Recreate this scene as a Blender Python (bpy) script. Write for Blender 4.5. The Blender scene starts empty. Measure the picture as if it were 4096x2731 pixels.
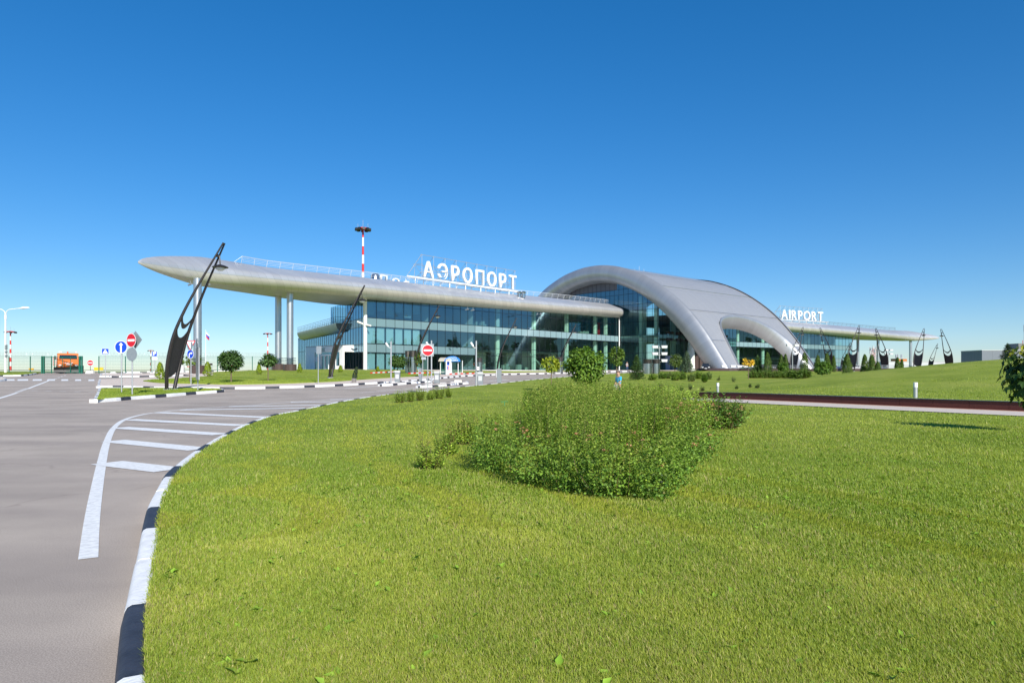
import bpy, bmesh, math, random
import numpy as np
from mathutils import Vector, Matrix
from mathutils.geometry import delaunay_2d_cdt
random.seed(7); rng = np.random.default_rng(11)
SC = bpy.context.scene
COL = SC.collection
F, CX, HY, EYE = 2731.0, 2048.0, 1491.0, 1.4     # photo: focal length, centre column and horizon row in its pixels; eye height
R = math.radians
# ------------------------------------------------------------------ materials
def nt(mat):
    mat.use_nodes = True
    return mat.node_tree.nodes, mat.node_tree.links
def M(name, col, rough=.6, metal=0., noise=0., scale=8., bump=0., bscale=40., spec=.5, col2=None, stretch=None, detail=6):
    m = bpy.data.materials.new(name); N, L = nt(m); b = N['Principled BSDF']
    b.inputs['Roughness'].default_value = rough; b.inputs['Metallic'].default_value = metal
    b.inputs['Specular IOR Level'].default_value = spec
    b.inputs['Base Color'].default_value = (*col, 1)
    tc = N.new('ShaderNodeTexCoord')
    src = tc.outputs['Object']
    if stretch:
        mp = N.new('ShaderNodeMapping'); mp.inputs['Scale'].default_value = stretch; L.new(src, mp.inputs['Vector']); src = mp.outputs['Vector']
    if noise or col2:
        n = N.new('ShaderNodeTexNoise'); n.inputs['Scale'].default_value = scale; n.inputs['Detail'].default_value = detail; n.inputs['Roughness'].default_value = .65
        L.new(src, n.inputs['Vector'])
        r = N.new('ShaderNodeValToRGB'); r.color_ramp.elements[0].position = .3; r.color_ramp.elements[1].position = .7
        c2 = col2 if col2 else tuple(min(1, c*(1+noise)) for c in col)
        c1 = col if col2 else tuple(c*(1-noise) for c in col)
        r.color_ramp.elements[0].color = (*c1, 1); r.color_ramp.elements[1].color = (*c2, 1)
        L.new(n.outputs['Fac'], r.inputs['Fac']); L.new(r.outputs['Color'], b.inputs['Base Color'])
    if bump:
        n2 = N.new('ShaderNodeTexNoise'); n2.inputs['Scale'].default_value = bscale; n2.inputs['Detail'].default_value = 4
        L.new(src, n2.inputs['Vector'])
        bp = N.new('ShaderNodeBump'); bp.inputs['Strength'].default_value = bump; bp.inputs['Distance'].default_value = .02
        L.new(n2.outputs['Fac'], bp.inputs['Height']); L.new(bp.outputs['Normal'], b.inputs['Normal'])
    return m
def leafmat(name, transl=.35, rough=.55):
    """foliage: base colour from the face colour attribute 'tint', part of the light passes through the leaf"""
    m = bpy.data.materials.new(name); N, L = nt(m); b = N['Principled BSDF']
    a = N.new('ShaderNodeAttribute'); a.attribute_name = 'tint'
    L.new(a.outputs['Color'], b.inputs['Base Color']); b.inputs['Roughness'].default_value = rough; b.inputs['Specular IOR Level'].default_value = .35
    t = N.new('ShaderNodeBsdfTranslucent'); g = N.new('ShaderNodeMixRGB'); g.blend_type = 'MULTIPLY'; g.inputs['Fac'].default_value = 1
    g.inputs['Color2'].default_value = (1.5, 1.35, .5, 1); L.new(a.outputs['Color'], g.inputs['Color1']); L.new(g.outputs['Color'], t.inputs['Color'])
    mx = N.new('ShaderNodeMixShader'); mx.inputs['Fac'].default_value = transl
    L.new(b.outputs['BSDF'], mx.inputs[1]); L.new(t.outputs['BSDF'], mx.inputs[2]); L.new(mx.outputs['Shader'], N['Material Output'].inputs['Surface'])
    return m
def glassmat(name, tint, refl, rc=(.8, .95, 1.0), rough=.004):
    m = bpy.data.materials.new(name); N, L = nt(m); N.remove(N['Principled BSDF'])
    t = N.new('ShaderNodeBsdfTransparent'); t.inputs['Color'].default_value = (*tint, 1)
    g = N.new('ShaderNodeBsdfGlossy'); g.inputs['Roughness'].default_value = rough; g.inputs['Color'].default_value = (*rc, 1)
    fr = N.new('ShaderNodeLayerWeight'); fr.inputs['Blend'].default_value = .5      # facing term: the same from both sides of the pane
    pw = N.new('ShaderNodeMath'); pw.operation = 'POWER'; pw.inputs[1].default_value = 4; L.new(fr.outputs['Facing'], pw.inputs[0])
    mr = N.new('ShaderNodeMapRange'); mr.inputs['From Min'].default_value = 0; mr.inputs['From Max'].default_value = 1
    mr.inputs['To Min'].default_value = refl; mr.inputs['To Max'].default_value = .95; L.new(pw.outputs[0], mr.inputs['Value'])
    mx = N.new('ShaderNodeMixShader'); L.new(mr.outputs['Result'], mx.inputs['Fac'])
    # every pane sits a hair out of true
    tc = N.new('ShaderNodeTexCoord'); nz = N.new('ShaderNodeTexNoise'); nz.inputs['Scale'].default_value = .35; nz.inputs['Detail'].default_value = 1
    L.new(tc.outputs['Object'], nz.inputs['Vector']); bp = N.new('ShaderNodeBump'); bp.inputs['Strength'].default_value = .06; bp.inputs['Distance'].default_value = .25
    L.new(nz.outputs['Fac'], bp.inputs['Height']); L.new(bp.outputs['Normal'], g.inputs['Normal'])
    L.new(t.outputs['BSDF'], mx.inputs[1]); L.new(g.outputs['BSDF'], mx.inputs[2]); L.new(mx.outputs['Shader'], N['Material Output'].inputs['Surface'])
    return m
def bricks(name, c1, c2, mortar, sx, sy, msize=.02, rough=.8, offset=.5):
    """paver / cladding joints from object XY"""
    m = M(name, c1, rough); N, L = nt(m)
    tc = N.new('ShaderNodeTexCoord'); br = N.new('ShaderNodeTexBrick'); br.offset = offset
    br.inputs['Color1'].default_value = (*c1, 1); br.inputs['Color2'].default_value = (*c2, 1); br.inputs['Mortar'].default_value = (*mortar, 1)
    br.inputs['Scale'].default_value = 1; br.inputs['Brick Width'].default_value = sx; br.inputs['Row Height'].default_value = sy; br.inputs['Mortar Size'].default_value = msize
    L.new(tc.outputs['Object'], br.inputs['Vector']); L.new(br.outputs['Color'], N['Principled BSDF'].inputs['Base Color'])
    return m
def panelled(name, col, rough, metal, axis_scale, line=.012, dark=.55, noise=.06):
    """metal sheet with seams every 1/axis_scale metre along UV x (and y)"""
    m = M(name, col, rough, metal); N, L = nt(m); b = N['Principled BSDF']
    uv = N.new('ShaderNodeUVMap'); uv.uv_map = 'UVMap'
    br = N.new('ShaderNodeTexBrick'); br.offset = 0
    br.inputs['Scale'].default_value = 1; br.inputs['Brick Width'].default_value = axis_scale[0]; br.inputs['Row Height'].default_value = axis_scale[1]; br.inputs['Mortar Size'].default_value = line
    br.inputs['Mortar Smooth'].default_value = .3; br.inputs['Bias'].default_value = 0
    br.inputs['Color1'].default_value = (*[c*(1-noise) for c in col], 1); br.inputs['Color2'].default_value = (*[min(1, c*(1+noise)) for c in col], 1)
    br.inputs['Mortar'].default_value = (*[c*dark for c in col], 1)
    L.new(uv.outputs['UV'], br.inputs['Vector']); L.new(br.outputs['Color'], b.inputs['Base Color'])
    n = N.new('ShaderNodeTexNoise'); n.inputs['Scale'].default_value = .7; L.new(uv.outputs['UV'], n.inputs['Vector'])
    mr = N.new('ShaderNodeMapRange'); mr.inputs['To Min'].default_value = rough*.8; mr.inputs['To Max'].default_value = rough*1.2
    L.new(n.outputs['Fac'], mr.inputs['Value']); L.new(mr.outputs['Result'], b.inputs['Roughness'])
    return m
# ------------------------------------------------------------------ mesh builder
class MB:
    def __init__(s): s.v = []; s.f = []; s.m = []; s.uv = {}
    def add(s, vs, fs, mi=0):
        o = len(s.v); s.v += [tuple(map(float, v)) for v in vs]; s.f += [tuple(i+o for i in f) for f in fs]; s.m += [mi]*len(fs); return s
    def quad(s, a, b, c, d, mi=0): return s.add([a, b, c, d], [(0, 1, 2, 3)], mi)
    def box(s, c, d, rz=0, mi=0, taper=1.0):
        """centre of the base c, size d, turn rz"""
        x, y, z = d[0]/2, d[1]/2, d[2]; ca, sa = math.cos(rz), math.sin(rz); vs = []
        for zz, k in ((0, 1), (z, taper)):
            for px, py in ((-x, -y), (x, -y), (x, y), (-x, y)):
                px *= k; py *= k
                vs.append((c[0]+px*ca-py*sa, c[1]+px*sa+py*ca, c[2]+zz))
        return s.add(vs, [(3, 2, 1, 0), (4, 5, 6, 7), (0, 1, 5, 4), (1, 2, 6, 5), (2, 3, 7, 6), (3, 0, 4, 7)], mi)
    def tube(s, pts, r, n=8, mi=0, cap=True, up=None):
        pts = [Vector(p) for p in pts]; k = len(pts); rs = r if isinstance(r, (list, tuple)) else [r]*k
        vs = []; fs = []; prev = None
        for i, p in enumerate(pts):
            t = (pts[min(i+1, k-1)]-pts[max(i-1, 0)]).normalized()
            if prev is None:
                a = Vector((0, 0, 1)) if abs(t.z) < .9 else Vector((1, 0, 0))
                u = t.cross(a).normalized()
            else: u = (prev - t*prev.dot(t)).normalized()
            prev = u; w = t.cross(u)
            for j in range(n):
                an = 2*math.pi*j/n
                vs.append(p+(u*math.cos(an)+w*math.sin(an))*rs[i])
        for i in range(k-1):
            for j in range(n): fs.append((i*n+j, i*n+(j+1) % n, (i+1)*n+(j+1) % n, (i+1)*n+j))
        if cap: fs += [tuple(range(n-1, -1, -1)), tuple((k-1)*n+j for j in range(n))]
        return s.add(vs, fs, mi)
    def bar(s, a, b, r, n=6, mi=0): return s.tube([a, b], r, n, mi)
    def lathe(s, prof, c=(0, 0, 0), n=16, mi=0):
        vs = []; fs = []; k = len(prof)
        for r, z in prof:
            for j in range(n):
                a = 2*math.pi*j/n; vs.append((c[0]+r*math.cos(a), c[1]+r*math.sin(a), c[2]+z))
        for i in range(k-1):
            for j in range(n): fs.append((i*n+j, i*n+(j+1) % n, (i+1)*n+(j+1) % n, (i+1)*n+j))
        if prof[0][0] > 1e-4: fs.append(tuple(range(n-1, -1, -1)))
        if prof[-1][0] > 1e-4: fs.append(tuple((k-1)*n+j for j in range(n)))
        return s.add(vs, fs, mi)
    def prism(s, poly, a, b, mi=0):
        """poly: 2-D outline given as 3-D points of one face; extruded by the vector b-a"""
        d = Vector(b)-Vector(a); n = len(poly); p0 = [Vector(p) for p in poly]; p1 = [p+d for p in p0]
        fs = [tuple(range(n-1, -1, -1)), tuple(range(n, 2*n))]+[(i, (i+1) % n, (i+1) % n+n, i+n) for i in range(n)]
        return s.add(p0+p1, fs, mi)
    def grid(s, rows, mi=0, close=False):
        n = len(rows[0]); vs = [p for r in rows for p in r]; fs = []
        for i in range(len(rows)-1):
            for j in range(n if close else n-1):
                fs.append((i*n+j, i*n+(j+1) % n, (i+1)*n+(j+1) % n, (i+1)*n+j))
        return s.add(vs, fs, mi)
    def build(s, name, mat, parent=None, loc=(0, 0, 0), smooth=False, bevel=0, rz=0, uv=None, fix=True):
        me = bpy.data.meshes.new(name); me.from_pydata(s.v, [], s.f)
        mats = mat if isinstance(mat, (list, tuple)) else [mat]
        for m_ in mats: me.materials.append(m_)
        if len(mats) > 1: me.polygons.foreach_set('material_index', s.m)
        if fix:
            bm = bmesh.new(); bm.from_mesh(me); bmesh.ops.recalc_face_normals(bm, faces=bm.faces); bm.to_mesh(me); bm.free()
        if uv is not None:
            l = me.uv_layers.new(name='UVMap')
            for lp in me.loops: l.data[lp.index].uv = uv[lp.vertex_index]
        if smooth is True: me.polygons.foreach_set('use_smooth', [True]*len(me.polygons))
        elif smooth: me.polygons.foreach_set('use_smooth', [True]*len(me.polygons)); me.set_sharp_from_angle(angle=R(smooth))
        me.update()
        o = bpy.data.objects.new(name, me); COL.objects.link(o); o.location = loc; o.rotation_euler = (0, 0, rz)
        if parent: o.parent = parent
        if bevel:
            b = o.modifiers.new('edge', 'BEVEL'); b.width = bevel; b.segments = 2; b.limit_method = 'ANGLE'
        return o
def tag(o, label=None, cat=None, group=None, kind=None):
    if label: o['label'] = label
    if cat: o['category'] = cat
    if group: o['group'] = group
    if kind: o['kind'] = kind
    return o
def thing(name, label, cat, loc, rz=0, group=None):
    o = bpy.data.objects.new(name, None); COL.objects.link(o); o.location = loc; o.rotation_euler = (0, 0, rz); o.empty_display_size = .3
    return tag(o, label, cat, group)
def kids(o): return [c for c in bpy.data.objects if c.parent == o]
def copy_tree(o, loc=None, rz=None, label=None, group=None, parent=None, scale=None):
    ks = list(o.children)
    c = o.copy(); COL.objects.link(c)
    if parent is not None: c.parent = parent
    for k in ks: copy_tree(k, parent=c)
    if loc is not None: c.location = loc
    if rz is not None: c.rotation_euler = (0, 0, rz)
    if label: c['label'] = label
    if group: c['group'] = group
    if scale: c.scale = scale
    return c
# ------------------------------------------------------------------ ground
def sp(x): return np.logaddexp(0, x)
SX = np.array([-200, -25, -12, 0, 10, 25, 60, 300.]); SV = np.array([.0222, .0222, .0195, .0155, .0147, .0155, .0155, .0155])
WALL = [(9.0, 34.6), (12.2, 29.3), (14.6, 25.2), (16.5, 22.2), (24.0, 10.5)]      # foot line of the low granite wall
def H(x, y):
    x = np.asarray(x, float); y = np.asarray(y, float)
    s = np.interp(x, SX, SV)
    h = s*4*sp((y-35)/4); h = h - s*4*sp((y-35-1.95/s)/4)
    r = np.hypot((x-41), (y-45)); h = h + np.where(r < 31, 2.3*(.5+.5*np.cos(np.pi*np.minimum(r, 31)/31)), 0)
    d = np.hypot((x-5.6)/1.3, y-40.); h = h - .45*np.exp(-(d/4.5)**2)          # the footpath dips where it passes the shrubs
    return h
def Hf(x, y): return float(H(x, y))
def ray(px): return (px-CX)/F
def at(px, z, off=0.): return Vector((ray(px)*z, z, Hf(ray(px)*z, z)+off))
def Y2Z(py, z): return EYE+(HY-py)*z/F           # height of a photo row at depth z
ZS = np.concatenate([np.arange(2.2, 40, .05), np.arange(40, 190, .2)])
def G(px, py, off=0.):
    """first point where the view ray of a photo pixel meets the ground raised by off"""
    X = ray(px)*ZS; hh = H(X, ZS)+off; rz = EYE+(HY-py)*ZS/F
    i = np.nonzero(rz <= hh)[0]
    k = i[0] if len(i) else int(np.argmin(rz-hh))
    if k > 0 and len(i):
        a, b = rz[k-1]-hh[k-1], rz[k]-hh[k]; t = a/(a-b+1e-12); z = ZS[k-1]+t*(ZS[k]-ZS[k-1])
    else: z = ZS[k]
    return Vector((ray(px)*z, z, Hf(ray(px)*z, z)+off))
def smooth_line(pts, step=.5):
    """Catmull-Rom through XY points, resampled"""
    P = np.array([(p[0], p[1]) for p in pts], float); out = []
    Q = np.vstack([2*P[0]-P[1], P, 2*P[-1]-P[-2]])
    for i in range(1, len(Q)-2):
        n = max(2, int(np.linalg.norm(Q[i+1]-Q[i])/step))
        for t in np.arange(n)/n:
            a, b, c, d = Q[i-1], Q[i], Q[i+1], Q[i+2]
            out.append(.5*((2*b)+(-a+c)*t+(2*a-5*b+4*c-d)*t*t+(-a+3*b-3*c+d)*t**3))
    out.append(P[-1]); return np.array(out)
def inside(poly, x, y):
    poly = np.asarray(poly); x = np.asarray(x, float); y = np.asarray(y, float); c = np.zeros(x.shape, bool); n = len(poly)
    for i in range(n):
        x1, y1 = poly[i]; x2, y2 = poly[(i+1) % n]
        if y1 == y2: continue
        m = ((y1 > y) != (y2 > y)) & (x < (x2-x1)*(y-y1)/(y2-y1)+x1); c ^= m
    return c
def drape(name, poly, off, mat, spacing=2., hole=None, parent=None, hfun=None, skirt=0):
    """a sheet with outline poly laid on the ground, off metres above it"""
    hf = hfun or H
    poly = [tuple(p) for p in poly]; pa = np.array(poly); lo = pa.min(0); hi = pa.max(0)
    gx, gy = np.meshgrid(np.arange(lo[0]+spacing/2, hi[0], spacing), np.arange(lo[1]+spacing/2, hi[1], spacing))
    gx = gx.ravel(); gy = gy.ravel(); k = inside(pa, gx, gy)
    pts = [Vector(p) for p in poly]+[Vector((a, b)) for a, b in zip(gx[k], gy[k])]
    n = len(poly); ed = [(i, (i+1) % n) for i in range(n)]
    if hole is not None:
        for hl in hole:
            o = len(pts); pts += [Vector(p) for p in hl]; ed += [(o+i, o+(i+1) % len(hl)) for i in range(len(hl))]
    v, e, f, *_ = delaunay_2d_cdt(pts, ed, [], 0, 1e-5)
    va = np.array([(p.x, p.y) for p in v]); fa = np.array([tuple(t) for t in f])
    c = va[fa].mean(1); ok = inside(pa, c[:, 0], c[:, 1])
    if hole is not None:
        for hl in hole: ok &= ~inside(np.array([tuple(p) for p in hl]), c[:, 0], c[:, 1])
    z = hf(va[:, 0], va[:, 1])+off
    mb = MB(); mb.add(np.column_stack([va, z]), [tuple(t) for t in fa[ok]])
    if skirt:
        zz = hf(pa[:, 0], pa[:, 1])+off
        top = [(pa[i, 0], pa[i, 1], zz[i]) for i in range(n)]; bot = [(a, b, c_-skirt) for a, b, c_ in top]
        mb.add(top+bot, [(i, (i+1) % n, (i+1) % n+n, i+n) for i in range(n)])
    o = mb.build(name, mat, parent)
    for p in o.data.polygons:
        if p.normal.z < 0 and not skirt: o.data.flip_normals(); break
    return o
def strip(mb, line, w, off, mi=0, hf=H, cut=None):
    """painted stripe of width w along a line of XY points"""
    P = np.array([(p[0], p[1]) for p in line], float); n = len(P); T = np.gradient(P, axis=0); T /= np.linalg.norm(T, axis=1)[:, None]+1e-9
    N_ = np.column_stack([-T[:, 1], T[:, 0]])*w/2
    A = P+N_; B = P-N_
    za = hf(A[:, 0], A[:, 1])+off; zb = hf(B[:, 0], B[:, 1])+off
    mb.grid([[(A[i, 0], A[i, 1], za[i]), (B[i, 0], B[i, 1], zb[i])] for i in range(n)], mi)
def seg(a, b, n=None):
    a = np.array(a[:2]); b = np.array(b[:2]); n = n or max(2, int(np.linalg.norm(b-a)/1.5)+2)
    return [a+(b-a)*t for t in np.linspace(0, 1, n)]
def resample(line, step):
    P = np.array([(p[0], p[1]) for p in line], float); d = np.concatenate([[0], np.cumsum(np.linalg.norm(np.diff(P, axis=0), axis=1))])
    n = max(2, int(d[-1]/step)+1); s = np.linspace(0, d[-1], n)
    return np.column_stack([np.interp(s, d, P[:, 0]), np.interp(s, d, P[:, 1])]), s
def kerb(name, line, side, start=0., w=.2, h=.15, white=2., black=1., mats=None, inner=0.):
    """kerb stones of 1 m, painted by turns two white and one black; side=+1: lawn lies left of the line"""
    P, s = resample(line, .25); n = len(P); T = np.gradient(P, axis=0); T /= np.linalg.norm(T, axis=1)[:, None]+1e-9
    N_ = np.column_stack([-T[:, 1], T[:, 0]])*side
    zb = H(P[:, 0], P[:, 1]); per = white+black; mb = MB()
    prof = [(-.015, -.04), (0.0, h-.035), (.012, h-.012), (.035, h), (w-.02, h), (w, h-.015), (w, -.04)]
    stones = {}
    for i in range(n): stones.setdefault(int((s[i]+start)//1.0), []).append(i)
    ks = sorted(stones)
    for q, k in enumerate(ks):
        idx = stones[k][:]
        if q+1 < len(ks): idx.append(stones[ks[q+1]][0])
        if len(idx) < 2: continue
        jz = random.uniform(-.007, .007); jn = random.uniform(-.006, .006)
        mi = 1 if (k % 3) == 2 else 0
        rows = []
        for q2, i in enumerate(idx):
            g = 0
            p = P[i]
            if q2 == len(idx)-1 and len(idx) > 1: p = P[i]*.97+P[idx[-2]]*.03
            rows.append([(p[0]+N_[i, 0]*(a+jn), p[1]+N_[i, 1]*(a+jn), zb[i]+b+(jz if b > 0 else 0)) for a, b in prof])
        mb.grid(rows, mi)
        mb.add(rows[0], [tuple(range(7))], mi); mb.add(rows[-1], [tuple(range(7))], mi)
    o = mb.build(name, mats, smooth=35); tag(o, kind='structure'); return o
SUN_E, EXPO, DENOISE = 4.4, 0.55, True
QUAL = 1.0
SKY = (.115, 1.0, 0.0, 5.0, 1.42, .498, (.85, .935, 1.08), .8)
# ------------------------------------------------------------------ shared materials
m_asph = M('asphalt', (.415, .357, .308), .9, noise=.16, scale=.35, bump=.06, bscale=300)
def _asphalt(m):
    N, L = nt(m); b = N['Principled BSDF']; old = b.inputs['Base Color'].links[0].from_socket
    tc = N.new('ShaderNodeTexCoord')
    sp1 = N.new('ShaderNodeTexNoise'); sp1.inputs['Scale'].default_value = 130; sp1.inputs['Detail'].default_value = 3; L.new(tc.outputs['Object'], sp1.inputs['Vector'])
    r1 = N.new('ShaderNodeValToRGB'); r1.color_ramp.elements[0].position = .36; r1.color_ramp.elements[1].position = .62
    r1.color_ramp.elements[0].color = (.72, .71, .7, 1); r1.color_ramp.elements[1].color = (1.17, 1.16, 1.14, 1); L.new(sp1.outputs['Fac'], r1.inputs['Fac'])
    mu = N.new('ShaderNodeMixRGB'); mu.blend_type = 'MULTIPLY'; mu.inputs['Fac'].default_value = 1
    L.new(old, mu.inputs['Color1']); L.new(r1.outputs['Color'], mu.inputs['Color2'])
    # worn wheel paths and seams
    mp = N.new('ShaderNodeMapping'); mp.inputs['Scale'].default_value = (.16, .8, 1); mp.inputs['Rotation'].default_value = (0, 0, R(62)); L.new(tc.outputs['Object'], mp.inputs['Vector'])
    s2 = N.new('ShaderNodeTexNoise'); s2.inputs['Scale'].default_value = 1.1; s2.inputs['Detail'].default_value = 7; L.new(mp.outputs['Vector'], s2.inputs['Vector'])
    r2 = N.new('ShaderNodeValToRGB'); r2.color_ramp.elements[0].position = .3; r2.color_ramp.elements[1].position = .66
    r2.color_ramp.elements[0].color = (.8, .79, .79, 1); r2.color_ramp.elements[1].color = (1.1, 1.09, 1.06, 1); L.new(s2.outputs['Fac'], r2.inputs['Fac'])
    mu2 = N.new('ShaderNodeMixRGB'); mu2.blend_type = 'MULTIPLY'; mu2.inputs['Fac'].default_value = 1
    L.new(mu.outputs['Color'], mu2.inputs['Color1']); L.new(r2.outputs['Color'], mu2.inputs['Color2'])
    vo = N.new('ShaderNodeTexVoronoi'); vo.feature = 'DISTANCE_TO_EDGE'; vo.inputs['Scale'].default_value = .16
    nz = N.new('ShaderNodeTexNoise'); nz.inputs['Scale'].default_value = 1.2; nz.inputs['Detail'].default_value = 6; L.new(tc.outputs['Object'], nz.inputs['Vector'])
    ad = N.new('ShaderNodeMixRGB'); ad.blend_type = 'ADD'; ad.inputs['Fac'].default_value = 1.; L.new(tc.outputs['Object'], ad.inputs['Color1']); L.new(nz.outputs['Color'], ad.inputs['Color2']); L.new(ad.outputs['Color'], vo.inputs['Vector'])
    r3 = N.new('ShaderNodeValToRGB'); r3.color_ramp.elements[0].position = 0; r3.color_ramp.elements[1].position = .0035
    r3.color_ramp.elements[0].color = (.72, .7, .7, 1); r3.color_ramp.elements[1].color = (1, 1, 1, 1); L.new(vo.outputs['Distance'], r3.inputs['Fac'])
    mu3 = N.new('ShaderNodeMixRGB'); mu3.blend_type = 'MULTIPLY'; mu3.inputs['Fac'].default_value = .7
    L.new(mu2.outputs['Color'], mu3.inputs['Color1']); L.new(r3.outputs['Color'], mu3.inputs['Color2'])
    L.new(mu3.outputs['Color'], b.inputs['Base Color'])
_asphalt(m_asph)
m_line = M('road_paint', (.76, .76, .74), .7, noise=.2, scale=16, col2=None, bump=.15, bscale=90)
m_kw = M('kerb_white', (.77, .77, .76), .75, noise=.15, scale=11, bump=.25, bscale=45)
m_kb = M('kerb_black', (.034, .037, .05), .6, noise=.35, scale=9, bump=.25, bscale=45)
KM = [m_kw, m_kb]
m_pav = bricks('pavers_beige', (.72, .6, .495), (.65, .54, .45), (.48, .4, .335), .4, .2, .012)
m_slab = bricks('path_slabs', (.68, .58, .485), (.6, .52, .44), (.43, .37, .31), .3, .15, .01)
m_gran = M('red_granite', (.105, .034, .026), .5, noise=.35, scale=30, detail=8, spec=.25)
m_cap = M('granite_cap', (.03, .013, .012), .25, noise=.3, scale=30)
m_terr = M('terracotta_strip', (.45, .2, .13), .8, noise=.15, scale=12)
m_gran2 = M('brown_granite', (.075, .05, .043), .35, noise=.3, scale=25)
m_silver = M('silver_paint', (.56, .57, .58), .33, .85, noise=.05, scale=1.5)
m_steel = M('brushed_steel', (.5, .5, .5), .22, 1.0, noise=.1, scale=3, stretch=(1, 1, .05))
m_galv = M('galvanised_pole', (.5, .51, .52), .45, .6, noise=.1, scale=8)
m_white = M('white_paint', (.8, .8, .79), .45, noise=.03, scale=4)
m_wpanel = M('white_cladding', (.86, .86, .84), .4, noise=.03, scale=2)
m_dark = M('dark_bronze', (.034, .029, .028), .42, .3, noise=.12, scale=6)
m_black = M('black_plastic', (.012, .012, .013), .5)
m_grey = M('grey_sheet', (.2, .225, .24), .5, noise=.06, scale=4)
m_grey2 = M('light_grey_sheet', (.5, .51, .51), .5, noise=.05, scale=4)
m_red = M('red_paint', (.6, .025, .025), .5, noise=.05, scale=6)
m_sred = M('sign_red', (.6, .006, .02), .35)
m_sblue = M('sign_blue', (.005, .06, .5), .35)
m_swhite = M('sign_white', (.8, .8, .8), .35)
m_sback = M('sign_back_zinc', (.36, .4, .42), .4, .5, noise=.08, scale=6)
m_lens = M('lamp_lens', (.75, .76, .76), .15)
m_bark = M('bark', (.16, .115, .08), .9, noise=.35, scale=18, bump=.6, bscale=30, stretch=(1, 1, .25))
m_soil = M('soil', (.09, .065, .045), .95, noise=.3, scale=10)
m_leaf = leafmat('leaves', .27); m_needle = leafmat('needles', .18, .6); m_blade = leafmat('grass_blades', .42, .5)
# lawn sheet under the blades
def lawnmat(name, c1, c2, c3):
    m = bpy.data.materials.new(name); N, L = nt(m); b = N['Principled BSDF']; b.inputs['Roughness'].default_value = .85; b.inputs['Specular IOR Level'].default_value = .15
    tc = N.new('ShaderNodeTexCoord')
    n1 = N.new('ShaderNodeTexNoise'); n1.inputs['Scale'].default_value = .28; n1.inputs['Detail'].default_value = 8; n1.inputs['Roughness'].default_value = .6; L.new(tc.outputs['Object'], n1.inputs['Vector'])
    r = N.new('ShaderNodeValToRGB'); e = r.color_ramp.elements; e[0].position = .34; e[1].position = .68; e[0].color = (*c1, 1); e[1].color = (*c3, 1); x = e.new(.5); x.color = (*c2, 1)
    L.new(n1.outputs['Fac'], r.inputs['Fac'])
    n2 = N.new('ShaderNodeTexNoise'); n2.inputs['Scale'].default_value = 16; n2.inputs['Detail'].default_value = 7; n2.inputs['Roughness'].default_value = .75; L.new(tc.outputs['Object'], n2.inputs['Vector'])
    r2 = N.new('ShaderNodeValToRGB'); r2.color_ramp.elements[0].position = .36; r2.color_ramp.elements[1].position = .64; r2.color_ramp.elements[0].color = (.68, .7, .6, 1); r2.color_ramp.elements[1].color = (1.2, 1.17, 1.12, 1)
    L.new(n2.outputs['Fac'], r2.inputs['Fac'])
    mu = N.new('ShaderNodeMixRGB'); mu.blend_type = 'MULTIPLY'; mu.inputs['Fac'].default_value = 1; L.new(r.outputs['Color'], mu.inputs['Color1']); L.new(r2.outputs['Color'], mu.inputs['Color2'])
    L.new(mu.outputs['Color'], b.inputs['Base Color'])
    bp = N.new('ShaderNodeBump'); bp.inputs['Strength'].default_value = .9; bp.inputs['Distance'].default_value = .06; L.new(n2.outputs['Fac'], bp.inputs['Height']); L.new(bp.outputs['Normal'], b.inputs['Normal'])
    return m
m_lawn = lawnmat('lawn', (.185, .25, .028), (.25, .32, .042), (.33, .37, .07))
m_field = lawnmat('field', (.14, .21, .03), (.19, .27, .04), (.24, .3, .06))
# ------------------------------------------------------------------ setting
xs = np.concatenate([np.linspace(-3500, -220, 14), np.arange(-200, 301, 10.), np.linspace(340, 3500, 14)])
ys = np.concatenate([np.linspace(-2500, -60, 12), np.arange(-40, 321, 10.), np.linspace(360, 4200, 16)])
gx, gy = np.meshgrid(xs, ys); gz = H(gx, gy)-.14
gz = np.where((gx > -150) & (gx < 170) & (gy > -30) & (gy < 190), gz-.5, gz)
mb = MB(); mb.grid([[(gx[i, j], gy[i, j], gz[i, j]) for j in range(len(xs))] for i in range(len(ys))])
tag(mb.build('ground', m_field, smooth=True), kind='structure')
tag(drape('road', [(-145, -25), (60, -25), (165, 60), (165, 195), (-20, 195), (-40, 128), (-60, 104), (-82, 104), (-145, 104)], 0, m_asph, 3.), kind='structure')
# airfield apron beyond the fence
tag(drape('apron_road', [(-300, 128), (-52, 135), (-60, 160), (-300, 150)], .02, M('apron', (.33, .34, .35), .85, noise=.08, scale=.5), 12), kind='structure')
# big lawn, its kerb runs from behind the camera to the far side
K1 = [(557, 2693), (577, 2402), (600, 2238), (616, 2104), (632, 2014), (655, 1963), (691, 1896), (753, 1837), (816, 1790), (895, 1743), (981, 1700), (1091, 1661), (1200, 1640),
      (1330, 1613), (1450, 1591), (1569, 1575), (1705, 1562), (1801, 1551), (1875, 1544), (1950, 1537), (2011, 1531), (2155, 1516), (2274, 1506), (2415, 1496), (2527, 1490)]
k1 = [(12.5, -24), (4.4, -8.2), (1.6, -3.0), (.2, -.2)]+[tuple(G(x, y, .14).xy) for x, y in K1]
k1 = smooth_line(k1, .35)
_t = np.gradient(k1, axis=0); _t /= np.linalg.norm(_t, axis=1)[:, None]; k1 = k1+np.column_stack([-_t[:, 1], _t[:, 0]])*.09
far_edge = [(ray(2600)*137, 137), (ray(2720)*142, 142), (ray(2800)*143, 143), (ray(2980)*143.5, 143.5), (ray(3200)*139, 139), (ray(3300)*136, 136), (ray(3450)*139, 139), (ray(3700)*150, 150), (150, 170), (162, 150), (160, 60), (60, -22)]
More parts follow.
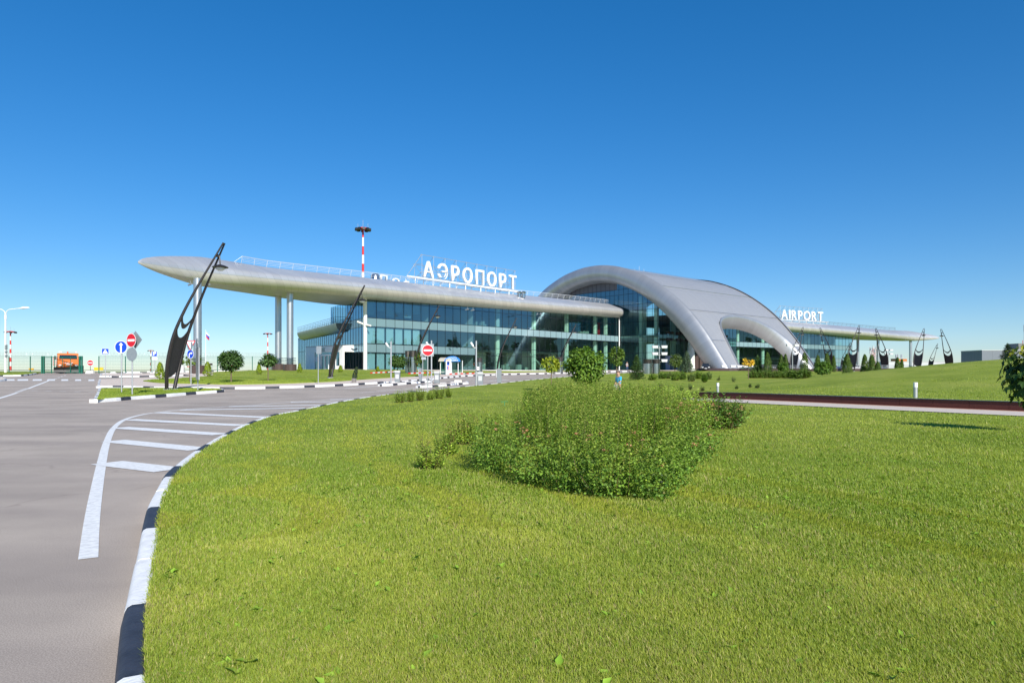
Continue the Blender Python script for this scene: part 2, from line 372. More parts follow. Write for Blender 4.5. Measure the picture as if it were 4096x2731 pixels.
lawn_poly = [tuple(p) for p in k1+np.column_stack([_t[:, 1], -_t[:, 0]])*.07]+far_edge
WN = np.array(WALL)
def wall_side(x, y):
    """signed distance to the granite wall line, positive on the mound side, and how far along"""
    x = np.asarray(x, float); y = np.asarray(y, float); best = np.full(x.shape, 1e9); sd = np.zeros(x.shape); al = np.zeros(x.shape); acc = 0
    for i in range(len(WN)-1):
        a, b = WN[i], WN[i+1]; d = b-a; ln = np.hypot(*d); u = d/ln; t = (x-a[0])*u[0]+(y-a[1])*u[1]; tc = np.clip(t, 0, ln)
        ds = np.hypot(x-a[0]-u[0]*tc, y-a[1]-u[1]*tc); s = (x-a[0])*(-u[1])+(y-a[1])*u[0]
        m = ds < best; best = np.where(m, ds, best); sd = np.where(m, np.where(s >= 0, ds, -ds), sd); al = np.where(m, acc+(t if i == 0 else tc), al); acc += ln
    return sd, al
WH = .46
def HL(x, y):
    """the lawn: the ground, held up behind the granite wall"""
    sd, al = wall_side(x, y)
    k = np.where(sd > 0, np.exp(-np.maximum(sd, 0)/9), 0)*np.clip((al+5)/7., 0, 1)
    return H(x, y)+(WH-.16)*k
def HLf(x, y): return float(HL(x, y))
# footpath in front of the wall, carried on past the shrubs
pw = [tuple(p) for p in smooth_line(WALL, 1.)]
path_in = [(5.6, 39.5), (3.0, 43.5), (-.5, 47.5)]
P_out = np.array(pw); T_ = np.gradient(P_out, axis=0); T_ /= np.linalg.norm(T_, axis=1)[:, None]
P_near = P_out+np.column_stack([T_[:, 1], -T_[:, 0]])*2.75
path_poly = [tuple(p) for p in P_out[::-1]]+[(7.6, 37.2), (6.3, 40.2), (5.2, 41.4)]+[(4.1, 40.6), (4.4, 38.4), (5.6, 35.6)]+[tuple(p) for p in P_near]
wall_hole = [tuple(p) for p in P_out]+[tuple(p) for p in (P_out+np.column_stack([-T_[:, 1], T_[:, 0]])*.24)[::-1]]
# lawn in two sheets: the open lawn with the mound cut along the wall, so the wall face stays clean
def near_side(x, y): return H(x, y)
NW = np.column_stack([-T_[:, 1], T_[:, 0]])
wl = [tuple(p) for p in P_out-NW*.02]+[tuple(p) for p in (P_out+NW*.2)[::-1]]
lawn = drape('lawn', lawn_poly, .13, m_lawn, 1.6, hole=[wl], hfun=HL)
tag(lawn, kind='structure')
tag(drape('path', path_poly, .155, m_slab, .8, hfun=H), kind='structure')
kerb('kerb', k1, -1, 1.73, .12, .15, mats=KM)
# low granite wall
w_ = thing('granite_wall', 'low dark red granite retaining wall along the paved footpath, holding back the grass mound', 'wall', (WALL[1][0], WALL[1][1], Hf(*WALL[1])+.13))
ox, oy, oz = w_.location
def along(line, prof, loc):
    P = np.array(line, float); T = np.gradient(P, axis=0); T /= np.linalg.norm(T, axis=1)[:, None]; N_ = np.column_stack([-T[:, 1], T[:, 0]])
    z = H(P[:, 0], P[:, 1]); mb = MB()
    rows = [[(P[i, 0]+N_[i, 0]*a-loc[0], P[i, 1]+N_[i, 1]*a-loc[1], z[i]+b-loc[2]) for a, b in prof] for i in range(len(P))]
    mb.grid(rows, close=True); mb.add(rows[0], [tuple(range(len(prof)))]); mb.add(rows[-1], [tuple(range(len(prof)))]); return mb
fine = resample(smooth_line(WALL, .5), 1.15)[0]
for i in range(len(fine)-1):            # granite slabs a millimetre-wide joint apart
    a, b = fine[i], fine[i+1]; e = (b-a)*.004
    mb_ = along([a+e, b-e], [(0, -.1), (0, WH-.045), (.22, WH-.045), (.22, -.1)], (ox, oy, oz)) if i == 0 else None
mbw = MB()
for i in range(len(fine)-1):
    a, b = fine[i], fine[i+1]; e = (b-a)*.004; j = random.uniform(0, .003)
    t = along([a+e, b-e], [(j, -.1), (j, WH-.045), (.22, WH-.045), (.22, -.1)], (ox, oy, oz)); mbw.add(t.v, t.f)
mbw.build('slab', m_gran, w_)
along(fine, [(-.03, WH-.043), (-.03, WH), (.27, WH), (.27, WH-.043)], (ox, oy, oz)).build('coping', m_cap, w_)
along(fine, [(-.16, .05), (-.16, .168), (-.002, .168), (-.002, .05)], (ox, oy, oz)).build('plinth_strip', m_terr, w_)
# pavement and lawn on the terminal side
K2 = [(389, 1544), (455, 1542.5), (573, 1545), (690, 1547), (808, 1548), (930, 1548), (1114, 1545), (1267, 1540), (1395, 1534.5), (1522, 1527.5), (1600, 1524), (1663, 1518), (1724, 1513), (1794, 1506.5), (1862, 1501), (1950, 1498), (2036, 1495), (2155, 1492.5), (2274, 1490)]
k2 = [tuple(G(x, y, .15).xy) for x, y in K2]; k2 += [(ray(2415)*137, 137), (ray(2527)*143, 143), (ray(2640)*148, 148)]
k2 = smooth_line(k2, .4)
back2 = [(60, 200), (-20, 195), (-38, 132), (-39.5, 112), (-44, 98), (-47, 92)]+[tuple(G(x, y, .15).xy) for x, y in [(779, 1502), (640, 1506.5), (520, 1512), (396, 1516)]]
pav_poly = [tuple(p) for p in k2]+back2
tag(drape('pavement', pav_poly, .135, m_pav, 2.2), kind='structure')
kerb('terminal_kerb', k2, 1, 1.2, .18, .16, mats=KM)
kerb('corner_kerb', smooth_line([tuple(G(x, y, .15).xy) for x, y in [(396, 1516), (391, 1530), (389, 1543)]], .4), 1, 0, .18, .16, mats=KM)
L2 = [(573, 1524), (640, 1531), (740, 1533.5), (840, 1536), (931, 1537.5), (1140, 1533.5), (1235, 1530), (1350, 1525), (1460, 1517), (1588, 1509), (1722, 1502), (1752, 1499), (1762, 1496)]
l2 = [tuple(G(x, y, .15).xy) for x, y in L2]+[(ray(1745)*112, 112), (-19.6, 118.5), (-26.6, 113.2), (-30.5, 119), (-38.5, 113.5), (-42, 98)]+[tuple(G(x, y, .15).xy) for x, y in [(850, 1501), (760, 1511), (640, 1517.5)]]
l2 = smooth_line(l2+[l2[0]], .8)[:-1]
lawn2 = drape('terminal_lawn', l2, .2, m_lawn, 1.6, skirt=.1); tag(lawn2, kind='structure')
l3 = smooth_line([tuple(G(x, y, .15).xy) for x, y in [(1815, 1493.5), (1950, 1490.5), (2100, 1488.5)]]+[(ray(2265)*140, 140), (ray(2270)*150, 150), (ray(2100)*140, 140), (ray(1960)*128, 128), (ray(1830)*117, 117), tuple(G(1815, 1493.5, .15).xy)], .8)[:-1]
tag(drape('facade_lawn', l3, .2, m_lawn, 1.6, skirt=.1), kind='structure')
# traffic island with the tall lamp
I1 = [(372, 1611), (470, 1604), (530, 1598), (610, 1592), (690, 1585.5), (760, 1579), (830, 1574), (899, 1568.5), (888, 1563), (800, 1558.5), (700, 1557.5), (560, 1558), (440, 1558), (394, 1560)]
i1 = [tuple(G(x, y, .0).xy) for x, y in I1]; i1c = i1+[i1[0]]
isl = resample(i1c, .5)[0]
ctr = np.mean(np.array(i1), axis=0)
def shrink(poly, d):
    P = np.array(poly); n = len(P); out = []
    for i in range(n):
        t = P[(i+1) % n]-P[i-1]; t /= np.linalg.norm(t)+1e-9; nn = np.array([-t[1], t[0]])
        out.append(P[i]+nn*d)
    return out
island_in = shrink(i1, .17)
tag(drape('island_lawn', island_in, .14, m_lawn, .8), kind='structure')
kerb('island_kerb', i1c, 1, 0., .19, .16, mats=KM)
# second island, the row of kerb stones by the fence, the left verge
i2 = [tuple(G(x, y, .1).xy) for x, y in [(398, 1505), (470, 1505.8), (618, 1503.5), (768, 1498.5)]]+[tuple(at(775, 93.5).xy), tuple(at(600, 92).xy), tuple(at(402, 88).xy)]
tag(drape('second_pavement', i2, .12, m_pav, 2.), kind='structure'); kerb('second_kerb', i2+[i2[0]], 1, .4, .19, .16, mats=KM)
mbk = None
for n_, (xa, xb) in enumerate([(342, 366), (442, 462), (493, 560), (588, 640), (680, 724), (742, 770), (856, 914), (938, 993), (1017, 1030)]):
    z = 94+ (xa-342)*.022
    kerb('fence_kerb', [(ray(xa)*z, z), (ray(xb)*(z+.4), z+.4)], 1, 0, .3, .2, mats=[m_kw, m_kw])
v1 = [tuple(G(x, y, .1).xy) for x, y in [(-420, 1503), (-100, 1502.5), (0, 1502), (70, 1501.5), (92, 1500.5), (128, 1496.5), (146, 1493)]]+[(-66.5, 97), (-76, 98), (-110, 97), (-140, 92)]
tag(drape('verge_lawn', v1, .13, m_lawn, 3), kind='structure'); kerb('verge_kerb', smooth_line(v1[:7], .5), 1, .4, .19, .16, mats=KM)
v2 = [tuple(G(x, y, .1).xy) for x, y in [(-160, 1525), (0, 1521), (22, 1519), (27, 1515), (18, 1511), (0, 1509.5), (-160, 1511)]]
tag(drape('corner_pavement', v2, .12, m_pav, 2.), kind='structure'); kerb('corner_island_kerb', v2[:7], 1, .4, .19, .16, mats=KM)
# toll islands with the barriers
def toll(px, name):
    p = [tuple(G(x, y, .05).xy) for x, y in px]; tag(drape(name+'_pavement', shrink(p, .1), .13, m_pav, 1.2), kind='structure'); kerb(name+'_kerb', p+[p[0]], 1, .3, .19, .16, mats=KM)
toll([(1518, 1542), (1560, 1540.5), (1633, 1534), (1722, 1527.5), (1733, 1524.5), (1729, 1523.3), (1640, 1529), (1560, 1535), (1519, 1538.5)], 'toll_island')
toll([(1670, 1549), (1720, 1547), (1765, 1543.5), (1811, 1538.5), (1874, 1533), (1877, 1530), (1866, 1528.8), (1800, 1532.5), (1720, 1539), (1672, 1544.5)], 'second_toll_island')
# painted markings
mk = MB(); o_ = .005
edge = [(353, 2234), (367, 2089), (384.5, 1971), (408, 1845), (428, 1767), (455, 1712), (502, 1677), (581, 1656), (667, 1645), (727, 1638.6), (910, 1626), (1019, 1620), (1114, 1611.5), (1318, 1598), (1461, 1588.6), (1520, 1584)]
e1 = smooth_line([tuple(G(x, y).xy) for x, y in edge], .4); strip(mk, e1, .13, o_)
for a, b, w in [((424, 1851), (684, 1881), .5), ((447, 1763), (806, 1798), .5), ((471, 1710), (892, 1738), .5), ((510, 1678), (975, 1702), .5), ((630, 1650), (1077, 1670), .5), ((716, 1640), (1225, 1632), .5), ((910, 1626.5), (1311, 1620), .5), ((1160, 1609.5), (1383, 1606.5), .45), ((1318, 1599), (1419, 1597.5), .4)]:
    pa, pb = G(*a), G(*b); strip(mk, seg((pa+(pb-pa)*.012).xy, (pb-(pb-pa)*.012).xy), w, o_+.003)
def line(a, b, w=.12, n=None): strip(mk, seg(G(*a).xy, G(*b).xy, n), w, o_)
# rows of dashes along the slip road
for xa, xb, y in [(925, 957, 1569.5), (992, 1025, 1567.5), (1056, 1088, 1565.5), (1119, 1150, 1563.5), (1180, 1208, 1561.3), (1234, 1262, 1559.2), (1288, 1313, 1557), (1334, 1357, 1555)]: line((xa, y), (xb, y-.9), .12)
line((1378, 1553.5), (1515, 1543), .22); line((1440, 1571), (1580, 1559.5)); line((1580, 1559.5), (1668, 1552), .14)
line((1830, 1516), (1896, 1514), .25); line((1760, 1527), (1950, 1517), .12); line((1810, 1533.5), (1950, 1524.5), .12); line((2040, 1505), (2062, 1504), .12); line((1955, 1523), (2030, 1519.5), .5); line((2120, 1509), (2145, 1508), .12)
# crossing in front of the gate and the centre lines
zs = [(11, 56, 1519.5), (72, 111, 1519.3), (132, 166, 1519.3), (190, 219, 1519.4), (246, 272, 1519.8), (301, 324, 1520), (354, 377, 1520.5)]
for xa, xb, y in zs:
    a = G((xa+xb)/2, y-3.2); b = G((xa+xb)/2, y+3.2); strip(mk, seg(a.xy, b.xy), abs(ray(xb)-ray(xa))*a.y*.85, o_)
line((201, 1520), (110, 1555), .2); line((70, 1570), (-90, 1616), .2)
for t in np.linspace(0, 1, 6)[:-1]:
    y = 1553+(1569-1553)*t; line((112-45*t, y), (108-45*t-3, y+1.8), .3)
for t in np.linspace(.05, 1, 5)[:-1]: line((218+52*t, 1516-18*t), (222+52*t, 1514.4-18*t), .2)
for i in range(7): line((123+58*i, 1562+1.4*i), (149+58*i, 1562.6+1.4*i), .12)
tag(mk.build('road_marking', m_line), kind='structure')
# ------------------------------------------------------------------ the terminal
FL = 1.95                                              # ground-floor level
TC = Vector((48.1, 180.7, 0)); TD = Vector((.759, .651, 0)); TN = Vector((.651, -.759, 0))
def W(a, b, z): return Vector((TC.x+TD.x*a+TN.x*b, TC.y+TD.y*a+TN.y*b, z))       # along, out towards the forecourt, height
term = thing('airport_terminal', 'long silver and glass airport terminal with a great arched roof and two wing roofs', 'airport terminal', (TC.x, TC.y, FL))
TL = Vector((TC.x, TC.y, FL))
class TB(MB):
    def build(s, name, mat, parent=None, **k):
        s.v = [(x-TL.x, y-TL.y, z-TL.z) for x, y, z in s.v]
        return MB.build(s, name, mat, parent or term, **k)
m_roof = panelled('wing_sheet', (.57, .572, .58), .38, .5, (1.15, 60), .022, .68, .06)
m_soff = panelled('wing_soffit', (.56, .54, .5), .42, .35, (1.15, 2.2), .022, .66, .06)
m_vault = panelled('vault_sheet', (.43, .435, .445), .44, .4, (.55, 9.0), .05, .62, .03)
m_rim = panelled('rim_sheet', (.42, .43, .445), .38, .6, (1.5, 60), .02, .72, .05)
m_mull = M('mullion', (.018, .022, .028), .4, .4)
m_g1 = glassmat('facade_glass', (.46, .66, .68), .26, (.46, .72, .92))
m_g2 = glassmat('clear_glass', (.55, .74, .68), .11, (.5, .8, .9))
m_span = M('spandrel_glass', (.15, .24, .26), .08, noise=.05, scale=.4, spec=.9)
m_span2 = M('light_spandrel', (.22, .33, .36), .1, noise=.05, scale=.4, spec=.8)
m_blind = M('white_blind', (.82, .85, .82), .8, noise=.03, scale=2)
m_blind2 = M('grey_blind', (.24, .33, .38), .8)
m_floor = M('interior_floor', (.36, .37, .35), .35)
m_ceil = M('interior_ceiling', (.55, .57, .55), .7)
m_iwall = M('interior_wall', (.4, .44, .42), .8, noise=.12, scale=.25)
m_iwall2 = M('interior_partition', (.6, .63, .58), .8)
m_icol = M('interior_column', (.72, .78, .7), .6)
m_clad = M('mauve_cladding', (.13, .125, .145), .55, noise=.06, scale=.8)
LV = [0, 3.0, 4.5, 7.5, 9.0, 12.0, 15.2]
# nose of the wing roof: along, out, height above the eye -> absolute
NA = np.array([-135, -132, -126, -112, -96.7, -64.7, -35, -18.9]); NBo = np.array([15.6, 13.9, 11.0, 8.2, 5.3, -1.9, -5.5, -8.1]); NE = np.array([13.1, 13.15, 13.25, 13.55, 13.95, 14.72, 15.3, 15.6])+EYE
RA = np.array([-135, -132, -126, -112, -100, -80, -50, -18.9]); RB = np.array([15.4, 12.2, 6.4, -3.0, -10.4, -19, -26, -31])
PROF = [(-.02, 0), (-.0, .22), (-.1, .48), (-.32, .72), (-.75, .95), (-5.0, 2.42), (-5.25, 2.45), (-5.35, 2.25)]      # nose up over the roof edge
PROFU = [(-.06, -.3), (-.25, -.62), (-.6, -.95), (-1.1, -1.2), (-1.9, -1.36), (-2.6, -1.36), (-2.7, -1.28)]           # nose down to the flat soffit
def wing(sg):
    aa = np.concatenate([np.array([-135.1, -135, -134.6, -134, -133, -132, -130.5, -129, -127.5, -126]), np.arange(-124, -19, 2.2), [-18.9]])
    up, lo, back = [], [], []; uvu, uvl = [], []; edge = []
    for a in aa:
        nb, ne, rb = np.interp(a, NA, NBo), np.interp(a, NA, NE), np.interp(a, RA, RB); k = min(1., max(.02, (nb-rb)/9.5)); kh = min(1, max(.03, (nb-rb)/8.0))
        kh = min(1, max(.0, (a+135.15)/9.5))**.55; k = min(k, 1)
        r = [W(sg*a, nb+p*k, ne+q*kh) for p, q in PROF]; edge.append((W(sg*a, nb-5.1*k, ne+2.45*kh), k))
        r.append(W(sg*a, min(rb, nb-5.4*k), ne+2.2*kh)); up.append(r)
        l = [W(sg*a, nb+p*k, ne+q*kh) for p, q in [PROF[0]]+PROFU]
        l.append(W(sg*a, min(rb, nb-2.75*k), ne-1.28*kh)); lo.append(l)
        d = 0; row = []
        for i, (p, q) in enumerate(PROF): d += 0 if i == 0 else math.hypot(p-PROF[i-1][0], q-PROF[i-1][1]); row.append((sg*a+.33*d, d))
        uvu += row+[(sg*a, 30)]
        d = 0; row = []
        for i, (p, q) in enumerate([PROF[0]]+PROFU): row.append((sg*a-.25*i, i*.2))
        uvl += row+[(sg*a-2., 2+nb-rb)]
    ro = TB(); ro.grid(up); ro = ro.build('wing_roof', m_roof, smooth=40, uv=uvu)
    so_ = TB(); so_.grid(lo); so_.build('soffit', m_soff, ro, smooth=40, uv=uvl)
    cap = TB(); n1 = up[-1]; n2 = lo[-1]; ring = n1+n2[:0:-1]; c = sum(ring, Vector())/len(ring)
    front = n1[:8]+[W(sg*-18.9, -8.1-5.4, NE[-1]-1.28)]+n2[-2:0:-1]
    cap.prism(front, (0, 0, 0), TD*(-sg*-.3)); cap.build('end_cap', m_grey, ro)
    tr = TB(); tr.grid([[u[-1], l[-1]] for u, l in zip(up, lo)]); tr.build('rear_fascia', m_silver, ro)
    # roof-edge railing, tilted outwards on the left wing and inwards on the other
    rl = TB(); i0 = [i for i, a in enumerate(aa) if a > -121][0]; pts = edge[i0:]
    def rp(i, h):
        e, k = pts[i]; return e+TN*(-.25+.42*h)+Vector((0, 0, h*.92))
    for h in (.3, .52, .74, .96, 1.05): rl.tube([rp(i, h) for i in range(len(pts))], .022 if h < 1 else .032, 5)
    for i in range(len(pts)): rl.bar(rp(i, -.05), rp(i, 1.05), .03, 5)
    rl.bar(rp(0, 1.05)-TD*sg*0, rp(0, 0)+TD*(-sg*1.1), .03, 5)
    rl.build('roof_railing', M('railing_paint', (.62, .64, .66) if sg > 0 else (.16, .18, .21), .4, .3), ro)
    return ro
wing(1); wing(-1)
# columns under the wing tips
def column(x, y, zt, rad=.5):
    z0 = Hf(x, y)+.1
    o = thing('column', None, None, (0, 0, 0)); o.parent = term; o.location = (x-TL.x, y-TL.y, z0-TL.z)
    mb = MB(); mb.lathe([(rad, .9), (rad, zt-z0+.25)], n=24)
    for zz in np.arange(2.6, zt-z0, 2.6): mb.lathe([(rad-.01, zz-.03), (rad+.012, zz-.02), (rad+.012, zz+.02), (rad-.01, zz+.03)], n=24)
    s = mb.build('shaft', m_silver, o, smooth=40)
    b = MB(); n = 14
    prof = [(.98, 0), (.98, 1.05), (.9, 1.1), (.55, 1.1)]; b.lathe(prof, n=n); b.build('granite_base', m_gran2, o)
    for zz in (1.32, 1.55, 1.78, 2.01):
        h = MB(); h.lathe([(.84, zz-.035), (.89, zz-.03), (.89, zz+.03), (.84, zz+.035), (.84, zz-.035)], n=20)
        for j in range(6):
            a = j*math.pi/3; h.bar((rad*math.cos(a), rad*math.sin(a), zz), (.86*math.cos(a), .86*math.sin(a), zz), .02, 5)
        h.build('guard_ring', m_steel, o, smooth=40)
    return o
def under(x, y):
    a = (x-TC.x)*TD.x+(y-TC.y)*TD.y; return float(np.interp(-abs(a), NA, NE))-1.3
for px, z in [(790, 88.), (1160, 104.4), (1113, 109.5)]:
    x = ray(px)*z; column(x, z, under(x, z))
for px, z in [(3431, 252), (3512, 250), (3642, 256)]:
    x = ray(px)*z; column(x, z, under(x, z)+(.25 if px == 3431 else 0))
# curtain walls -------------------------------------------------
def frame(A, B): 
    d = Vector((B[0]-A[0], B[1]-A[1], 0)); L_ = d.length; return Vector((A[0], A[1], 0)), d/L_, L_
def wallgrid(A, B, n, tops, mull_w=.06, lines=LV, proud=None, name='mullion_grid', z0=FL, skip=None, par=None):
    """mullions and transoms between ground points A and B; tops(t) gives the wall's upper edge"""
    o, u, L_ = frame(A, B); nn = Vector((u.y, -u.x, 0))
    if (nn.x*(0-A[0])+nn.y*(0-A[1])) < 0: nn = -nn
    mb = TB(); dp = .05
    for i in range(n+1):
        t = L_*i/n; p = o+u*t; h = tops(t)
        if h > .3: mb.box((p.x+nn.x*.012, p.y+nn.y*.012, z0), (mull_w, .06, h), math.atan2(u.y, u.x))
    for zz in lines:
        if not isinstance(zz, tuple): zz = (zz, 0, L_)
        zl, ta, tb = zz
        # clip to where the wall is taller than the line
        ts = np.linspace(ta, tb, 60); ok = [tops(t) > zl for t in ts]
        if not any(ok): continue
        ta2, tb2 = min(t for t, k in zip(ts, ok) if k), max(t for t, k in zip(ts, ok) if k)
        a = o+u*ta2; b = o+u*tb2; c = (a+b)/2
        mb.box((c.x+nn.x*.014, c.y+nn.y*.014, z0+zl-.04), (tb2-ta2, .05, .08), math.atan2(u.y, u.x))
    mb.build(name, m_mull, par)
    return o, u, L_, nn
def pane(A, B, z0, z1, mat, name='glass_pane', off=0., parent=None, top=None):
    o, u, L_ = frame(A, B); nn = Vector((u.y, -u.x, 0))
    if (nn.x*(0-A[0])+nn.y*(0-A[1])) < 0: nn = -nn
    mb = TB(); a = Vector((A[0], A[1], 0))+nn*off; b = Vector((B[0], B[1], 0))+nn*off
    if top is None: mb.quad((a.x, a.y, FL+z0), (b.x, b.y, FL+z0), (b.x, b.y, FL+z1), (a.x, a.y, FL+z1))
    else:
        n = 14; lo, hi = [], []
        for i in range(n+1):
            p = a+(b-a)*i/n; lo.append((p.x, p.y, FL+z0)); hi.append((p.x, p.y, FL+max(z0+.01, top(L_*i/n))))
        mb.grid([lo, hi])
    return mb.build(name, mat, parent)
def lerp(A, B, t): return (A[0]+(B[0]-A[0])*t, A[1]+(B[1]-A[1])*t)
def slab_(poly, z, th, mat, name, parent=None):
    mb = TB(); mb.prism([(p[0], p[1], z) for p in poly], (0, 0, 0), (0, 0, -th)); return mb.build(name, mat, parent)
def facade(sg):
    m_g1 = globals()['m_g1']
    A = W(sg*-96.4, 0, 0); B = W(sg*-17.7, -10.6, 0); n = 39; o, u, L_ = frame(A, B)
    st = lambda t: np.interp(t/L_, [0, 1], [12.75, 14.35])
    nn = Vector((u.y, -u.x, 0)); nn = nn if nn.dot(-A) > 0 else -nn
    k = 13/39
    wallgrid(A, B, n, st, .055, [.04, (3., 0, L_*k), (4.5, 0, L_*k), (3., L_*k, L_), (4.5, L_*k, L_), 7.5, 9, 12])
    M_ = lerp(A, B, k)
    # one pane of glass per storey and bay
    for j, (ta, tb, mt) in enumerate([(0, k, m_g1), (k, k+(1-k)/3, m_g2), (k+(1-k)/3, k+(1-k)*2/3, m_g2), (k+(1-k)*2/3, 1, m_g2)]):
        P_, Q_ = lerp(A, B, ta), lerp(A, B, tb)
        if j == 0: pane(P_, Q_, 0, 3, mt); pane(P_, Q_, 3, 4.5, m_span, 'spandrel_panel'); pane(P_, Q_, 4.5, 7.5, mt)
        else: pane(P_, Q_, 0, 7.5, mt)
        pane(P_, Q_, 7.5, 9, m_span2 if j else m_span, 'spandrel_panel')
        o2, u2, l2_ = frame(P_, Q_); pane(P_, Q_, 9, 14, m_g1 if j < 2 else m_g2, top=lambda t, ta=ta, tb=tb, l=l2_: st((ta+(tb-ta)*t/l)*L_))
    # glass fixings of the bolted part
    fx = TB()
    for i in range(14, 39):
        p = o+u*(L_*i/n)+nn*.1
        for zz in (1.5, 3.0, 4.5, 6.0, 7.3, 9.3, 10.5, 12.0):
            for s in (-.16, .16): fx.box((p.x+u.x*s, p.y+u.y*s, FL+zz-.05), (.09, .05, .1), math.atan2(u.y, u.x))
    fx.build('glass_fixing_rivet', m_steel)['kind'] = 'stuff'
    # plinth
    mb = TB(); c = (A+B)/2; mb.box((c.x+nn.x*.16, c.y+nn.y*.16, FL-.9), (L_+.3, .4, .93), math.atan2(u.y, u.x)); mb.build('plinth', m_wpanel)
    # inside: floors, rear wall, columns, partitions
    I = lambda t, d: (o.x+u.x*t-nn.x*d, o.y+u.y*t-nn.y*d)
    for z, tA in ((0.0, 0), (4.45, 0), (8.95, 0)):
        e = L_*k if z == 4.45 else L_
        slab_([I(.6, .3 if z else .0), I(e-.2, .3 if z else 0), I(e-.2, 16), I(6.8, 16)], FL+z+.02, .35 if z else .5, m_floor, 'floor_slab')
    slab_([I(L_*k, 7.), I(L_-.2, 7.), I(L_-.2, 16), I(L_*k, 16)], FL+4.47, .4, m_floor, 'gallery_floor')
    mb = TB(); p, q = I(6.8, 16), I(L_-.2, 16); mb.quad((*p, FL), (*q, FL), (*q, FL+14), (*p, FL+14)); mb.build('rear_wall', m_iwall)
    for t in ([L_*k*.55, L_*k] if sg > 0 else [L_*.12, L_*.3]):
        mb = TB(); p, q = I(t, .6), I(t, 16); mb.quad((*p, FL), (*q, FL), (*q, FL+12.7), (*p, FL+12.7)); mb.build('partition_wall', m_iwall2)
    ceil = TB(); p = [I(.6, .35), I(L_-.2, .35), I(L_-.2, 16), I(6.8, 16)]; hz = [12.7, 14.2, 14.2, 12.7]; ceil.quad(*[(*a, FL+h) for a, h in zip(p, hz)]); ceil.build('ceiling', m_ceil)
    for i in (17.3, 23.2, 29.2, 35.1, 37.4):
        mb = TB(); x, y = I(L_*i/n, 2.0); mb.lathe([(.55, FL), (.55, FL+7.5)], (x, y, 0), 18); mb.lathe([(.55, FL+9.), (.55, FL+13.6)], (x, y, 0), 18); mb.build('interior_column', m_icol, smooth=40)
    # counters, racks and desks that show through the glass
    random.seed(31+int(sg))
    ins = TB()
    for _ in range(46):
        t = random.uniform(L_*k, L_*.97); z = random.choice([0, 0, 8.97]); d = random.uniform(2.5, 9)
        x, y = I(t, d); ins.box((x, y, FL+z+.02), (random.uniform(.5, 2.2), random.uniform(.4, .8), random.uniform(.7, 1.5)), math.atan2(u.y, u.x))
    ins.build('counter_grille', M('counter', (.33, .4, .37), .5))['kind'] = 'stuff'
    for t in (.42, .5, .63, .7, .83):
        mb = TB(); x, y = I(L_*t, 12); mb.box((x, y, FL+.02), (3.2, 1.4, 4.2), math.atan2(u.y, u.x)); mb.build('service_booth', random.choice([m_iwall2, m_icol, m_iwall2]))
    if sg > 0:
        for i in range(6):       # roller blinds on two floors, half-drawn ones on the third
            t0, t1 = L_*(i+.06)/n, L_*(i+.94)/n
            for za, zb, mt in ((.1, 2.95, m_blind), (4.6, 7.42, m_blind), (9.1+(1.2 if i % 2 else .4), 11.95, m_blind2)):
                mb = TB(); p, q = I(t0, .28), I(t1, .28); mb.box(((p[0]+q[0])/2, (p[1]+q[1])/2, FL+za), (t1-t0, .02, zb-za), math.atan2(u.y, u.x)); mb.build('roller_blind', mt)
        sr = TB()                # stair flight in the hall
        for j in range(16):
            x, y = I(L_*.62+j*.42, 6.2); sr.box((x, y, FL+4.3-j*.27), (.5, 1.8, .16), math.atan2(u.y, u.x))
        sr.build('staircase', M('stair', (.5, .58, .52), .6))
        mb = TB(); x, y = I(L_*.945, 3.4); mb.box((x, y, FL+9.), (.9, .3, 3.4), math.atan2(u.y, u.x)); mb.build('display_stand', M('red_banner', (.4, .012, .02), .6))
        bd = TB(); x, y = I(L_*.585, 5); bd.box((x, y, FL+5.1), (3.8, .2, 1.3), math.atan2(u.y, u.x)); bd.build('information_board', m_black)
    else:
        for i in (3, 8):
            t0, t1 = L_*(i+.06)/n, L_*(i+.94)/n
            mb = TB(); p, q = I(t0, .3), I(t1, .3); mb.box(((p[0]+q[0])/2, (p[1]+q[1])/2, FL+9.2), (t1-t0, .03, .9), math.atan2(u.y, u.x)); mb.build('roller_blind', m_blind)
    return A, B, u, nn, I
fA, fB, fu, fn, fI = facade(1)
gA, gB, gu, gn, gI = facade(-1)
# white corner post with the two cameras, downpipe at the inner corner
mb = TB(); mb.box((fA.x-.25, fA.y-.3, FL-.4), (.48, .48, 12.6), .7); mb.build('corner_post', m_wpanel)
mb = TB(); q = fB+fn*.35-fu*.4; mb.lathe([(.13, FL-.3), (.13, FL+13.9)], (q.x, q.y, 0), 10); mb.build('downpipe', m_white, smooth=40)
# left end wall
sdir = Vector((-.48, .877, 0)); S0 = Vector((fA.x-.4, fA.y+.1, 0)); S1 = S0+sdir*23.5; S2 = S0+sdir*56
wallgrid(S0, S1, 13, lambda t: 12.7, .04, [4.5, 7.5, 9]); wallgrid(S1+sdir*.1, S2, 18, lambda t: 7.9, .04, [4.5, 7.5], )
for a, b, z0, z1, mt in [(S0, S1, 0, 7.5, m_g1), (S0, S1, 7.5, 9, m_span), (S0, S1, 9, 12.7, m_g1), (S1, S2, 0, 7.9, m_g1)]: pane(a, b, z0, z1, mt, 'spandrel_panel' if mt is m_span else 'glass_pane')
inn = Vector((.877, .48, 0))
mb = TB(); a = S1+inn*0; b = S1+inn*26; mb.quad((a.x, a.y, FL+7.6), (b.x, b.y, FL+7.6), (b.x, b.y, FL+12.8), (a.x, a.y, FL+12.8)); mb.build('rear_glazing', m_span)
slab_([S1, S2, S2+inn*24, S1+inn*24], FL+7.95, .3, m_grey, 'terrace_roof')
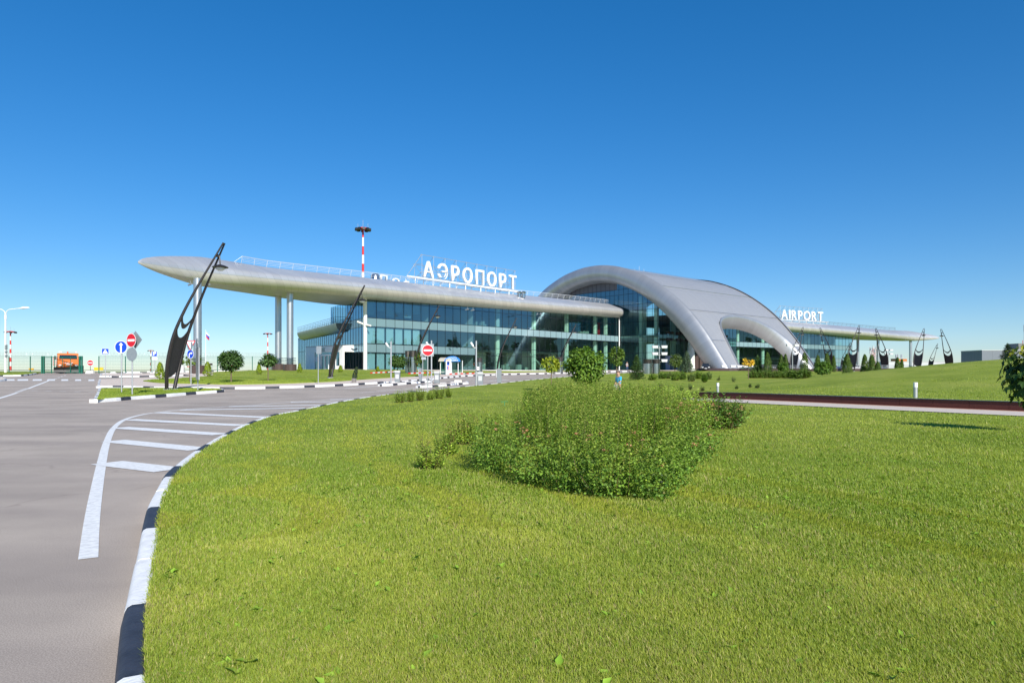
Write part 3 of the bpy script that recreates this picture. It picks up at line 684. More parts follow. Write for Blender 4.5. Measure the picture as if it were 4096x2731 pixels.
mb = TB(); a, b = S2, S2+inn*24; mb.quad((a.x, a.y, FL-.3), (b.x, b.y, FL-.3), (b.x, b.y, FL+7.9), (a.x, a.y, FL+7.9)); mb.build('end_wall', m_span)
# balcony: half-round silver hull with railing, along the end wall
bal0 = S0+sdir*13.5; bn = -inn
hull = TB(); rows = []; uvh = []
for s in np.linspace(0, 36, 15):
    c = bal0+sdir*s; rows.append([Vector((c.x, c.y, FL+8.9))+(bn*1.55*math.cos(th))+Vector((0, 0, -1.75*math.sin(th))) for th in np.linspace(0, math.pi, 13)]); uvh += [(s, j*.4) for j in range(13)]
hull.grid(rows); hl = hull.build('balcony', m_roof, smooth=40, uv=uvh)
cp = TB(); cp.prism(rows[0], (0, 0, 0), sdir*.06); cp.build('hull_end', m_grey, hl)
dk = TB(); dk.quad(rows[0][0], rows[0][-1], rows[-1][-1], rows[-1][0]); dk.build('deck', m_grey, hl)
rl = TB()
for side in (1.45, -1.45):
    ln = [bal0+sdir*s+bn*side for s in np.linspace(.1, 35.5, 24)]
    for h in (.22, .42, .62, .82, 1.15): rl.tube([Vector((p.x, p.y, FL+8.9+h))+bn*(h*.1*np.sign(side)) for p in ln], .02 if h < 1 else .035, 5)
    for p in ln:
        b = Vector((p.x, p.y, FL+8.85)); rl.add([b-sdir*.16, b+sdir*.16, b+sdir*.05+Vector((0, 0, 1.15))+bn*.12*np.sign(side), b-sdir*.05+Vector((0, 0, 1.15))+bn*.12*np.sign(side)], [(0, 1, 2, 3)])
for h in (.22, .42, .62, .82, 1.15):
    a = bal0+sdir*.1; rl.bar(Vector((a.x, a.y, FL+8.9+h))+bn*1.5, Vector((a.x, a.y, FL+8.9+h))-bn*1.5, .02 if h < 1 else .035, 5)
rl.build('balcony_railing', m_dark, hl)
# white entrance lobby at the left end
Pq = [Vector((-28.6, 124.0, 0)), Vector((-30.3, 122.4, 0)), Vector((-38.6, 130.2, 0)), Vector((-39.8, 131.8, 0)), Vector((-40.5, 133.9, 0)), Vector((-40.3, 136.5, 0)), Vector((-37.4, 139.6, 0))]
eu = (Pq[2]-Pq[1]).normalized(); en = Vector((eu.y, -eu.x, 0)); en = en if en.dot(-Pq[1]) > 0 else -en; eL = (Pq[2]-Pq[1]).length
lob = TB()
def band(mb, poly, z0, z1, th=.25):
    mb.grid([[(p.x, p.y, FL+z0), (p.x, p.y, FL+z1)] for p in poly])
band(lob, Pq, 3.25, 4.5); band(lob, Pq[2:], -.3, 3.25)
lob.prism([(p.x, p.y, FL+4.5) for p in Pq], (0, 0, 0), (0, 0, -.2))
def ebox(mb, s0, s1, z0, z1, out=0., th=.3):
    a = Pq[1]+eu*s0+en*(out-th); b = Pq[1]+eu*s1+en*(out-th)
    mb.prism([(a.x, a.y, FL+z0), (b.x, b.y, FL+z0), (b.x, b.y, FL+z1), (a.x, a.y, FL+z1)], (0, 0, 0), en*th)
ebox(lob, 0, 1.15, -.3, 3.25); ebox(lob, 0, 2.3, -.3, .75); ebox(lob, 9.6, eL, -.3, 3.25); ebox(lob, 7.55, 7.95, -.3, 3.25, .03); ebox(lob, 7.9, 9.7, -.3, .12)
lb = lob.build('entrance_lobby', m_wpanel)
gl = TB(); ebox(gl, 1.1, 9.65, 0, 3.24, -.12, .03); gl.build('lobby_glass', m_g1, lb)
dr = TB()
for s in (2.35, 3.55, 4.75, 5.95, 7.2): ebox(dr, s, s+.12, 0, 2.6, .02, .1)
ebox(dr, 2.3, 7.4, 2.6, 2.85, .06, .14); dr.build('door_frame', m_wpanel, lb)
sg_ = TB(); ebox(sg_, 2.6, 5.9, 3.4, 4.05, .07, .06); sg_.build('name_board', m_sign_w if 'm_sign_w' in globals() else m_white, lb)
sg_ = TB(); ebox(sg_, 8.5, 9.25, 1.6, 2.5, .02, .03); sg_.build('notice', m_white, lb)
tr = TB(); ebox(tr, 5.5, 7.6, 3.32, 4.1, .015, .02); tr.build('transom_window', m_span, lb)
# pavement step at the lobby
# ---------------- the arch: near rim profile measured along its plane (t back from the forecourt foot, height above the eye)
TT = np.array([.2, 1.6, 3.3, 6.0, 8.2, 10.9, 14, 18.2, 22.2, 26.4, 32.2, 38.2, 44.3, 51.0, 57.3, 61.8, 66.8, 70.8, 74, 76]); TH = np.array([-.1, 2.1, 4.55, 8.5, 11.3, 14.35, 17.25, 20.4, 22.85, 24.85, 26.85, 27.85, 27.85, 26.7, 24.4, 22, 17.6, 12.6, 6.4, .5])
AF = W(-20.75, 23.8, 0); AW = 41.5
def arc(n=72):
    d = np.concatenate([[0], np.cumsum(np.hypot(np.diff(TT), np.diff(TH)))]); s = np.linspace(0, d[-1], n)
    from_ = np.column_stack([np.interp(s, d, TT), np.interp(s, d, TH)])
    for _ in range(3): from_[1:-1] = (from_[:-2]+2*from_[1:-1]+from_[2:])/4
    return from_, s
arcP, arcS = arc(); arcT = np.gradient(arcP, axis=0); arcT /= np.linalg.norm(arcT, axis=1)[:, None]; arcN = np.column_stack([arcT[:, 1], -arcT[:, 0]])   # inward normal
arcN = np.column_stack([arcT[:, 1], -arcT[:, 0]])
def V3(w, t, h): 
    p = AF+TD*w-TN*t; return Vector((p.x, p.y, EYE+h))
def vault_pt(w, s, inset=0.):
    t = np.interp(s, arcS, arcP[:, 0]); h = np.interp(s, arcS, arcP[:, 1])
    if inset: t += inset*np.interp(s, arcS, arcN[:, 0]); h += inset*np.interp(s, arcS, arcN[:, 1])
    return V3(w, float(t), float(h))
op = [(4.8, 0), (5.1, 2.5), (5.5, 4.5), (6.0, 7.2), (6.6, 9.9), (7.5, 12.4), (8.9, 14.7), (11.5, 16.4), (14.5, 17.3), (17.2, 17.8), (19.9, 17.9), (21.8, 17.8), (25, 17.3), (27.9, 16.6), (31.0, 15.3), (33.6, 13.4), (36.0, 10.9), (37.6, 8.2), (38.6, 5.5), (39.2, 2.8), (39.6, 0)]
inn_ = [(6.1, 0), (6.4, 2.5), (6.8, 4.5), (7.2, 7.2), (7.8, 9.9), (8.7, 12.2), (10.2, 14.0), (12.5, 15.2), (14.9, 15.8), (17.4, 16.2), (20.2, 16.3), (22, 16.2), (25.1, 15.7), (27.7, 14.9), (29.9, 13.8), (32, 12.2), (34.1, 10.0), (35.6, 7.6), (36.6, 5.2), (37.2, 2.7), (37.6, 0)]
# vault sheet: parameter plane (across, arc length) with the forecourt opening left out
outl = [(0.0, 0.0), op[0]]+op[1:-1]+[op[-1], (AW, 0.0)]
outl += [(AW, s) for s in arcS[2::2]]+[(0.0, s) for s in arcS[:1:-2]]
pa = np.array(outl); gx, gy = np.meshgrid(np.arange(1.2, AW, 2.0), arcS[1:-1]); gx, gy = gx.ravel(), gy.ravel(); kk = inside(pa, gx, gy)
v, e, f, *_ = delaunay_2d_cdt([Vector(p) for p in outl]+[Vector((a, b)) for a, b in zip(gx[kk], gy[kk])], [(i, (i+1) % len(outl)) for i in range(len(outl))], [], 0, 1e-4)
va = np.array([(p.x, p.y) for p in v]); fa = np.array([tuple(t) for t in f]); c = va[fa].mean(1); fa = fa[inside(pa, c[:, 0], c[:, 1])]
vb = TB(); vb.add([vault_pt(a, b) for a, b in va], [tuple(t) for t in fa])
vault = vb.build('arch_roof', m_vault, smooth=50, uv=[tuple(p) for p in va])
# ceiling under the vault
cb = TB(); cb.grid([[vault_pt(w, s, 1.6) for w in np.linspace(1, AW-1, 12)] for s in arcS[(arcS > 24)]]); cb.build('vault_ceiling', m_ceil, vault, smooth=50)
# raised standing bands across the sheet
rb = TB()
for s in (9, 18.5, 28.5, 38, 47.5):
    a_, b_ = .3, AW-.5
    rows = []
    for w in np.linspace(a_, b_, 40):
        if inside(np.array([(p[0], p[1]) for p in [(op[0][0]-.1, -1)]+op+[(op[-1][0]+.1, -1)]]), np.array([w]), np.array([s]))[0]:
            if len(rows) > 1: rb.grid(rows)
            rows = []; continue
        rows.append([vault_pt(w, s-.09, -.01), vault_pt(w, s-.05, -.1), vault_pt(w, s+.05, -.1), vault_pt(w, s+.09, -.01)])
    if len(rows) > 1: rb.grid(rows)
for s in (36.6, 45.9, 56):
    for w in np.arange(.8, AW-1, .55): rb.bar(vault_pt(w, s, -.22), vault_pt(w+.55, s, -.22), .03, 4); rb.bar(vault_pt(w, s, -.24), vault_pt(w, s, 0), .03, 4)
rb.build('snow_guard_ripple', m_silver, vault)
# rims: swollen band from the sheet's edge round to the glass
def rim(w0, sg, name):
    rows = []; uv = []; wid = np.interp(arcS, [0, 8, 20, 45, 90, 120], [4.2, 4.9, 5.1, 4.0, 3.9, 4.2])
    for i in range(len(arcS)):
        n = arcN[i]; w_ = wid[i]; r = []
        for th, (q, d) in enumerate([(-.25, -.45), (-.3, .02), (-.02, .28), (.1, .75), (.3, 1.1), (.52, 1.15), (.75, .85), (.92, .2), (1.0, -.8), (1.04, -2.4)]):
            t = arcP[i, 0]+n[0]*w_*q if th > 1 else arcP[i, 0]+n[0]*q; h = arcP[i, 1]+n[1]*w_*q if th > 1 else arcP[i, 1]+n[1]*q
            r.append(V3(w0-sg*d, t, max(h, -.12))); uv.append((arcS[i], th*.6))
        rows.append(r)
    b = TB(); b.grid(rows); return b.build(name, m_rim, vault, smooth=60, uv=uv)
rim(0, 1, 'rim_band'); rim(AW, -1, 'rim_band')
# lip of the forecourt opening
opd = smooth_line(op, .8); ind = smooth_line(inn_, .8)
n_ = 60
def rs(P): 
    P = np.array(P); d = np.concatenate([[0], np.cumsum(np.linalg.norm(np.diff(P, axis=0), axis=1))]); s = np.linspace(0, d[-1], n_); return np.column_stack([np.interp(s, d, P[:, 0]), np.interp(s, d, P[:, 1])])
# keep the pixel pairing: resample both by vertex index
idx = np.linspace(0, len(op)-1, n_); O_ = np.column_stack([np.interp(idx, range(len(op)), np.array(op)[:, i]) for i in (0, 1)]); I_ = np.column_stack([np.interp(idx, range(len(inn_)), np.array(inn_)[:, i]) for i in (0, 1)])
for A_ in (O_, I_):
    for _ in range(2): A_[1:-1] = (A_[:-2]+2*A_[1:-1]+A_[2:])/4
rows = []; uv = []; dd = 0
for i in range(n_):
    a, b = O_[i], I_[i]; r = []
    dd += 0 if i == 0 else np.linalg.norm(O_[i]-O_[i-1])
    for q, (f_, ins) in enumerate([(-.02, -.02), (0., -.28), (.05, -.36), (.2, -.3), (.42, .05), (.66, .7), (.86, 1.5), (1., 2.2), (1.02, 3.0)]):
        w = a[0]+(b[0]-a[0])*f_; s = a[1]+(b[1]-a[1])*f_; r.append(vault_pt(w, max(s, 0), ins)); uv.append((dd, q*.5))
    rows.append(r)
lp_ = TB(); lp_.grid(rows); lp_.build('opening_lip', m_rim, vault, smooth=60, uv=uv)
# flood lamps along the arch foot and the granite foot itself
ft = TB(); cpts = [V3(w, t, 0) for w, t in [(-3.2, -1.6), (5.2, -2.2), (9.6, 0.5), (9.2, 5), (5, 9.), (-2.4, 7.6), (-5.2, 3.8), (-5.0, .4)]]
cc = sum(cpts, Vector())/len(cpts)
ring = [Vector((p.x, p.y, 0)) for p in smooth_line([p.xy for p in cpts+[cpts[0]]], .8).tolist() for p in [Vector((p[0], p[1], 0))]]
ft.grid([[(cc.x+(p.x-cc.x)*k, cc.y+(p.y-cc.y)*k, z) for k, z in ((1.06, FL-1.2), (1.0, FL-.25), (.9, FL+.42), (.0, FL+.42))] for p in ring]); fo = ft.build('arch_foot', m_gran2)
ft = TB(); f2 = V3(AW-3, 2, 0); ft.lathe([(7, FL-1.2), (6.2, FL+.3), (0, FL+.3)], (f2.x, f2.y, 0), 20); ft.build('arch_foot', m_gran2)
# gable glazing (w = 3) and the hall front
GW = 3.0; tK, tI = 22.0, 34.4
inner = np.column_stack([arcP[:, 0]+arcN[:, 0]*4.3, arcP[:, 1]+arcN[:, 1]*4.3]); iok = (inner[:, 1] > 0)
def hin(t):
    """height of the rim's inner edge over t, above the floor"""
    P = inner[iok]; o_ = np.argsort(P[:, 0]); return float(np.interp(t, P[o_, 0], P[o_, 1]))+EYE-FL+.9
def GP(t, w=GW): p = AF+TD*w-TN*t; return (p.x, p.y)
K = GP(tK); K2 = GP(tK, AW-GW); Ii = GP(tI); Bk = GP(70)
Lg = 70-tK
LH = [.05, 3.0, 4.5, 7.5, 9.0, 12.3, 15.3, 16.8, 19.6]
wallgrid(K, Bk, 31, lambda t: hin(tK+t), .05, LH+[21.0], name='mullion_grid')
def gtop(t): return hin(tK+t)
def gpane(t0, t1, z0, z1, mt, nm='glass_pane'):
    n = 16; lo, hi = [], []
    for i in range(n+1):
        t = t0+(t1-t0)*i/n; p = GP(t); h = min(z1, hin(t)); lo.append((p[0], p[1], FL+min(z0, h))); hi.append((p[0], p[1], FL+h))
    b = TB(); b.grid([lo, hi]); return b.build(nm, mt)
gpane(tK, tI, 0, 7.5, m_g2); gpane(tK, tI, 7.5, 9, m_g2); gpane(tK, tI, 9, 15.3, m_g2); gpane(tK, 35, 15.3, 30, m_g1)
gpane(tI, 70, 9, 19.6, m_g1); gpane(35, 70, 19.6, 21.0, m_g1); gpane(35, 70, 21.0, 30, m_clad, 'cladding')
wallgrid(K, K2, 19, lambda t: 21.2, .055, [.05, 3.0, 4.5, 7.5, 9.0, 12.3, 15.3, 18.3], name='mullion_grid')
pane(K, K2, 0, 4.5, m_g2); pane(K, K2, 4.5, 9., m_g2); pane(K, K2, 9, 12.3, m_g1); pane(K, K2, 12.3, 21.2, m_g1)
wallgrid(K2, GP(tI, AW-GW), 6, lambda t: 14, .05, [3., 4.5, 7.5, 9., 12.3], name='mullion_grid'); pane(K2, GP(tI, AW-GW), 0, 14, m_g2)
slab_([GP(tK+.3, GW+.3), GP(tK+.3, AW-GW-.3), GP(60, AW-GW-.3), GP(60, GW+.3)], FL+.02, .4, m_floor, 'hall_floor')
slab_([GP(tK+6, GW+.3), GP(tK+6, AW-GW-.3), GP(60, AW-GW-.3), GP(60, GW+.3)], FL+8.9, .5, m_floor, 'hall_gallery')
slab_([GP(tK+1.2, GW+1), GP(tK+1.2, GW+9), GP(tK+6, GW+9), GP(tK+6, GW+1)], FL+8.9, .5, m_floor, 'hall_gallery')
b = TB(); p, q = GP(56, GW+.3), GP(56, AW-GW-.3); b.quad((*p, FL), (*q, FL), (*q, FL+21), (*p, FL+21)); b.build('hall_rear_wall', m_iwall)
for (t, w) in [(24.2, GW+2.4), (29, GW+2.4), (25, 13), (25, 22), (25, 31), (34, 13), (34, 26)]:
    p = GP(t, w); b = TB(); b.lathe([(.6, FL), (.6, FL+19)], (p[0], p[1], 0), 16); b.build('interior_column', m_icol, smooth=40)
# raking buttress columns outside, entrance lobbies in lavender frames
m_lav = M('lavender_frame', (.3, .3, .42), .5)
for w in (8.5, 32.5):
    o1 = TB(); a, b_ = GP(tK-.6, w-2.2), GP(tK-.6, w+2.2); c = ((a[0]+b_[0])/2, (a[1]+b_[1])/2); ang = math.atan2(TD.y, TD.x)
    for s in (-2.2, -.75, .75, 2.2): o1.box((c[0]+TD.x*s, c[1]+TD.y*s, FL), (.22, 1.3, 3.2), ang)
    o1.box((c[0], c[1], FL+3.2), (4.7, 1.4, .45), ang); lv = o1.build('entrance_portal', m_lav)
    g_ = TB(); g_.box((c[0], c[1], FL+.05), (4.3, .06, 3.1), ang); g_.build('portal_glass', m_g2, lv)
o1 = TB()
for w in (14.6, 26): 
    p = GP(tK-1.6, w); o1.lathe([(1.0, FL), (.85, FL+6), (.7, FL+9.)], (p[0], p[1], 0), 16)
o1.build('entrance_column', m_icol, smooth=40)
# dark recess doors
for w in (18.5, 21.5):
    p = GP(tK-.25, w); b = TB(); b.box((p[0], p[1], FL), (2.4, .3, 4.2), math.atan2(TD.y, TD.x)); b.build('service_door', m_gran2)
# pairs of floodlights fixed to the hall front
for w in (6.6, 10.6, 14.4, 27.5, 31.0):
    p = V3(w, tK-1.0, 0); b = TB(); zz = FL+8.2
    b.bar((p.x, p.y, zz-1), (p.x, p.y, zz+1.6), .07, 6)
    for dz in (-.7, .9):
        for s in (-.8, .8):
            q = p+TD*s; b.box((q.x, q.y, zz+dz), (.85, .5, .6), math.atan2(TD.y, TD.x))
        b.bar(Vector((p.x, p.y, zz+dz+.3))-TD*.8, Vector((p.x, p.y, zz+dz+.3))+TD*.8, .05, 6)
    b.build('floodlight', m_dark)
# roof plant: vents
for px, dy in ((2077, 7), (2094, 7.5)):
    z = 148.; b = TB(); x = ray(px)*z; z0 = Y2Z(1180, z)
    b.lathe([(.42, z0-.6), (.42, z0+.35), (.55, z0+.4), (.58, z0+.6), (.3, z0+.78), (0, z0+.8)], (x, z, 0), 12); b.build('roof_vent', m_steel, smooth=40)
# small cameras under the soffit
def cctv(name, p, ang, parent=None, m=None):
    b = TB(); p = Vector(p); b.bar(p, p-Vector((0, 0, .45)), .04, 6); q = p-Vector((0, 0, .45)); d = Vector((math.cos(ang), math.sin(ang), -.15))
    b.tube([q-d*.25, q+d*.45], .11, 8); b.build('security_camera', m or m_grey, parent)
for px, py, z in ((762, 1131, 88), (834, 1133, 89), (3622, 1356, 252), (3655, 1355, 252), (1870, 1233, 122), (1892, 1236, 124), (2150, 1253, 146), (2163, 1252, 147)): cctv('c', (ray(px)*z, z, Y2Z(py, z)+.25), 2.6 if px < 2000 else -2)
for px, dx in ((1405, -1), (1445, 1)):
    q = Vector((fA.x-.25, fA.y-.55, 0)); z = Y2Z(1300, q.y); b = TB(); d = Vector((dx*.9, -.5, .35 if dx < 0 else -.2)); p = Vector((q.x, q.y, z)); b.bar(p, p+d*.5, .05, 6); b.tube([p+d*.35+Vector((0, 0, .1)), p+d*1.3+Vector((0, 0, .1))], .16, 8); b.build('security_camera', m_white)
# ------------------------------------------------------------------ foliage
class Fol:
    """leaf-sized faces gathered as arrays: each leaf is two triangles folded along its midrib, with a colour of its own"""
    def __init__(s): s.V = []; s.F = []; s.C = []; s.n = 0
    def leaves(s, P, D, U, Ln, Wd, Cc, fold=.25):
        P = np.asarray(P, float); n = len(P)
        if n == 0: return
        D = D/np.maximum(np.linalg.norm(D, axis=1)[:, None], 1e-6); S = np.cross(D, U); S /= np.maximum(np.linalg.norm(S, axis=1)[:, None], 1e-6); U2 = np.cross(S, D)
        Ln = np.broadcast_to(Ln, n)[:, None]; Wd = np.broadcast_to(Wd, n)[:, None]
        b = P; tip = P+D*Ln-U2*Ln*.12; l = P+D*Ln*.45+S*Wd*.5+U2*Wd*fold; r = P+D*Ln*.45-S*Wd*.5+U2*Wd*fold
        V = np.stack([b, l, tip, r], 1).reshape(-1, 3); i = np.arange(n)*4+s.n
        Fc = np.stack([np.stack([i, i+1, i+2], 1), np.stack([i, i+2, i+3], 1)], 1).reshape(-1, 3)
        s.V.append(V); s.F.append(Fc); s.C.append(np.repeat(np.asarray(Cc, float), 2, axis=0)); s.n += 4*n
    def tris(s, V, F_, C_):
        s.V.append(V); s.F.append(F_+s.n); s.C.append(C_); s.n += len(V)
    def build(s, name, mat, parent=None, loc=(0, 0, 0)):
        V = np.concatenate(s.V); Fc = np.concatenate(s.F); C_ = np.concatenate(s.C)
        me = bpy.data.meshes.new(name); me.vertices.add(len(V)); me.vertices.foreach_set('co', V.astype(np.float32).ravel())
        nf = len(Fc); me.loops.add(nf*3); me.loops.foreach_set('vertex_index', Fc.astype(np.int32).ravel())
        me.polygons.add(nf); me.polygons.foreach_set('loop_start', np.arange(0, nf*3, 3, dtype=np.int32))
        try: me.polygons.foreach_set('loop_total', np.full(nf, 3, np.int32))
        except Exception: pass
        a = me.attributes.new('tint', 'FLOAT_COLOR', 'FACE'); a.data.foreach_set('color', np.column_stack([np.clip(C_, 0, 1), np.ones(nf)]).astype(np.float32).ravel())
        me.materials.append(mat); me.update(calc_edges=True); me.validate()
        o = bpy.data.objects.new(name, me); COL.objects.link(o); o.location = loc
        if parent: o.parent = parent
        return o
def unit(n):
    v = rng.normal(size=(n, 3)); return v/np.linalg.norm(v, axis=1)[:, None]
def colors(n, a, b, var=.18):
    t = rng.random(n)[:, None]; c = np.array(a)*(1-t)+np.array(b)*t; return c*(1+rng.normal(0, var, (n, 1)))*1.4
UPV = np.array([0, 0, 1.])
def clumped(n, k, rad, centre, spread, shell=.55):
    """points in k clumps over the outer part of an ellipsoid"""
    c = unit(k); r = shell+(1-shell)*rng.random(k)**.5; c = c*r[:, None]*np.array(rad); i = rng.integers(0, k, n)
    p = c[i]+rng.normal(0, spread, (n, 3))*np.array(rad)
    return p+np.array(centre), (p/np.array(rad))
def tree(name, loc, label, group, h, crown_r, crown_c, n=1500, k=60, leaf=.16, ca=(.045, .1, .02), cb=(.1, .17, .03), trunk_r=.06, spread=.16, lw=.8, extra=None, shell=.5, cat='tree', stake=False):
    """broad-leaved tree: tapered trunk with limbs, crown of leaf clumps. loc on the ground, crown centre above it"""
    o = thing(name, label, cat, loc, 0, group)
    t = MB(); cz = crown_c; lean = rng.normal(0, .03, 2)
    t.tube([(0, 0, -.1), (lean[0]*.5, lean[1]*.5, cz*.5), (lean[0], lean[1], cz-crown_r[2]*.35), (lean[0]*1.4, lean[1]*1.4, cz+crown_r[2]*.55)], [trunk_r*1.25, trunk_r, trunk_r*.8, trunk_r*.25], 7)
    for j in range(7):
        a = rng.random()*6.28; e = rng.uniform(.2, .9); p0 = np.array([lean[0], lean[1], cz-crown_r[2]*rng.uniform(.1, .8)])
        p1 = p0+np.array([math.cos(a)*crown_r[0]*.75*math.cos(e), math.sin(a)*crown_r[1]*.75*math.cos(e), crown_r[2]*.8*math.sin(e)])
        t.tube([p0, (p0+p1)/2+np.array([0, 0, .05]), p1], [trunk_r*.5, trunk_r*.32, trunk_r*.1], 5)
    if stake: t.bar((.12, .0, -.1), (.12, 0, cz-crown_r[2]*.4), .02, 5)
    t.build('trunk', m_bark, o, smooth=60)
    f = Fol(); P, Q = clumped(n, k, crown_r, (lean[0], lean[1], cz), spread, shell)
    rr = np.linalg.norm(Q, axis=1); ok = rr < 1.22; P, Q = P[ok], Q[ok]; n = len(P)
    D = Q*.7+unit(n)*.7+np.array([0, 0, -.35]); U = Q*.8+UPV*.8+unit(n)*.35
    C_ = colors(n, ca, cb)
    if extra: m = rng.random(n) < extra[0]; C_[m] = colors(m.sum(), extra[1], extra[1])
    f.leaves(P, D, U, leaf*rng.uniform(.7, 1.25, n), leaf*lw*rng.uniform(.8, 1.2, n), C_)
    f.build('crown', m_leaf, o); return o
def conifer(name, loc, label, group, h, r, n=1400, ca=(.02, .05, .018), cb=(.05, .1, .035), levels=13, leaf=.16, blue=False, base=.06):
    """spruce: whorls of drooping branches clothed in needle sprays"""
    o = thing(name, label, 'tree', loc, 0, group); t = MB(); t.tube([(0, 0, -.1), (0, 0, h*.5), (0, 0, h)], [h*.018, h*.012, h*.003], 6)
    f = Fol(); P = []; D = []
    for j in range(levels):
        z = h*(base+(1-base)*(j/levels)**.92); rl = r*(1-(z/h))**.8*rng.uniform(.85, 1.1)+.05; nb = 9 if j < levels*.6 else 6; off = rng.random()*6.28
        for b in range(nb):
            a = off+6.283*b/nb+rng.normal(0, .15); L_ = rl*rng.uniform(.75, 1.12); d = np.array([math.cos(a), math.sin(a), 0]); q = np.linspace(.08, 1, 5)
            pts = np.array([d*L_*x+np.array([0, 0, z-.14*L_*x+.22*L_*x*x]) for x in q])
            t.tube([pts[0]*[.2, .2, 1], pts[-1]], [h*.006, h*.002], 4)
            m = max(6, int(2.2*n/(levels*8)*(L_/r+.25))); s = rng.random(m)**.75; pp = np.array([np.interp(s, q, pts[:, i]) for i in range(3)]).T+rng.normal(0, .035*r+.01, (m, 3))
            P.append(pp); D.append(d*.8+unit(m)*.75+np.array([0, 0, .12]))
    m = max(8, n//40); P.append(np.column_stack([rng.normal(0, .02*h, m), rng.normal(0, .02*h, m), h*rng.uniform(.88, 1.02, m)])); D.append(unit(m)*.4+UPV)
    P = np.concatenate(P); D = np.concatenate(D); m = len(P); C_ = colors(m, ca, cb)
    f.leaves(P, D, UPV+unit(m)*.5, leaf*rng.uniform(.7, 1.3, m), leaf*.32*rng.uniform(.8, 1.2, m), C_)
    t.build('trunk', m_bark, o); f.build('crown', m_needle, o); return o
def flame(name, loc, label, group, h, r, n=900, ca=(.04, .09, .015), cb=(.1, .17, .025), leaf=.12, shape=.75, tips=1, cat='tree'):
    """thuja or juniper: upright sprays over a flame-shaped body"""
    o = thing(name, label, cat, loc, 0, group); t = MB(); t.tube([(0, 0, -.1), (0, 0, h*.7)], [r*.12, r*.03], 6); t.build('trunk', m_bark, o)
    n = int(n*2.0); leaf = leaf*.85; f = Fol(); k = max(24, n//22); zc = rng.random(k)**.85; ac = rng.random(k)*6.283
    prof = lambda z: np.clip(1.02-z, 0, 1)**.62*np.minimum(1, .5+np.clip(z, 0, 1)*3.2)*1.08+.03
    i = rng.integers(0, k, n); z = np.clip(zc[i]+rng.normal(0, .05, n), .02, 1); a = ac[i]+rng.normal(0, .25, n); rr = r*prof(z)*np.clip(rng.normal(.88, .13, n), .3, 1.12)*(1+.12*np.sin(ac[i]*7+zc[i]*23))
    P = np.column_stack([rr*np.cos(a), rr*np.sin(a), z*h]); out = np.column_stack([np.cos(a), np.sin(a), np.zeros(n)])
    D = out*.35+UPV*.9+unit(n)*.35; U = out+unit(n)*.45
    f.leaves(P, D, U, leaf*rng.uniform(.7, 1.3, n), leaf*.5*rng.uniform(.7, 1.2, n), colors(n, ca, cb, .22), .1)
    f.build('crown', m_needle, o); return o
def shrub(name, loc, label, group, shoots, mat=m_leaf, cat='shrub', stems=True, parent_label=None):
    """shoots: arrays base (n,3), tip (n,3), leaves per shoot, leaf size, colour pair, tip colour pair"""
    o = thing(name, label, cat, loc, 0, group); B, T, per, leaf, ca, cb, tc, lw = shoots; n = len(B); f = Fol(); loc = np.array(loc)
    s = np.tile(np.linspace(.12, 1., per), (n, 1))+rng.normal(0, .02, (n, per)); s = np.clip(s, .05, 1.03)
    bend = rng.normal(0, .05, (n, 3))*np.linalg.norm(T-B, axis=1)[:, None]
    P = B[:, None, :]+(T-B)[:, None, :]*s[..., None]+bend[:, None, :]*np.sin(np.pi*np.clip(s, 0, 1))[..., None]
    ax = (T-B)/np.linalg.norm(T-B, axis=1)[:, None]
    ph = rng.random((n, 1))*6.28+np.arange(per)[None, :]*2.4; r_ = np.stack([np.cos(ph), np.sin(ph), np.zeros_like(ph)], -1)
    D = r_*.8+ax[:, None, :]*.55+rng.normal(0, .22, (n, per, 3)); U = ax[:, None, :]*.9-r_*.25+rng.normal(0, .3, (n, per, 3))
    sz = leaf*(1.15-.55*np.clip(s, 0, 1)**2)*rng.uniform(.7, 1.25, (n, per))*(1+.035*np.clip(B[:, 1:2]-8, 0, 20)*(leaf < .05))
    C_ = colors(n*per, ca, cb, .2).reshape(n, per, 3)*(1+rng.normal(0, .12, (n, 1, 1)))
    tt = np.clip((s-.72)/.28, 0, 1)[..., None]*(rng.random((n, 1, 1)) < tc[2]); C_ = C_*(1-tt)+colors(n*per, tc[0], tc[1], .2).reshape(n, per, 3)*tt
    bend_ = bend.reshape(len(B), -1)[:, :3]; P = P-loc; f.leaves(P.reshape(-1, 3), D.reshape(-1, 3), U.reshape(-1, 3), sz.ravel(), sz.ravel()*lw, C_.reshape(-1, 3)); f.build('foliage', mat, o)
    if stems:
        ks = slice(None, None, 4 if n > 1500 else 1); B, T, bend = B[ks], T[ks], bend_[ks]; n = len(B)
        d = rng.normal(0, 1, (n, 3)); d[:, 2] = 0; d /= np.linalg.norm(d, axis=1)[:, None]; w = .004*max(1, leaf/.035)
        a = B-loc; m_ = a+(T-B)*.5+bend; b = a+(T-B)*.97
        V = np.stack([a-d*w, a+d*w, m_-d*w*.8, m_+d*w*.8, b], 1).reshape(-1, 3); i = np.arange(n)*5
        Fc = np.stack([np.stack([i, i+1, i+3], 1), np.stack([i, i+3, i+2], 1), np.stack([i+2, i+3, i+4], 1)], 1).reshape(-1, 3)
        g = Fol(); g.tris(V, Fc, np.tile(np.array([.14, .1, .05]), (len(Fc), 1))); g.build('stem', m_leaf, o)
    return o
def poly_pts(poly, n):
    pa = np.array(poly); lo, hi = pa.min(0), pa.max(0); out = np.zeros((0, 2))
    while len(out) < n:
        q = rng.random((n*3, 2))*(hi-lo)+lo; out = np.concatenate([out, q[inside(pa, q[:, 0], q[:, 1])]])
    return out[:n]
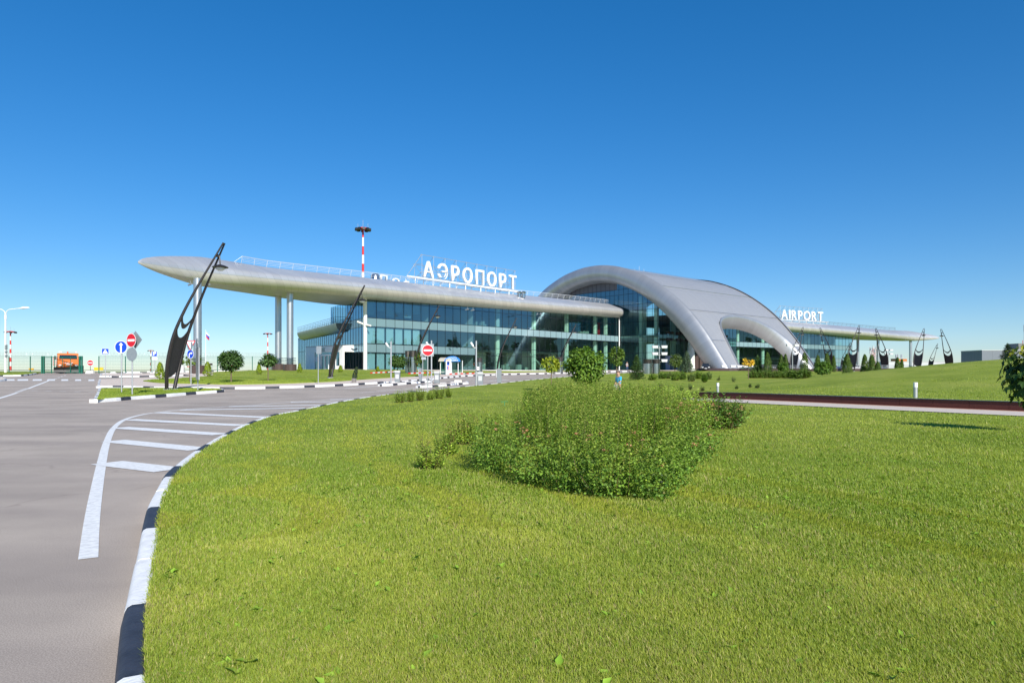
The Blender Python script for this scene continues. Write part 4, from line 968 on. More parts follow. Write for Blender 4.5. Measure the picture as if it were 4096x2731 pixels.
def edge_dist(poly, x, y):
    pa = np.array(poly); best = np.full(x.shape, 1e9)
    for i in range(len(pa)):
        a, b = pa[i], pa[(i+1) % len(pa)]; d = b-a; t = np.clip(((x-a[0])*d[0]+(y-a[1])*d[1])/(d@d), 0, 1); best = np.minimum(best, np.hypot(x-a[0]-d[0]*t, y-a[1]-d[1]*t))
    return best
# ------------------------------------------------------------------ grass blades on the lawns
k1r = resample(k1, 1.2)[0]
def in_lawn(x, y):
    k = inside(np.array(lawn_poly), x, y) & ~inside(np.array(path_poly), x, y) & ~inside(np.array(wl), x, y)
    kp = k1r; x = np.asarray(x, float); y = np.asarray(y, float); d = np.full(x.shape, 9.)
    for a in range(0, len(kp)-1, 1): 
        u = kp[a+1]-kp[a]; t = np.clip(((x-kp[a][0])*u[0]+(y-kp[a][1])*u[1])/(u@u), 0, 1); d = np.minimum(d, np.hypot(x-kp[a][0]-u[0]*t, y-kp[a][1]-u[1]*t))
    return k & (d > .1)
def blades(name, n, px0, px1, py0, py1, mask, hf, off, label, hmul=1., zmax=60, ycol=1.):
    px = rng.uniform(px0, px1, n); py = rng.uniform(py0, py1, n)
    # first guess on flat ground, then two corrections for the real height
    z = F*(EYE-off)/np.maximum(py-HY, 4); x = (px-CX)/F*z
    for _ in range(6):
        hh = hf(x, z)+off; z = .5*z+.5*F*np.maximum(EYE-hh, .05)/np.maximum(py-HY, 4); x = (px-CX)/F*z
    k = (z < zmax) & (z > 1.2) & (rng.random(n) < np.clip((zmax*.8-z)/(zmax*.45), .0, 1)) & mask(x, z); x, z = x[k], z[k]; n = len(x); g = hf(x, z)+off
    d = np.hypot(x, z)
    patch = np.sin(x*.9+1.3*np.sin(z*.7))*np.sin(z*.8+1.1*np.sin(x*.5+2))          # greener and paler patches
    patch2 = np.sin(x*2.9+np.sin(z*2.1)*1.7)*np.sin(z*2.3+np.sin(x*1.9)*1.4)
    kd = np.full(x.shape, 99.)
    for a_ in range(0, len(k1r), 2): kd = np.minimum(kd, np.hypot(x-k1r[a_][0], z-k1r[a_][1]))
    stripe = np.clip(4*(np.sin(kd*2*np.pi/1.25+.5)-.35), 0, 1)*np.clip((8-kd)/3, .2, 1)*np.clip((d-4)/3, .3, 1)         # bands left by the mower, round the bend of the kerb
    L_ = (.024+.024*rng.random(n))*(1+.18*patch2)*hmul*np.clip(.8+d*.013, .95, 1.3); w = np.maximum(.0021, d*.00046)*rng.uniform(.7, 1.4, n)
    a = rng.random(n)*6.283; lean = np.abs(rng.normal(.35, .3, n))*L_
    az = 1.9+rng.normal(0, .9, n)+np.pi*(stripe > .5)*(kd < 8); dx = np.cos(az)*lean; dz = np.sin(az)*lean; sx = np.cos(a)*w; sz_ = np.sin(a)*w
    c = np.stack([x-sx, z-sz_, g-.005], 1), np.stack([x+sx, z+sz_, g-.005], 1), np.stack([x+dx*.4+sx*.75, z+dz*.4+sz_*.75, g+L_*.6], 1), np.stack([x+dx*.4-sx*.75, z+dz*.4-sz_*.75, g+L_*.6], 1), np.stack([x+dx, z+dz, g+L_*.95], 1)
    near = d < 9.; nn = near.sum(); fr = ~near; nf = fr.sum()
    fo = Fol()
    t = rng.random(n)[:, None]; green = np.array([.185, .285, .026]); yel = np.array([.47, .51, .085]); straw = np.array([.55, .48, .2])
    patch3 = np.sin(x*.33+1.9*np.sin(z*.23+1))*np.sin(z*.37+1.6*np.sin(x*.29)); mixv = np.clip(.44+.13*patch[:, None]+.14*patch3[:, None]+.08*patch2[:, None]+.5*(stripe[:, None]-.3)+rng.normal(0, 1, (n, 1))*(.22*np.clip(1.3-d/28, .25, 1))[:, None], 0, 1)
    C_ = (green*(1-mixv)+yel*mixv)*ycol; ms = rng.random(n) < (.08*np.clip(1.4-d/16, 0, 1))+.05*patch2+.03*patch3+.3*np.exp(-(kd/.22)**2); C_[ms] = straw*rng.uniform(.6, 1.1, (ms.sum(), 1)); C_ *= (1+rng.normal(0, .12, (n, 1)))
    i = np.arange(nn)*5
    fo.tris(np.stack([q[near] for q in c], 1).reshape(-1, 3), np.stack([np.stack([i, i+1, i+2], 1), np.stack([i, i+2, i+3], 1), np.stack([i+3, i+2, i+4], 1)], 1).reshape(-1, 3), np.repeat(C_[near], 3, axis=0))
    i = np.arange(nf)*3
    fo.tris(np.stack([c[0][fr], c[1][fr], c[4][fr]], 1).reshape(-1, 3), np.stack([i, i+1, i+2], 1), C_[fr])
    o = fo.build(name, m_blade); tag(o, label, 'grass', kind='stuff'); return o
NB = QUAL
gr = blades('grass', int(1300000*NB), -700, 4800, 1500, 3050, in_lawn, HL, .13, 'short mown grass of the big lawn, yellow green with dry stalks')
isl_p = np.array(island_in)
blades('island_grass', int(200000*NB), 350, 920, 1555, 1615, lambda x, z: inside(isl_p, x, z), H, .14, 'short grass of the small kerbed island under the tall dark lamp', 1.4)
l2p = np.array(l2)
blades('terminal_grass', int(120000*NB), 540, 1780, 1480, 1541, lambda x, z: inside(l2p, x, z), H, .2, 'smooth mown grass between the slip road and the entrance lobby', 1.0, 130)
# broad-leaved weeds in the lawn: dandelion and clover rosettes
wd = Fol()
wp = [(x, z) for x, z in zip(rng.uniform(-2.2, 6.5, 900), 2.2+9.5*rng.random(900)**1.3)]
wx = np.array([p[0] for p in wp]); wz = np.array([p[1] for p in wp]); k = in_lawn(wx, wz); wx, wz = wx[k], wz[k]
wx = np.concatenate([wx, [-1.05, -.95, -1.0, -.9, -1.1, .2, .3, -1.32, -1.25]]); wz = np.concatenate([wz, [2.52, 2.6, 3.2, 3.3, 3.9, 2.9, 3.0, 3.6, 4.1]])
for x, z in zip(wx, wz):
    m = int(rng.integers(3, 7)); a = rng.random(m)*6.28; D = np.column_stack([np.cos(a), np.sin(a), rng.uniform(.15, .9, m)]); s = rng.uniform(.025, .055, m)*(1.4 if z < 3 else 1)
    wd.leaves(np.tile([x, z, HLf(x, z)+.14], (m, 1))+rng.normal(0, .006, (m, 3)), D, UPV+unit(m)*.3, s, s*.5, colors(m, (.13, .23, .02), (.2, .32, .035)))
tag(wd.build('lawn_weeds', m_leaf), 'broad pale green weed leaves scattered through the mown lawn', 'weeds', kind='stuff')
# ------------------------------------------------------------------ the big clump of spirea
bed = [(-.3, 8.6), (-.05, 7.9), (.38, 7.25), (.85, 6.85), (1.35, 6.65), (1.62, 6.9), (1.85, 7.6), (2.25, 9.2), (2.75, 10.5), (3.1, 11.3), (3.45, 13), (3.7, 16), (3.8, 19.5), (3.2, 22.5), (1.6, 23.5), (.5, 20), (.3, 15), (.05, 11.5), (-.2, 9.6)]
def spirea(bedp, n, hgt, per, leaf, ca, cb, tc, lw=.62, jit=.1, edge_in=.0, hvar=.13, gap=None):
    q = poly_pts(bedp, n)
    if gap is not None:
        g_ = np.array(gap); dd = np.min(np.hypot(q[:, None, 0]-g_[None, :, 0], q[:, None, 1]-g_[None, :, 1])/g_[None, :, 2], axis=1); e0 = edge_dist(bedp, q[:, 0], q[:, 1]); q = q[(dd < .85) | (e0 > .75) | (q[:, 1] > 11.6)]; n = len(q)
    e = edge_dist(bedp, q[:, 0], q[:, 1])
    lump = .5+.5*np.sin(q[:, 0]*4.2+np.sin(q[:, 1]*2.2))*np.sin(q[:, 1]*3.1+1.3*np.sin(q[:, 0]*2.6))
    hh = hgt(q[:, 0], q[:, 1])*(.84+.16*np.clip(e/.4, 0, 1))*(.8+.28*lump)*rng.normal(1, hvar, n)
    if gap is not None: hh = hh*(1+.22*(rng.random(n) < .06))
    g = H(q[:, 0], q[:, 1])+.13
    B = np.column_stack([q, g]); c = np.array(bedp).mean(0); out = q-c; out /= np.linalg.norm(out, axis=1)[:, None]+1e-6
    sp_ = np.clip(1-e/.6, 0, 1)[:, None]*.22
    T = np.column_stack([q+out*sp_*hh[:, None]+rng.normal(0, jit, (n, 2)), g+hh]); return (B, T, per, leaf, ca, cb, tc, lw)
nearh = lambda x, y: np.interp(y, [6.5, 7.6, 9, 12, 16, 24], [.6, .68, .75, .82, .88, .88])
fr = [(-.26, 9.5, .3, .74), (-.24, 8.75, .3, .74), (.22, 7.75, .27, .66), (.62, 7.3, .27, .6), (.98, 6.98, .26, .6), (1.42, 6.88, .29, .66), (1.72, 7.6, .27, .62), (2.12, 8.7, .33, .64), (2.55, 9.9, .36, .68), (3.05, 11.0, .42, .74)]
s1 = spirea(bed, int(5600*max(.5, NB)), nearh, 36, .031, (.07, .15, .016), (.22, .3, .036), ((.33, .38, .075), (.29, .27, .08), .5), gap=fr)
o_big = shrub('spirea_shrub', (1.8, 12.5, Hf(1.8, 12.5)+.13), 'wide dense mound of small-leaved shrubs with reddish shoot tips in the middle of the lawn', None, s1)
# low leafy skirts along the front that give the near edge its lumps
fol2 = Fol(); lc = np.array((1.8, 12.5, Hf(1.8, 12.5)+.13))
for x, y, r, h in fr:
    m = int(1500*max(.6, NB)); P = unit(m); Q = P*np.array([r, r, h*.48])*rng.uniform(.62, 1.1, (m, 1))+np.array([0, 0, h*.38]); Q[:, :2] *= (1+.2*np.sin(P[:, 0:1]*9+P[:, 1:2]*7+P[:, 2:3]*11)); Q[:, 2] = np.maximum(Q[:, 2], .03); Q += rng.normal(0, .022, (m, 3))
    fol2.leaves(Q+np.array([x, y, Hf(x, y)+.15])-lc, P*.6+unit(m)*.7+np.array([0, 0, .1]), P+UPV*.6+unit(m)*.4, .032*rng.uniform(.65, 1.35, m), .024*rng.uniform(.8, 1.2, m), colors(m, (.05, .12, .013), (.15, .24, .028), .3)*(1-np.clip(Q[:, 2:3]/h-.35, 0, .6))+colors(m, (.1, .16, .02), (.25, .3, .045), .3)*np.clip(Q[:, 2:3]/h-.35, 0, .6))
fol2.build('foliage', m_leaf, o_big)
fol3 = Fol()       # spent brown flower heads on the right and the front
for _ in range(70):
    t = rng.random()
    if t < .55: x, y, z = rng.normal(3.15, .28), rng.normal(11.4, .5), rng.uniform(.3, .8)
    elif t < .8: x, y, z = rng.normal(1.4, .35), rng.normal(7.1, .3), rng.uniform(.35, .68)
    else: x, y, z = rng.uniform(-.2, 1.1), rng.uniform(7.3, 8.4), rng.uniform(.4, .7)
    m = 9; P = np.array([x, y, Hf(x, y)+.13+z])+rng.normal(0, .018, (m, 3))*np.array([1, 1, .4])-lc; fol3.leaves(P, unit(m)+UPV, UPV+unit(m)*.5, .022, .02, colors(m, (.26, .12, .05), (.4, .25, .13)))
fol3.build('blossom', m_leaf, o_big)
def bush(name, x, y, w, h, n, label, group=None, per=16, leaf=.07, ca=(.05, .115, .018), cb=(.1, .18, .03), tc=((.1, .17, .03), (.1, .17, .03), .3), lw=.4, upright=.55, cat='shrub', hf=HLf, dep=None, off=.13):
    g = hf(x, y)+off; B = []; T = []
    a = rng.random(n)*6.283; r = np.sqrt(rng.random(n)); dep = dep or w
    bx = x+np.cos(a)*r*w*.32; by = y+np.sin(a)*r*dep*.32
    hh = h*rng.uniform(.42, 1.12, n)*(1-.32*r**2); k = w*.5*(1-upright*.5)
    B = np.column_stack([bx, by, np.full(n, g)]); T = np.column_stack([x+np.cos(a)*r*(w*.5)+rng.normal(0, w*.1, n), y+np.sin(a)*r*(dep*.5)+rng.normal(0, w*.05, n), g+hh])
    return shrub(name, (x, y, g), label, group, (B, T, per, leaf, ca, cb, tc, lw), cat=cat)
# dark glossy shrub at the right of the mound, the pale shrubs behind it
bush('dogwood_shrub', 4.75, 15.7, 1.22, .82, 210, 'dark green bushy shrub with pointed leaves beside the end of the granite wall', None, 15, .105, (.045, .115, .016), (.11, .2, .03), ((.1, .2, .03), (.08, .17, .03), .6), .36)
s2 = [(3.5, 14.6), (3.9, 14.2), (4.4, 15.2), (4.7, 17.5), (4.9, 21), (4.2, 24.5), (2.6, 25.5), (1.2, 25.5), (2.2, 24.2), (3.3, 22.6), (3.9, 19.5), (3.75, 16)]
shrub('dogwood_hedge', (4.2, 19.5, Hf(4.2, 19.5)+.13), 'bright yellow green shrubs in a loose row behind the big mound', None, spirea(s2, 640, lambda x, y: .88+0*x, 18, .09, (.13, .225, .022), (.26, .36, .04), ((.3, .42, .06), (.26, .38, .05), .5), .36, .12, hvar=.1), cat='hedge')
s3 = [(1.0, 26.5), (1.9, 25.3), (2.4, 26.2), (2.2, 28), (1.2, 28.2)]
shrub('barberry_shrub', (1.7, 26.8, Hf(1.7, 26.8)+.13), 'low dark green shrub at the back left corner of the big mound', None, spirea(s3, 190, lambda x, y: .72+0*x, 16, .07, (.03, .07, .018), (.07, .13, .03), ((.14, .1, .05), (.1, .14, .03), .4), .6, .08))
bush('barberry_shrub', ray(2140)*27.5, 27.5, .95, .62, 110, 'small dark shrub alone at the far left of the big mound', None, 14, .06, (.022, .055, .014), (.06, .11, .025), lw=.65)
# three straggly ones on the left of the mound
bush('young_spirea_shrub', ray(1722)*9.0, 9.0, .42, .5, 46, 'small bushy spirea with two bare shoots, nearest the road edge', None, 20, .038, (.14, .24, .026), (.3, .38, .05), ((.1, .05, .04), (.14, .06, .04), .5), .6, .3)
bush('young_spirea_shrub', ray(1785)*10.6, 10.6, .42, .5, 55, 'small spirea with a brown flower head between its two like neighbours', None, 20, .038, (.12, .22, .026), (.28, .36, .05), ((.2, .08, .05), (.2, .1, .05), .4), .6, .4)
bush('young_spirea_shrub', ray(1848)*12.2, 12.2, .66, .64, 90, 'wispy tall spirea standing against the side of the big mound', None, 22, .038, (.14, .24, .03), (.3, .38, .055), ((.25, .18, .06), (.2, .12, .06), .6), .6, .3)
# five feathery young conifers by the no-entry sign
cy = [(1600, 1610, 1558, 46, 'densest and leftmost of the feathery green shrubs before the no entry sign'), (1641, 1606, 1556, 38, 'slightly yellower feathery shrub second from the road end of the row'), (1682, 1602, 1548, 38, 'tall feathery shrub just left of the no entry post'),
      (1722, 1598, 1566, 30, 'thin low feathery shrub just right of the no entry post'), (1756, 1594, 1538, 44, 'tall bushy feathery shrub right of the no entry post'), (1795, 1589, 1548, 22, 'narrow upright bright green seedling at the right end of the row')]
for px, by, ty, wpx, lb in cy:
    p = G(px, by, .13); z = p.y; bush('feathery_shrub', p.x, z, 2.1*wpx*.5*z/F, (by-ty)*z/F*1.08, 70, lb, 'feathery shrubs by the no entry sign', 26, .062, (.12, .2, .028), (.26, .35, .055), ((.3, .38, .07), (.25, .33, .06), .7), lw=.3, upright=.9)
# ------------------------------------------------------------------ trees
def pxtree(px, top, bot, hw, base, z, name, label, **k):
    """round-crowned tree from its photo extents"""
    x = ray(px)*z; g = (HLf if inside(np.array(lawn_poly), np.array([x]), np.array([z]))[0] else Hf)(x, z)+k.pop('off', .15)
    zt, zb = Y2Z(top, z), Y2Z(bot, z); rz = (zt-zb)/2; c = (zt+zb)/2-g; r = hw*z/F
    return tree(name, (x, z, g), label, k.pop('group', None), zt-g, (r, r, rz), c, **k)
BG = 'round clipped maple trees'
p = G(925, 1527, .2); z = p.y
pxtree(925, 1407, 1478, 44, 1527, z, 'globe_maple_tree', 'dark round-headed maple with a thin trunk on the grass left of the paired columns', n=2600, k=110, leaf=.17, ca=(.025, .062, .014), cb=(.055, .105, .02), trunk_r=.05, group=BG, extra=(.02, (.3, .14, .03)), shell=.35)
p = G(1072, 1523, .2); pxtree(1072, 1421, 1461, 30, 1523, p.y, 'young_maple_tree', 'lopsided young maple with a broken crown right of the dark round-headed one', n=800, k=26, leaf=.2, ca=(.03, .075, .016), cb=(.07, .13, .025), trunk_r=.04, spread=.2)
p = G(758, 1526, .2); pxtree(758, 1422, 1458, 38, 1526, p.y, 'young_maple_tree', 'thin sparse sapling behind the blue turn arrow sign', n=330, k=26, leaf=.17, ca=(.07, .13, .02), cb=(.14, .2, .035), trunk_r=.03, spread=.1)
pxtree(1590, 1422, 1469, 32, 1485, 92, 'globe_maple_tree', 'clipped round maple before the white blinds, left of the steel cylinders', n=2200, k=90, leaf=.19, ca=(.03, .075, .015), cb=(.075, .125, .022), trunk_r=.05, group=BG, shell=.4)
pxtree(1666, 1404, 1462, 26, 1488, 93, 'globe_maple_tree', 'taller maple turning orange, partly behind the grey sign back', n=1700, k=70, leaf=.2, ca=(.035, .08, .015), cb=(.085, .13, .022), trunk_r=.05, extra=(.08, (.3, .18, .03)), group=BG)
pxtree(2206, 1433, 1486, 33, 1556, 44, 'young_maple_tree', 'yellow green sapling with an airy crown before the bus lane cylinders', n=760, k=36, leaf=.15, ca=(.14, .2, .02), cb=(.3, .33, .03), trunk_r=.035, spread=.16, off=.13)
pxtree(2345, 1397, 1527, 73, 1560, 45, 'globe_maple_tree', 'biggest round maple, bright green, rising behind the shrub mound in the middle', n=5200, k=170, leaf=.19, ca=(.05, .115, .014), cb=(.13, .21, .022), trunk_r=.07, group=BG, off=.13, spread=.13, shell=.3)
pxtree(2467, 1391, 1460, 27, 1517, 66, 'staked_maple_tree', 'slim upright maple on a long bare stem behind the man in blue', n=1100, k=44, leaf=.17, ca=(.055, .11, .016), cb=(.12, .18, .026), trunk_r=.045, off=.13, stake=True)
pxtree(2700, 1419, 1466, 28, 1483, 128, 'young_rowan_tree', 'small thin-crowned tree before the lavender doorway frame', n=700, k=34, leaf=.3, ca=(.05, .09, .016), cb=(.1, .14, .03), trunk_r=.06, spread=.2, off=.13)
pxtree(2994, 1434, 1463, 20, 1520, 74, 'yellow_maple_tree', 'golden yellow sapling on a thin trunk right of the arch foot', n=330, k=20, leaf=.18, ca=(.45, .3, .02), cb=(.6, .42, .05), trunk_r=.035, off=.13, spread=.18)
pxtree(3288, 1449, 1492, 29, 1512, 90, 'globe_maple_tree', 'round bright green maple on a short stem between the dark cypresses', n=1700, k=60, leaf=.2, ca=(.045, .11, .015), cb=(.1, .18, .022), trunk_r=.05, group=BG, off=.13)
pxtree(3134, 1452, 1482, 19, 1490, 118, 'globe_maple_tree', 'low round maple hugging the foot of a twin cypress', n=900, k=40, leaf=.24, ca=(.04, .1, .014), cb=(.09, .16, .022), trunk_r=.05, group=BG, off=.13)
def pxcon(px, top, base, hw, z, name, label, fn=conifer, off=.13, **k):
    x = ray(px)*z; g = (HLf if inside(np.array(lawn_poly), np.array([x]), np.array([z]))[0] else Hf)(x, z)+off
    return fn(name, (x, z, g), label, k.pop('group', None), Y2Z(top, z)-g, hw*z/F, **k)
z = G(2547, 1519, .13).y
pxcon(2547, 1424, 1519, 35, z, 'spruce_tree', 'small dark spruce on the lawn before the paired steel cylinders', n=2600, leaf=.14, ca=(.03, .07, .02), cb=(.07, .13, .035))
pxcon(2747, 1408, 1492, 32, 118, 'blue_spruce_tree', 'tall blue grey spruce before the glass hall, left of the parked black car', n=2600, leaf=.22, ca=(.06, .105, .065), cb=(.13, .18, .12))
pxcon(3030, 1425, 1480, 24, 122, 'spruce_tree', 'bright green spruce right of the golden sapling', n=2000, leaf=.22, ca=(.04, .09, .025), cb=(.09, .15, .04))
pxcon(4030, 1378, 1440, 48, 130, 'spruce_tree', 'dark spruce on the mound before the grey warehouse', n=2400, leaf=.3, ca=(.012, .03, .014), cb=(.03, .06, .022))
TG = 'dark columnar cypresses by the terminal'
for px, top, base, hw, z, lb in [(3070, 1413, 1481, 17, 120, 'broad dark cypress right of the bright green spruce'), (3124, 1420, 1482, 11, 122, 'left half of the twin-pointed cypress behind the low round maple'), (3142, 1419, 1482, 12, 123, 'right half of the twin-pointed cypress behind the low round maple'),
        (3218, 1414, 1485, 19, 118, 'largest of the cypresses, between two dark lyre lamps'), (3271, 1424, 1482, 15, 116, 'cypress just left of the round bright maple'), (3308, 1417, 1500, 15, 100, 'tall cypress rising behind the round bright maple'), (3335, 1424, 1478, 9, 126, 'thin cypress half hidden at the corner of the glass wing'),
        (3388, 1419, 1503, 20, 92, 'cypress standing before a lyre lamp at the end of the glass wing'), (3459, 1421, 1488, 15, 100, 'left cypress of the pair under the wing tip'), (3487, 1422, 1492, 17, 98, 'right cypress of the pair under the wing tip'),
        (3511, 1450, 1486, 13, 96, 'short cypress right of the pair under the wing tip'), (3590, 1434, 1480, 12, 92, 'cypress on the shoulder of the mound before the orange hut'), (3607, 1440, 1480, 8, 92, 'narrow cypress on the shoulder of the mound, right of its neighbour')]:
    pxcon(px, top, base, hw, z, 'cypress_tree', lb, flame, n=1300, ca=(.04, .08, .018), cb=(.1, .15, .03), leaf=.2, group=TG, shape=.62)
for px, top, base, hw, lb in [(640, 1452, 1517, 18, 'golden green thuja cone left of the tall island lamp'), (830, 1450, 1504, 17, 'golden green thuja cone at the foot of the first granite column base'), (1036, 1455, 1497, 11, 'slim golden thuja between the lopsided maple and the paired columns'), (1199, 1456, 1490, 10, 'small thuja cone at the left corner of the white lobby'), (1362, 1463, 1488, 9, 'little round thuja at the right corner of the white lobby'), (1511, 1467, 1485, 7, 'tiny seedling thuja against the white plinth under the blinds')]:
    z = G(px, base, .2).y; z = min(z, 108); pxcon(px, top, base, hw, z, 'thuja_shrub', lb, flame, .2, n=900, ca=(.09, .15, .01), cb=(.22, .28, .02), leaf=.13, group='golden thuja cones on the terminal lawn', shape=.62, cat='shrub')
# shrub rows on the far lawn
SG = 'shrubs scattered along the far lawn'
for i, (px, top, base, hw, lb) in enumerate([(2612, 1494, 1520, 15, 'low round shrub just right of the small dark spruce'), (2650, 1484, 1515, 18, 'spreading shrub under the six-lamp pole'), (2676, 1486, 1514, 14, 'greyish shrub below the lavender doorway'), (2702, 1480, 1521, 19, 'leafiest bright shrub of the far row, below the thin-crowned tree'), (2730, 1482, 1518, 15, 'upright shrub left of the blue spruce foot'), (2766, 1488, 1525, 16, 'pale open shrub below the blue spruce'), (2794, 1481, 1515, 15, 'dense dark green rounded shrub below the parked car'), (2818, 1492, 1529, 10, 'thin grey shrub in front of the dense dark one'), (2836, 1489, 1517, 11, 'feathery brownish shrub at the right end of the far row')]):
    z = G(px, base, .13).y; bush('far_shrub', ray(px)*z, z, 2*hw*z/F, (base-top)*z/F, 75, lb, SG, 13, .16, *[((.09, .17, .022), (.18, .27, .04)), ((.06, .13, .02), (.13, .21, .035)), ((.1, .16, .045), (.19, .25, .08))][i % 3], lw=.55)
for i, px in enumerate(range(3012, 3246, 26)):
    z = G(px, 1512, .13).y; bush('hedge_shrub', ray(px)*z, z, 40*z/F, 34*z/F, 85, ['clipped dark green hedge plant', 'looser hedge plant with pale tips'][i % 2]+' in the low hedge, '+['at its left end', 'second from its left end', 'third from its left end', 'fourth from its left end', 'in its middle', 'fourth from its right end', 'third from its right end', 'second from its right end', 'at its right end'][i], 'low hedge below the cypresses', 13, .17, (.06, .12, .02), (.12, .19, .035), lw=.5)
for px, base, hh, lb in [(2648, 1558, 34, 'tallest wispy seedling shrub on the lawn behind the pale shrubs'), (2760, 1560, 27, 'thin upright seedling left of the bollard light'), (2808, 1564, 26, 'thin dark seedling nearest the bollard light'), (2726, 1562, 20, 'low grey seedling among the pale shrub tips'), (2946, 1556, 14, 'low spreading seedling right of the bollard light'), (3000, 1550, 18, 'forked grey seedling on the open lawn'), (3030, 1553, 18, 'wide grey seedling nearest the mound'), (2934, 1528, 26, 'sparse seedling below the granite arch foot'), (2874, 1522, 20, 'narrow bright seedling below the granite arch foot')]:
    z = G(px, base, .13).y; bush('seedling_shrub', ray(px)*z, z, hh*.75*z/F, hh*z/F, 14, lb, 'seedling shrubs on the far lawn', 10, .1, (.05, .09, .03), (.1, .15, .05), lw=.4)
# young maple whose leaves reach into the frame at the right edge
def maple_leaf(f, P, D, U, s, C_):
    """five-pointed leaves made of three folded blades each"""
    for ang, k in ((0, 1.), (.95, .8), (-.95, .8), (1.75, .5), (-1.75, .5)):
        S = np.cross(D, U); S /= np.linalg.norm(S, axis=1)[:, None]; d = D*math.cos(ang)+S*math.sin(ang)
        f.leaves(P, d, U, s*k, s*.52*k, C_, .1)
def edge_maple():
    x, y = 11.12, 14.5; g = HLf(x, y)+.13; o = thing('field_maple_tree', 'maple with large lobed leaves cut off by the right edge beside the path', 'tree', (x, y, g))
    t = MB(); t.tube([(0, 0, -.1), (.02, 0, .6), (0, .03, 1.2)], [.035, .03, .02], 7)
    for j in range(9):
        a = rng.random()*6.28; L_ = rng.uniform(.3, .5); z0 = rng.uniform(.7, 1.2); t.tube([(0, 0, z0), (math.cos(a)*L_*.6, math.sin(a)*L_*.6, z0+.12), (math.cos(a)*L_, math.sin(a)*L_, z0+.1)], [.012, .008, .003], 5)
    t.build('trunk', m_bark, o, smooth=60); f = Fol(); n = 300
    P = unit(n)*np.array([.62, .62, .68])*rng.uniform(.5, 1.05, (n, 1))+np.array([0, 0, 1.27]); Q = (P-np.array([0, 0, 1.27])); Q /= np.linalg.norm(Q, axis=1)[:, None]
    D = Q*.35+unit(n)*.35+np.array([0, 0, -.75]); D /= np.linalg.norm(D, axis=1)[:, None]; U = Q+UPV*.4+unit(n)*.3
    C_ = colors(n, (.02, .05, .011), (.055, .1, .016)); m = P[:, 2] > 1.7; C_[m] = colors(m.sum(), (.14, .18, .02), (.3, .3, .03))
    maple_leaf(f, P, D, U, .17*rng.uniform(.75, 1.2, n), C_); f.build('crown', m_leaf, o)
edge_maple()
# planter with a leaning juniper
z = G(1416, 1530, .15).y; x = ray(1416)*z; g = Hf(x, z)+.14
o = thing('planter', 'round steel planter holding a leaning dark juniper at the kerb', 'planter', (x, z, g)); b = MB(); r = 9.3*z/F; h = 18*z/F
b.lathe([(r*.97, 0), (r, .03), (r, h-.04), (r*1.03, h-.03), (r*1.03, h), (r*.92, h), (r*.9, h-.08), (0, h-.08)], n=24); b.build('pot', m_steel, o, smooth=40)
j_ = flame('juniper_shrub', (x, z, g+h-.08), 'leaning dark juniper growing in the round steel planter', None, 46*z/F, 9*z/F, 700, (.02, .04, .018), (.055, .08, .04), .12, .8, cat='shrub'); j_.rotation_euler = (0, R(13), 0)
# wood behind the forecourt road, seen mirrored in the glass
wf = Fol(); 
for i in range(130):
    y = -210+i*3.3+rng.normal(0, 2); x = 268+rng.normal(0, 14); h = rng.uniform(13, 20); m = 300; P = unit(m)*np.array([3.6, 3.6, h*.5])*rng.uniform(.6, 1.05, (m, 1))
    if i % 3 == 0: P[:, :2] *= (1-np.clip((P[:, 2:3]+h*.4)/(h*.9), 0, .95))
    wf.leaves(P+np.array([x, y, 1.9+h*.5]), unit(m), unit(m), rng.uniform(1.8, 3.2, m), rng.uniform(1.4, 2.4, m), colors(m, (.03, .065, .022), (.065, .1, .035)))
tag(wf.build('distant_wood', m_leaf), 'dark belt of wood across the road, mirrored in the terminal glass', 'wood', kind='stuff')
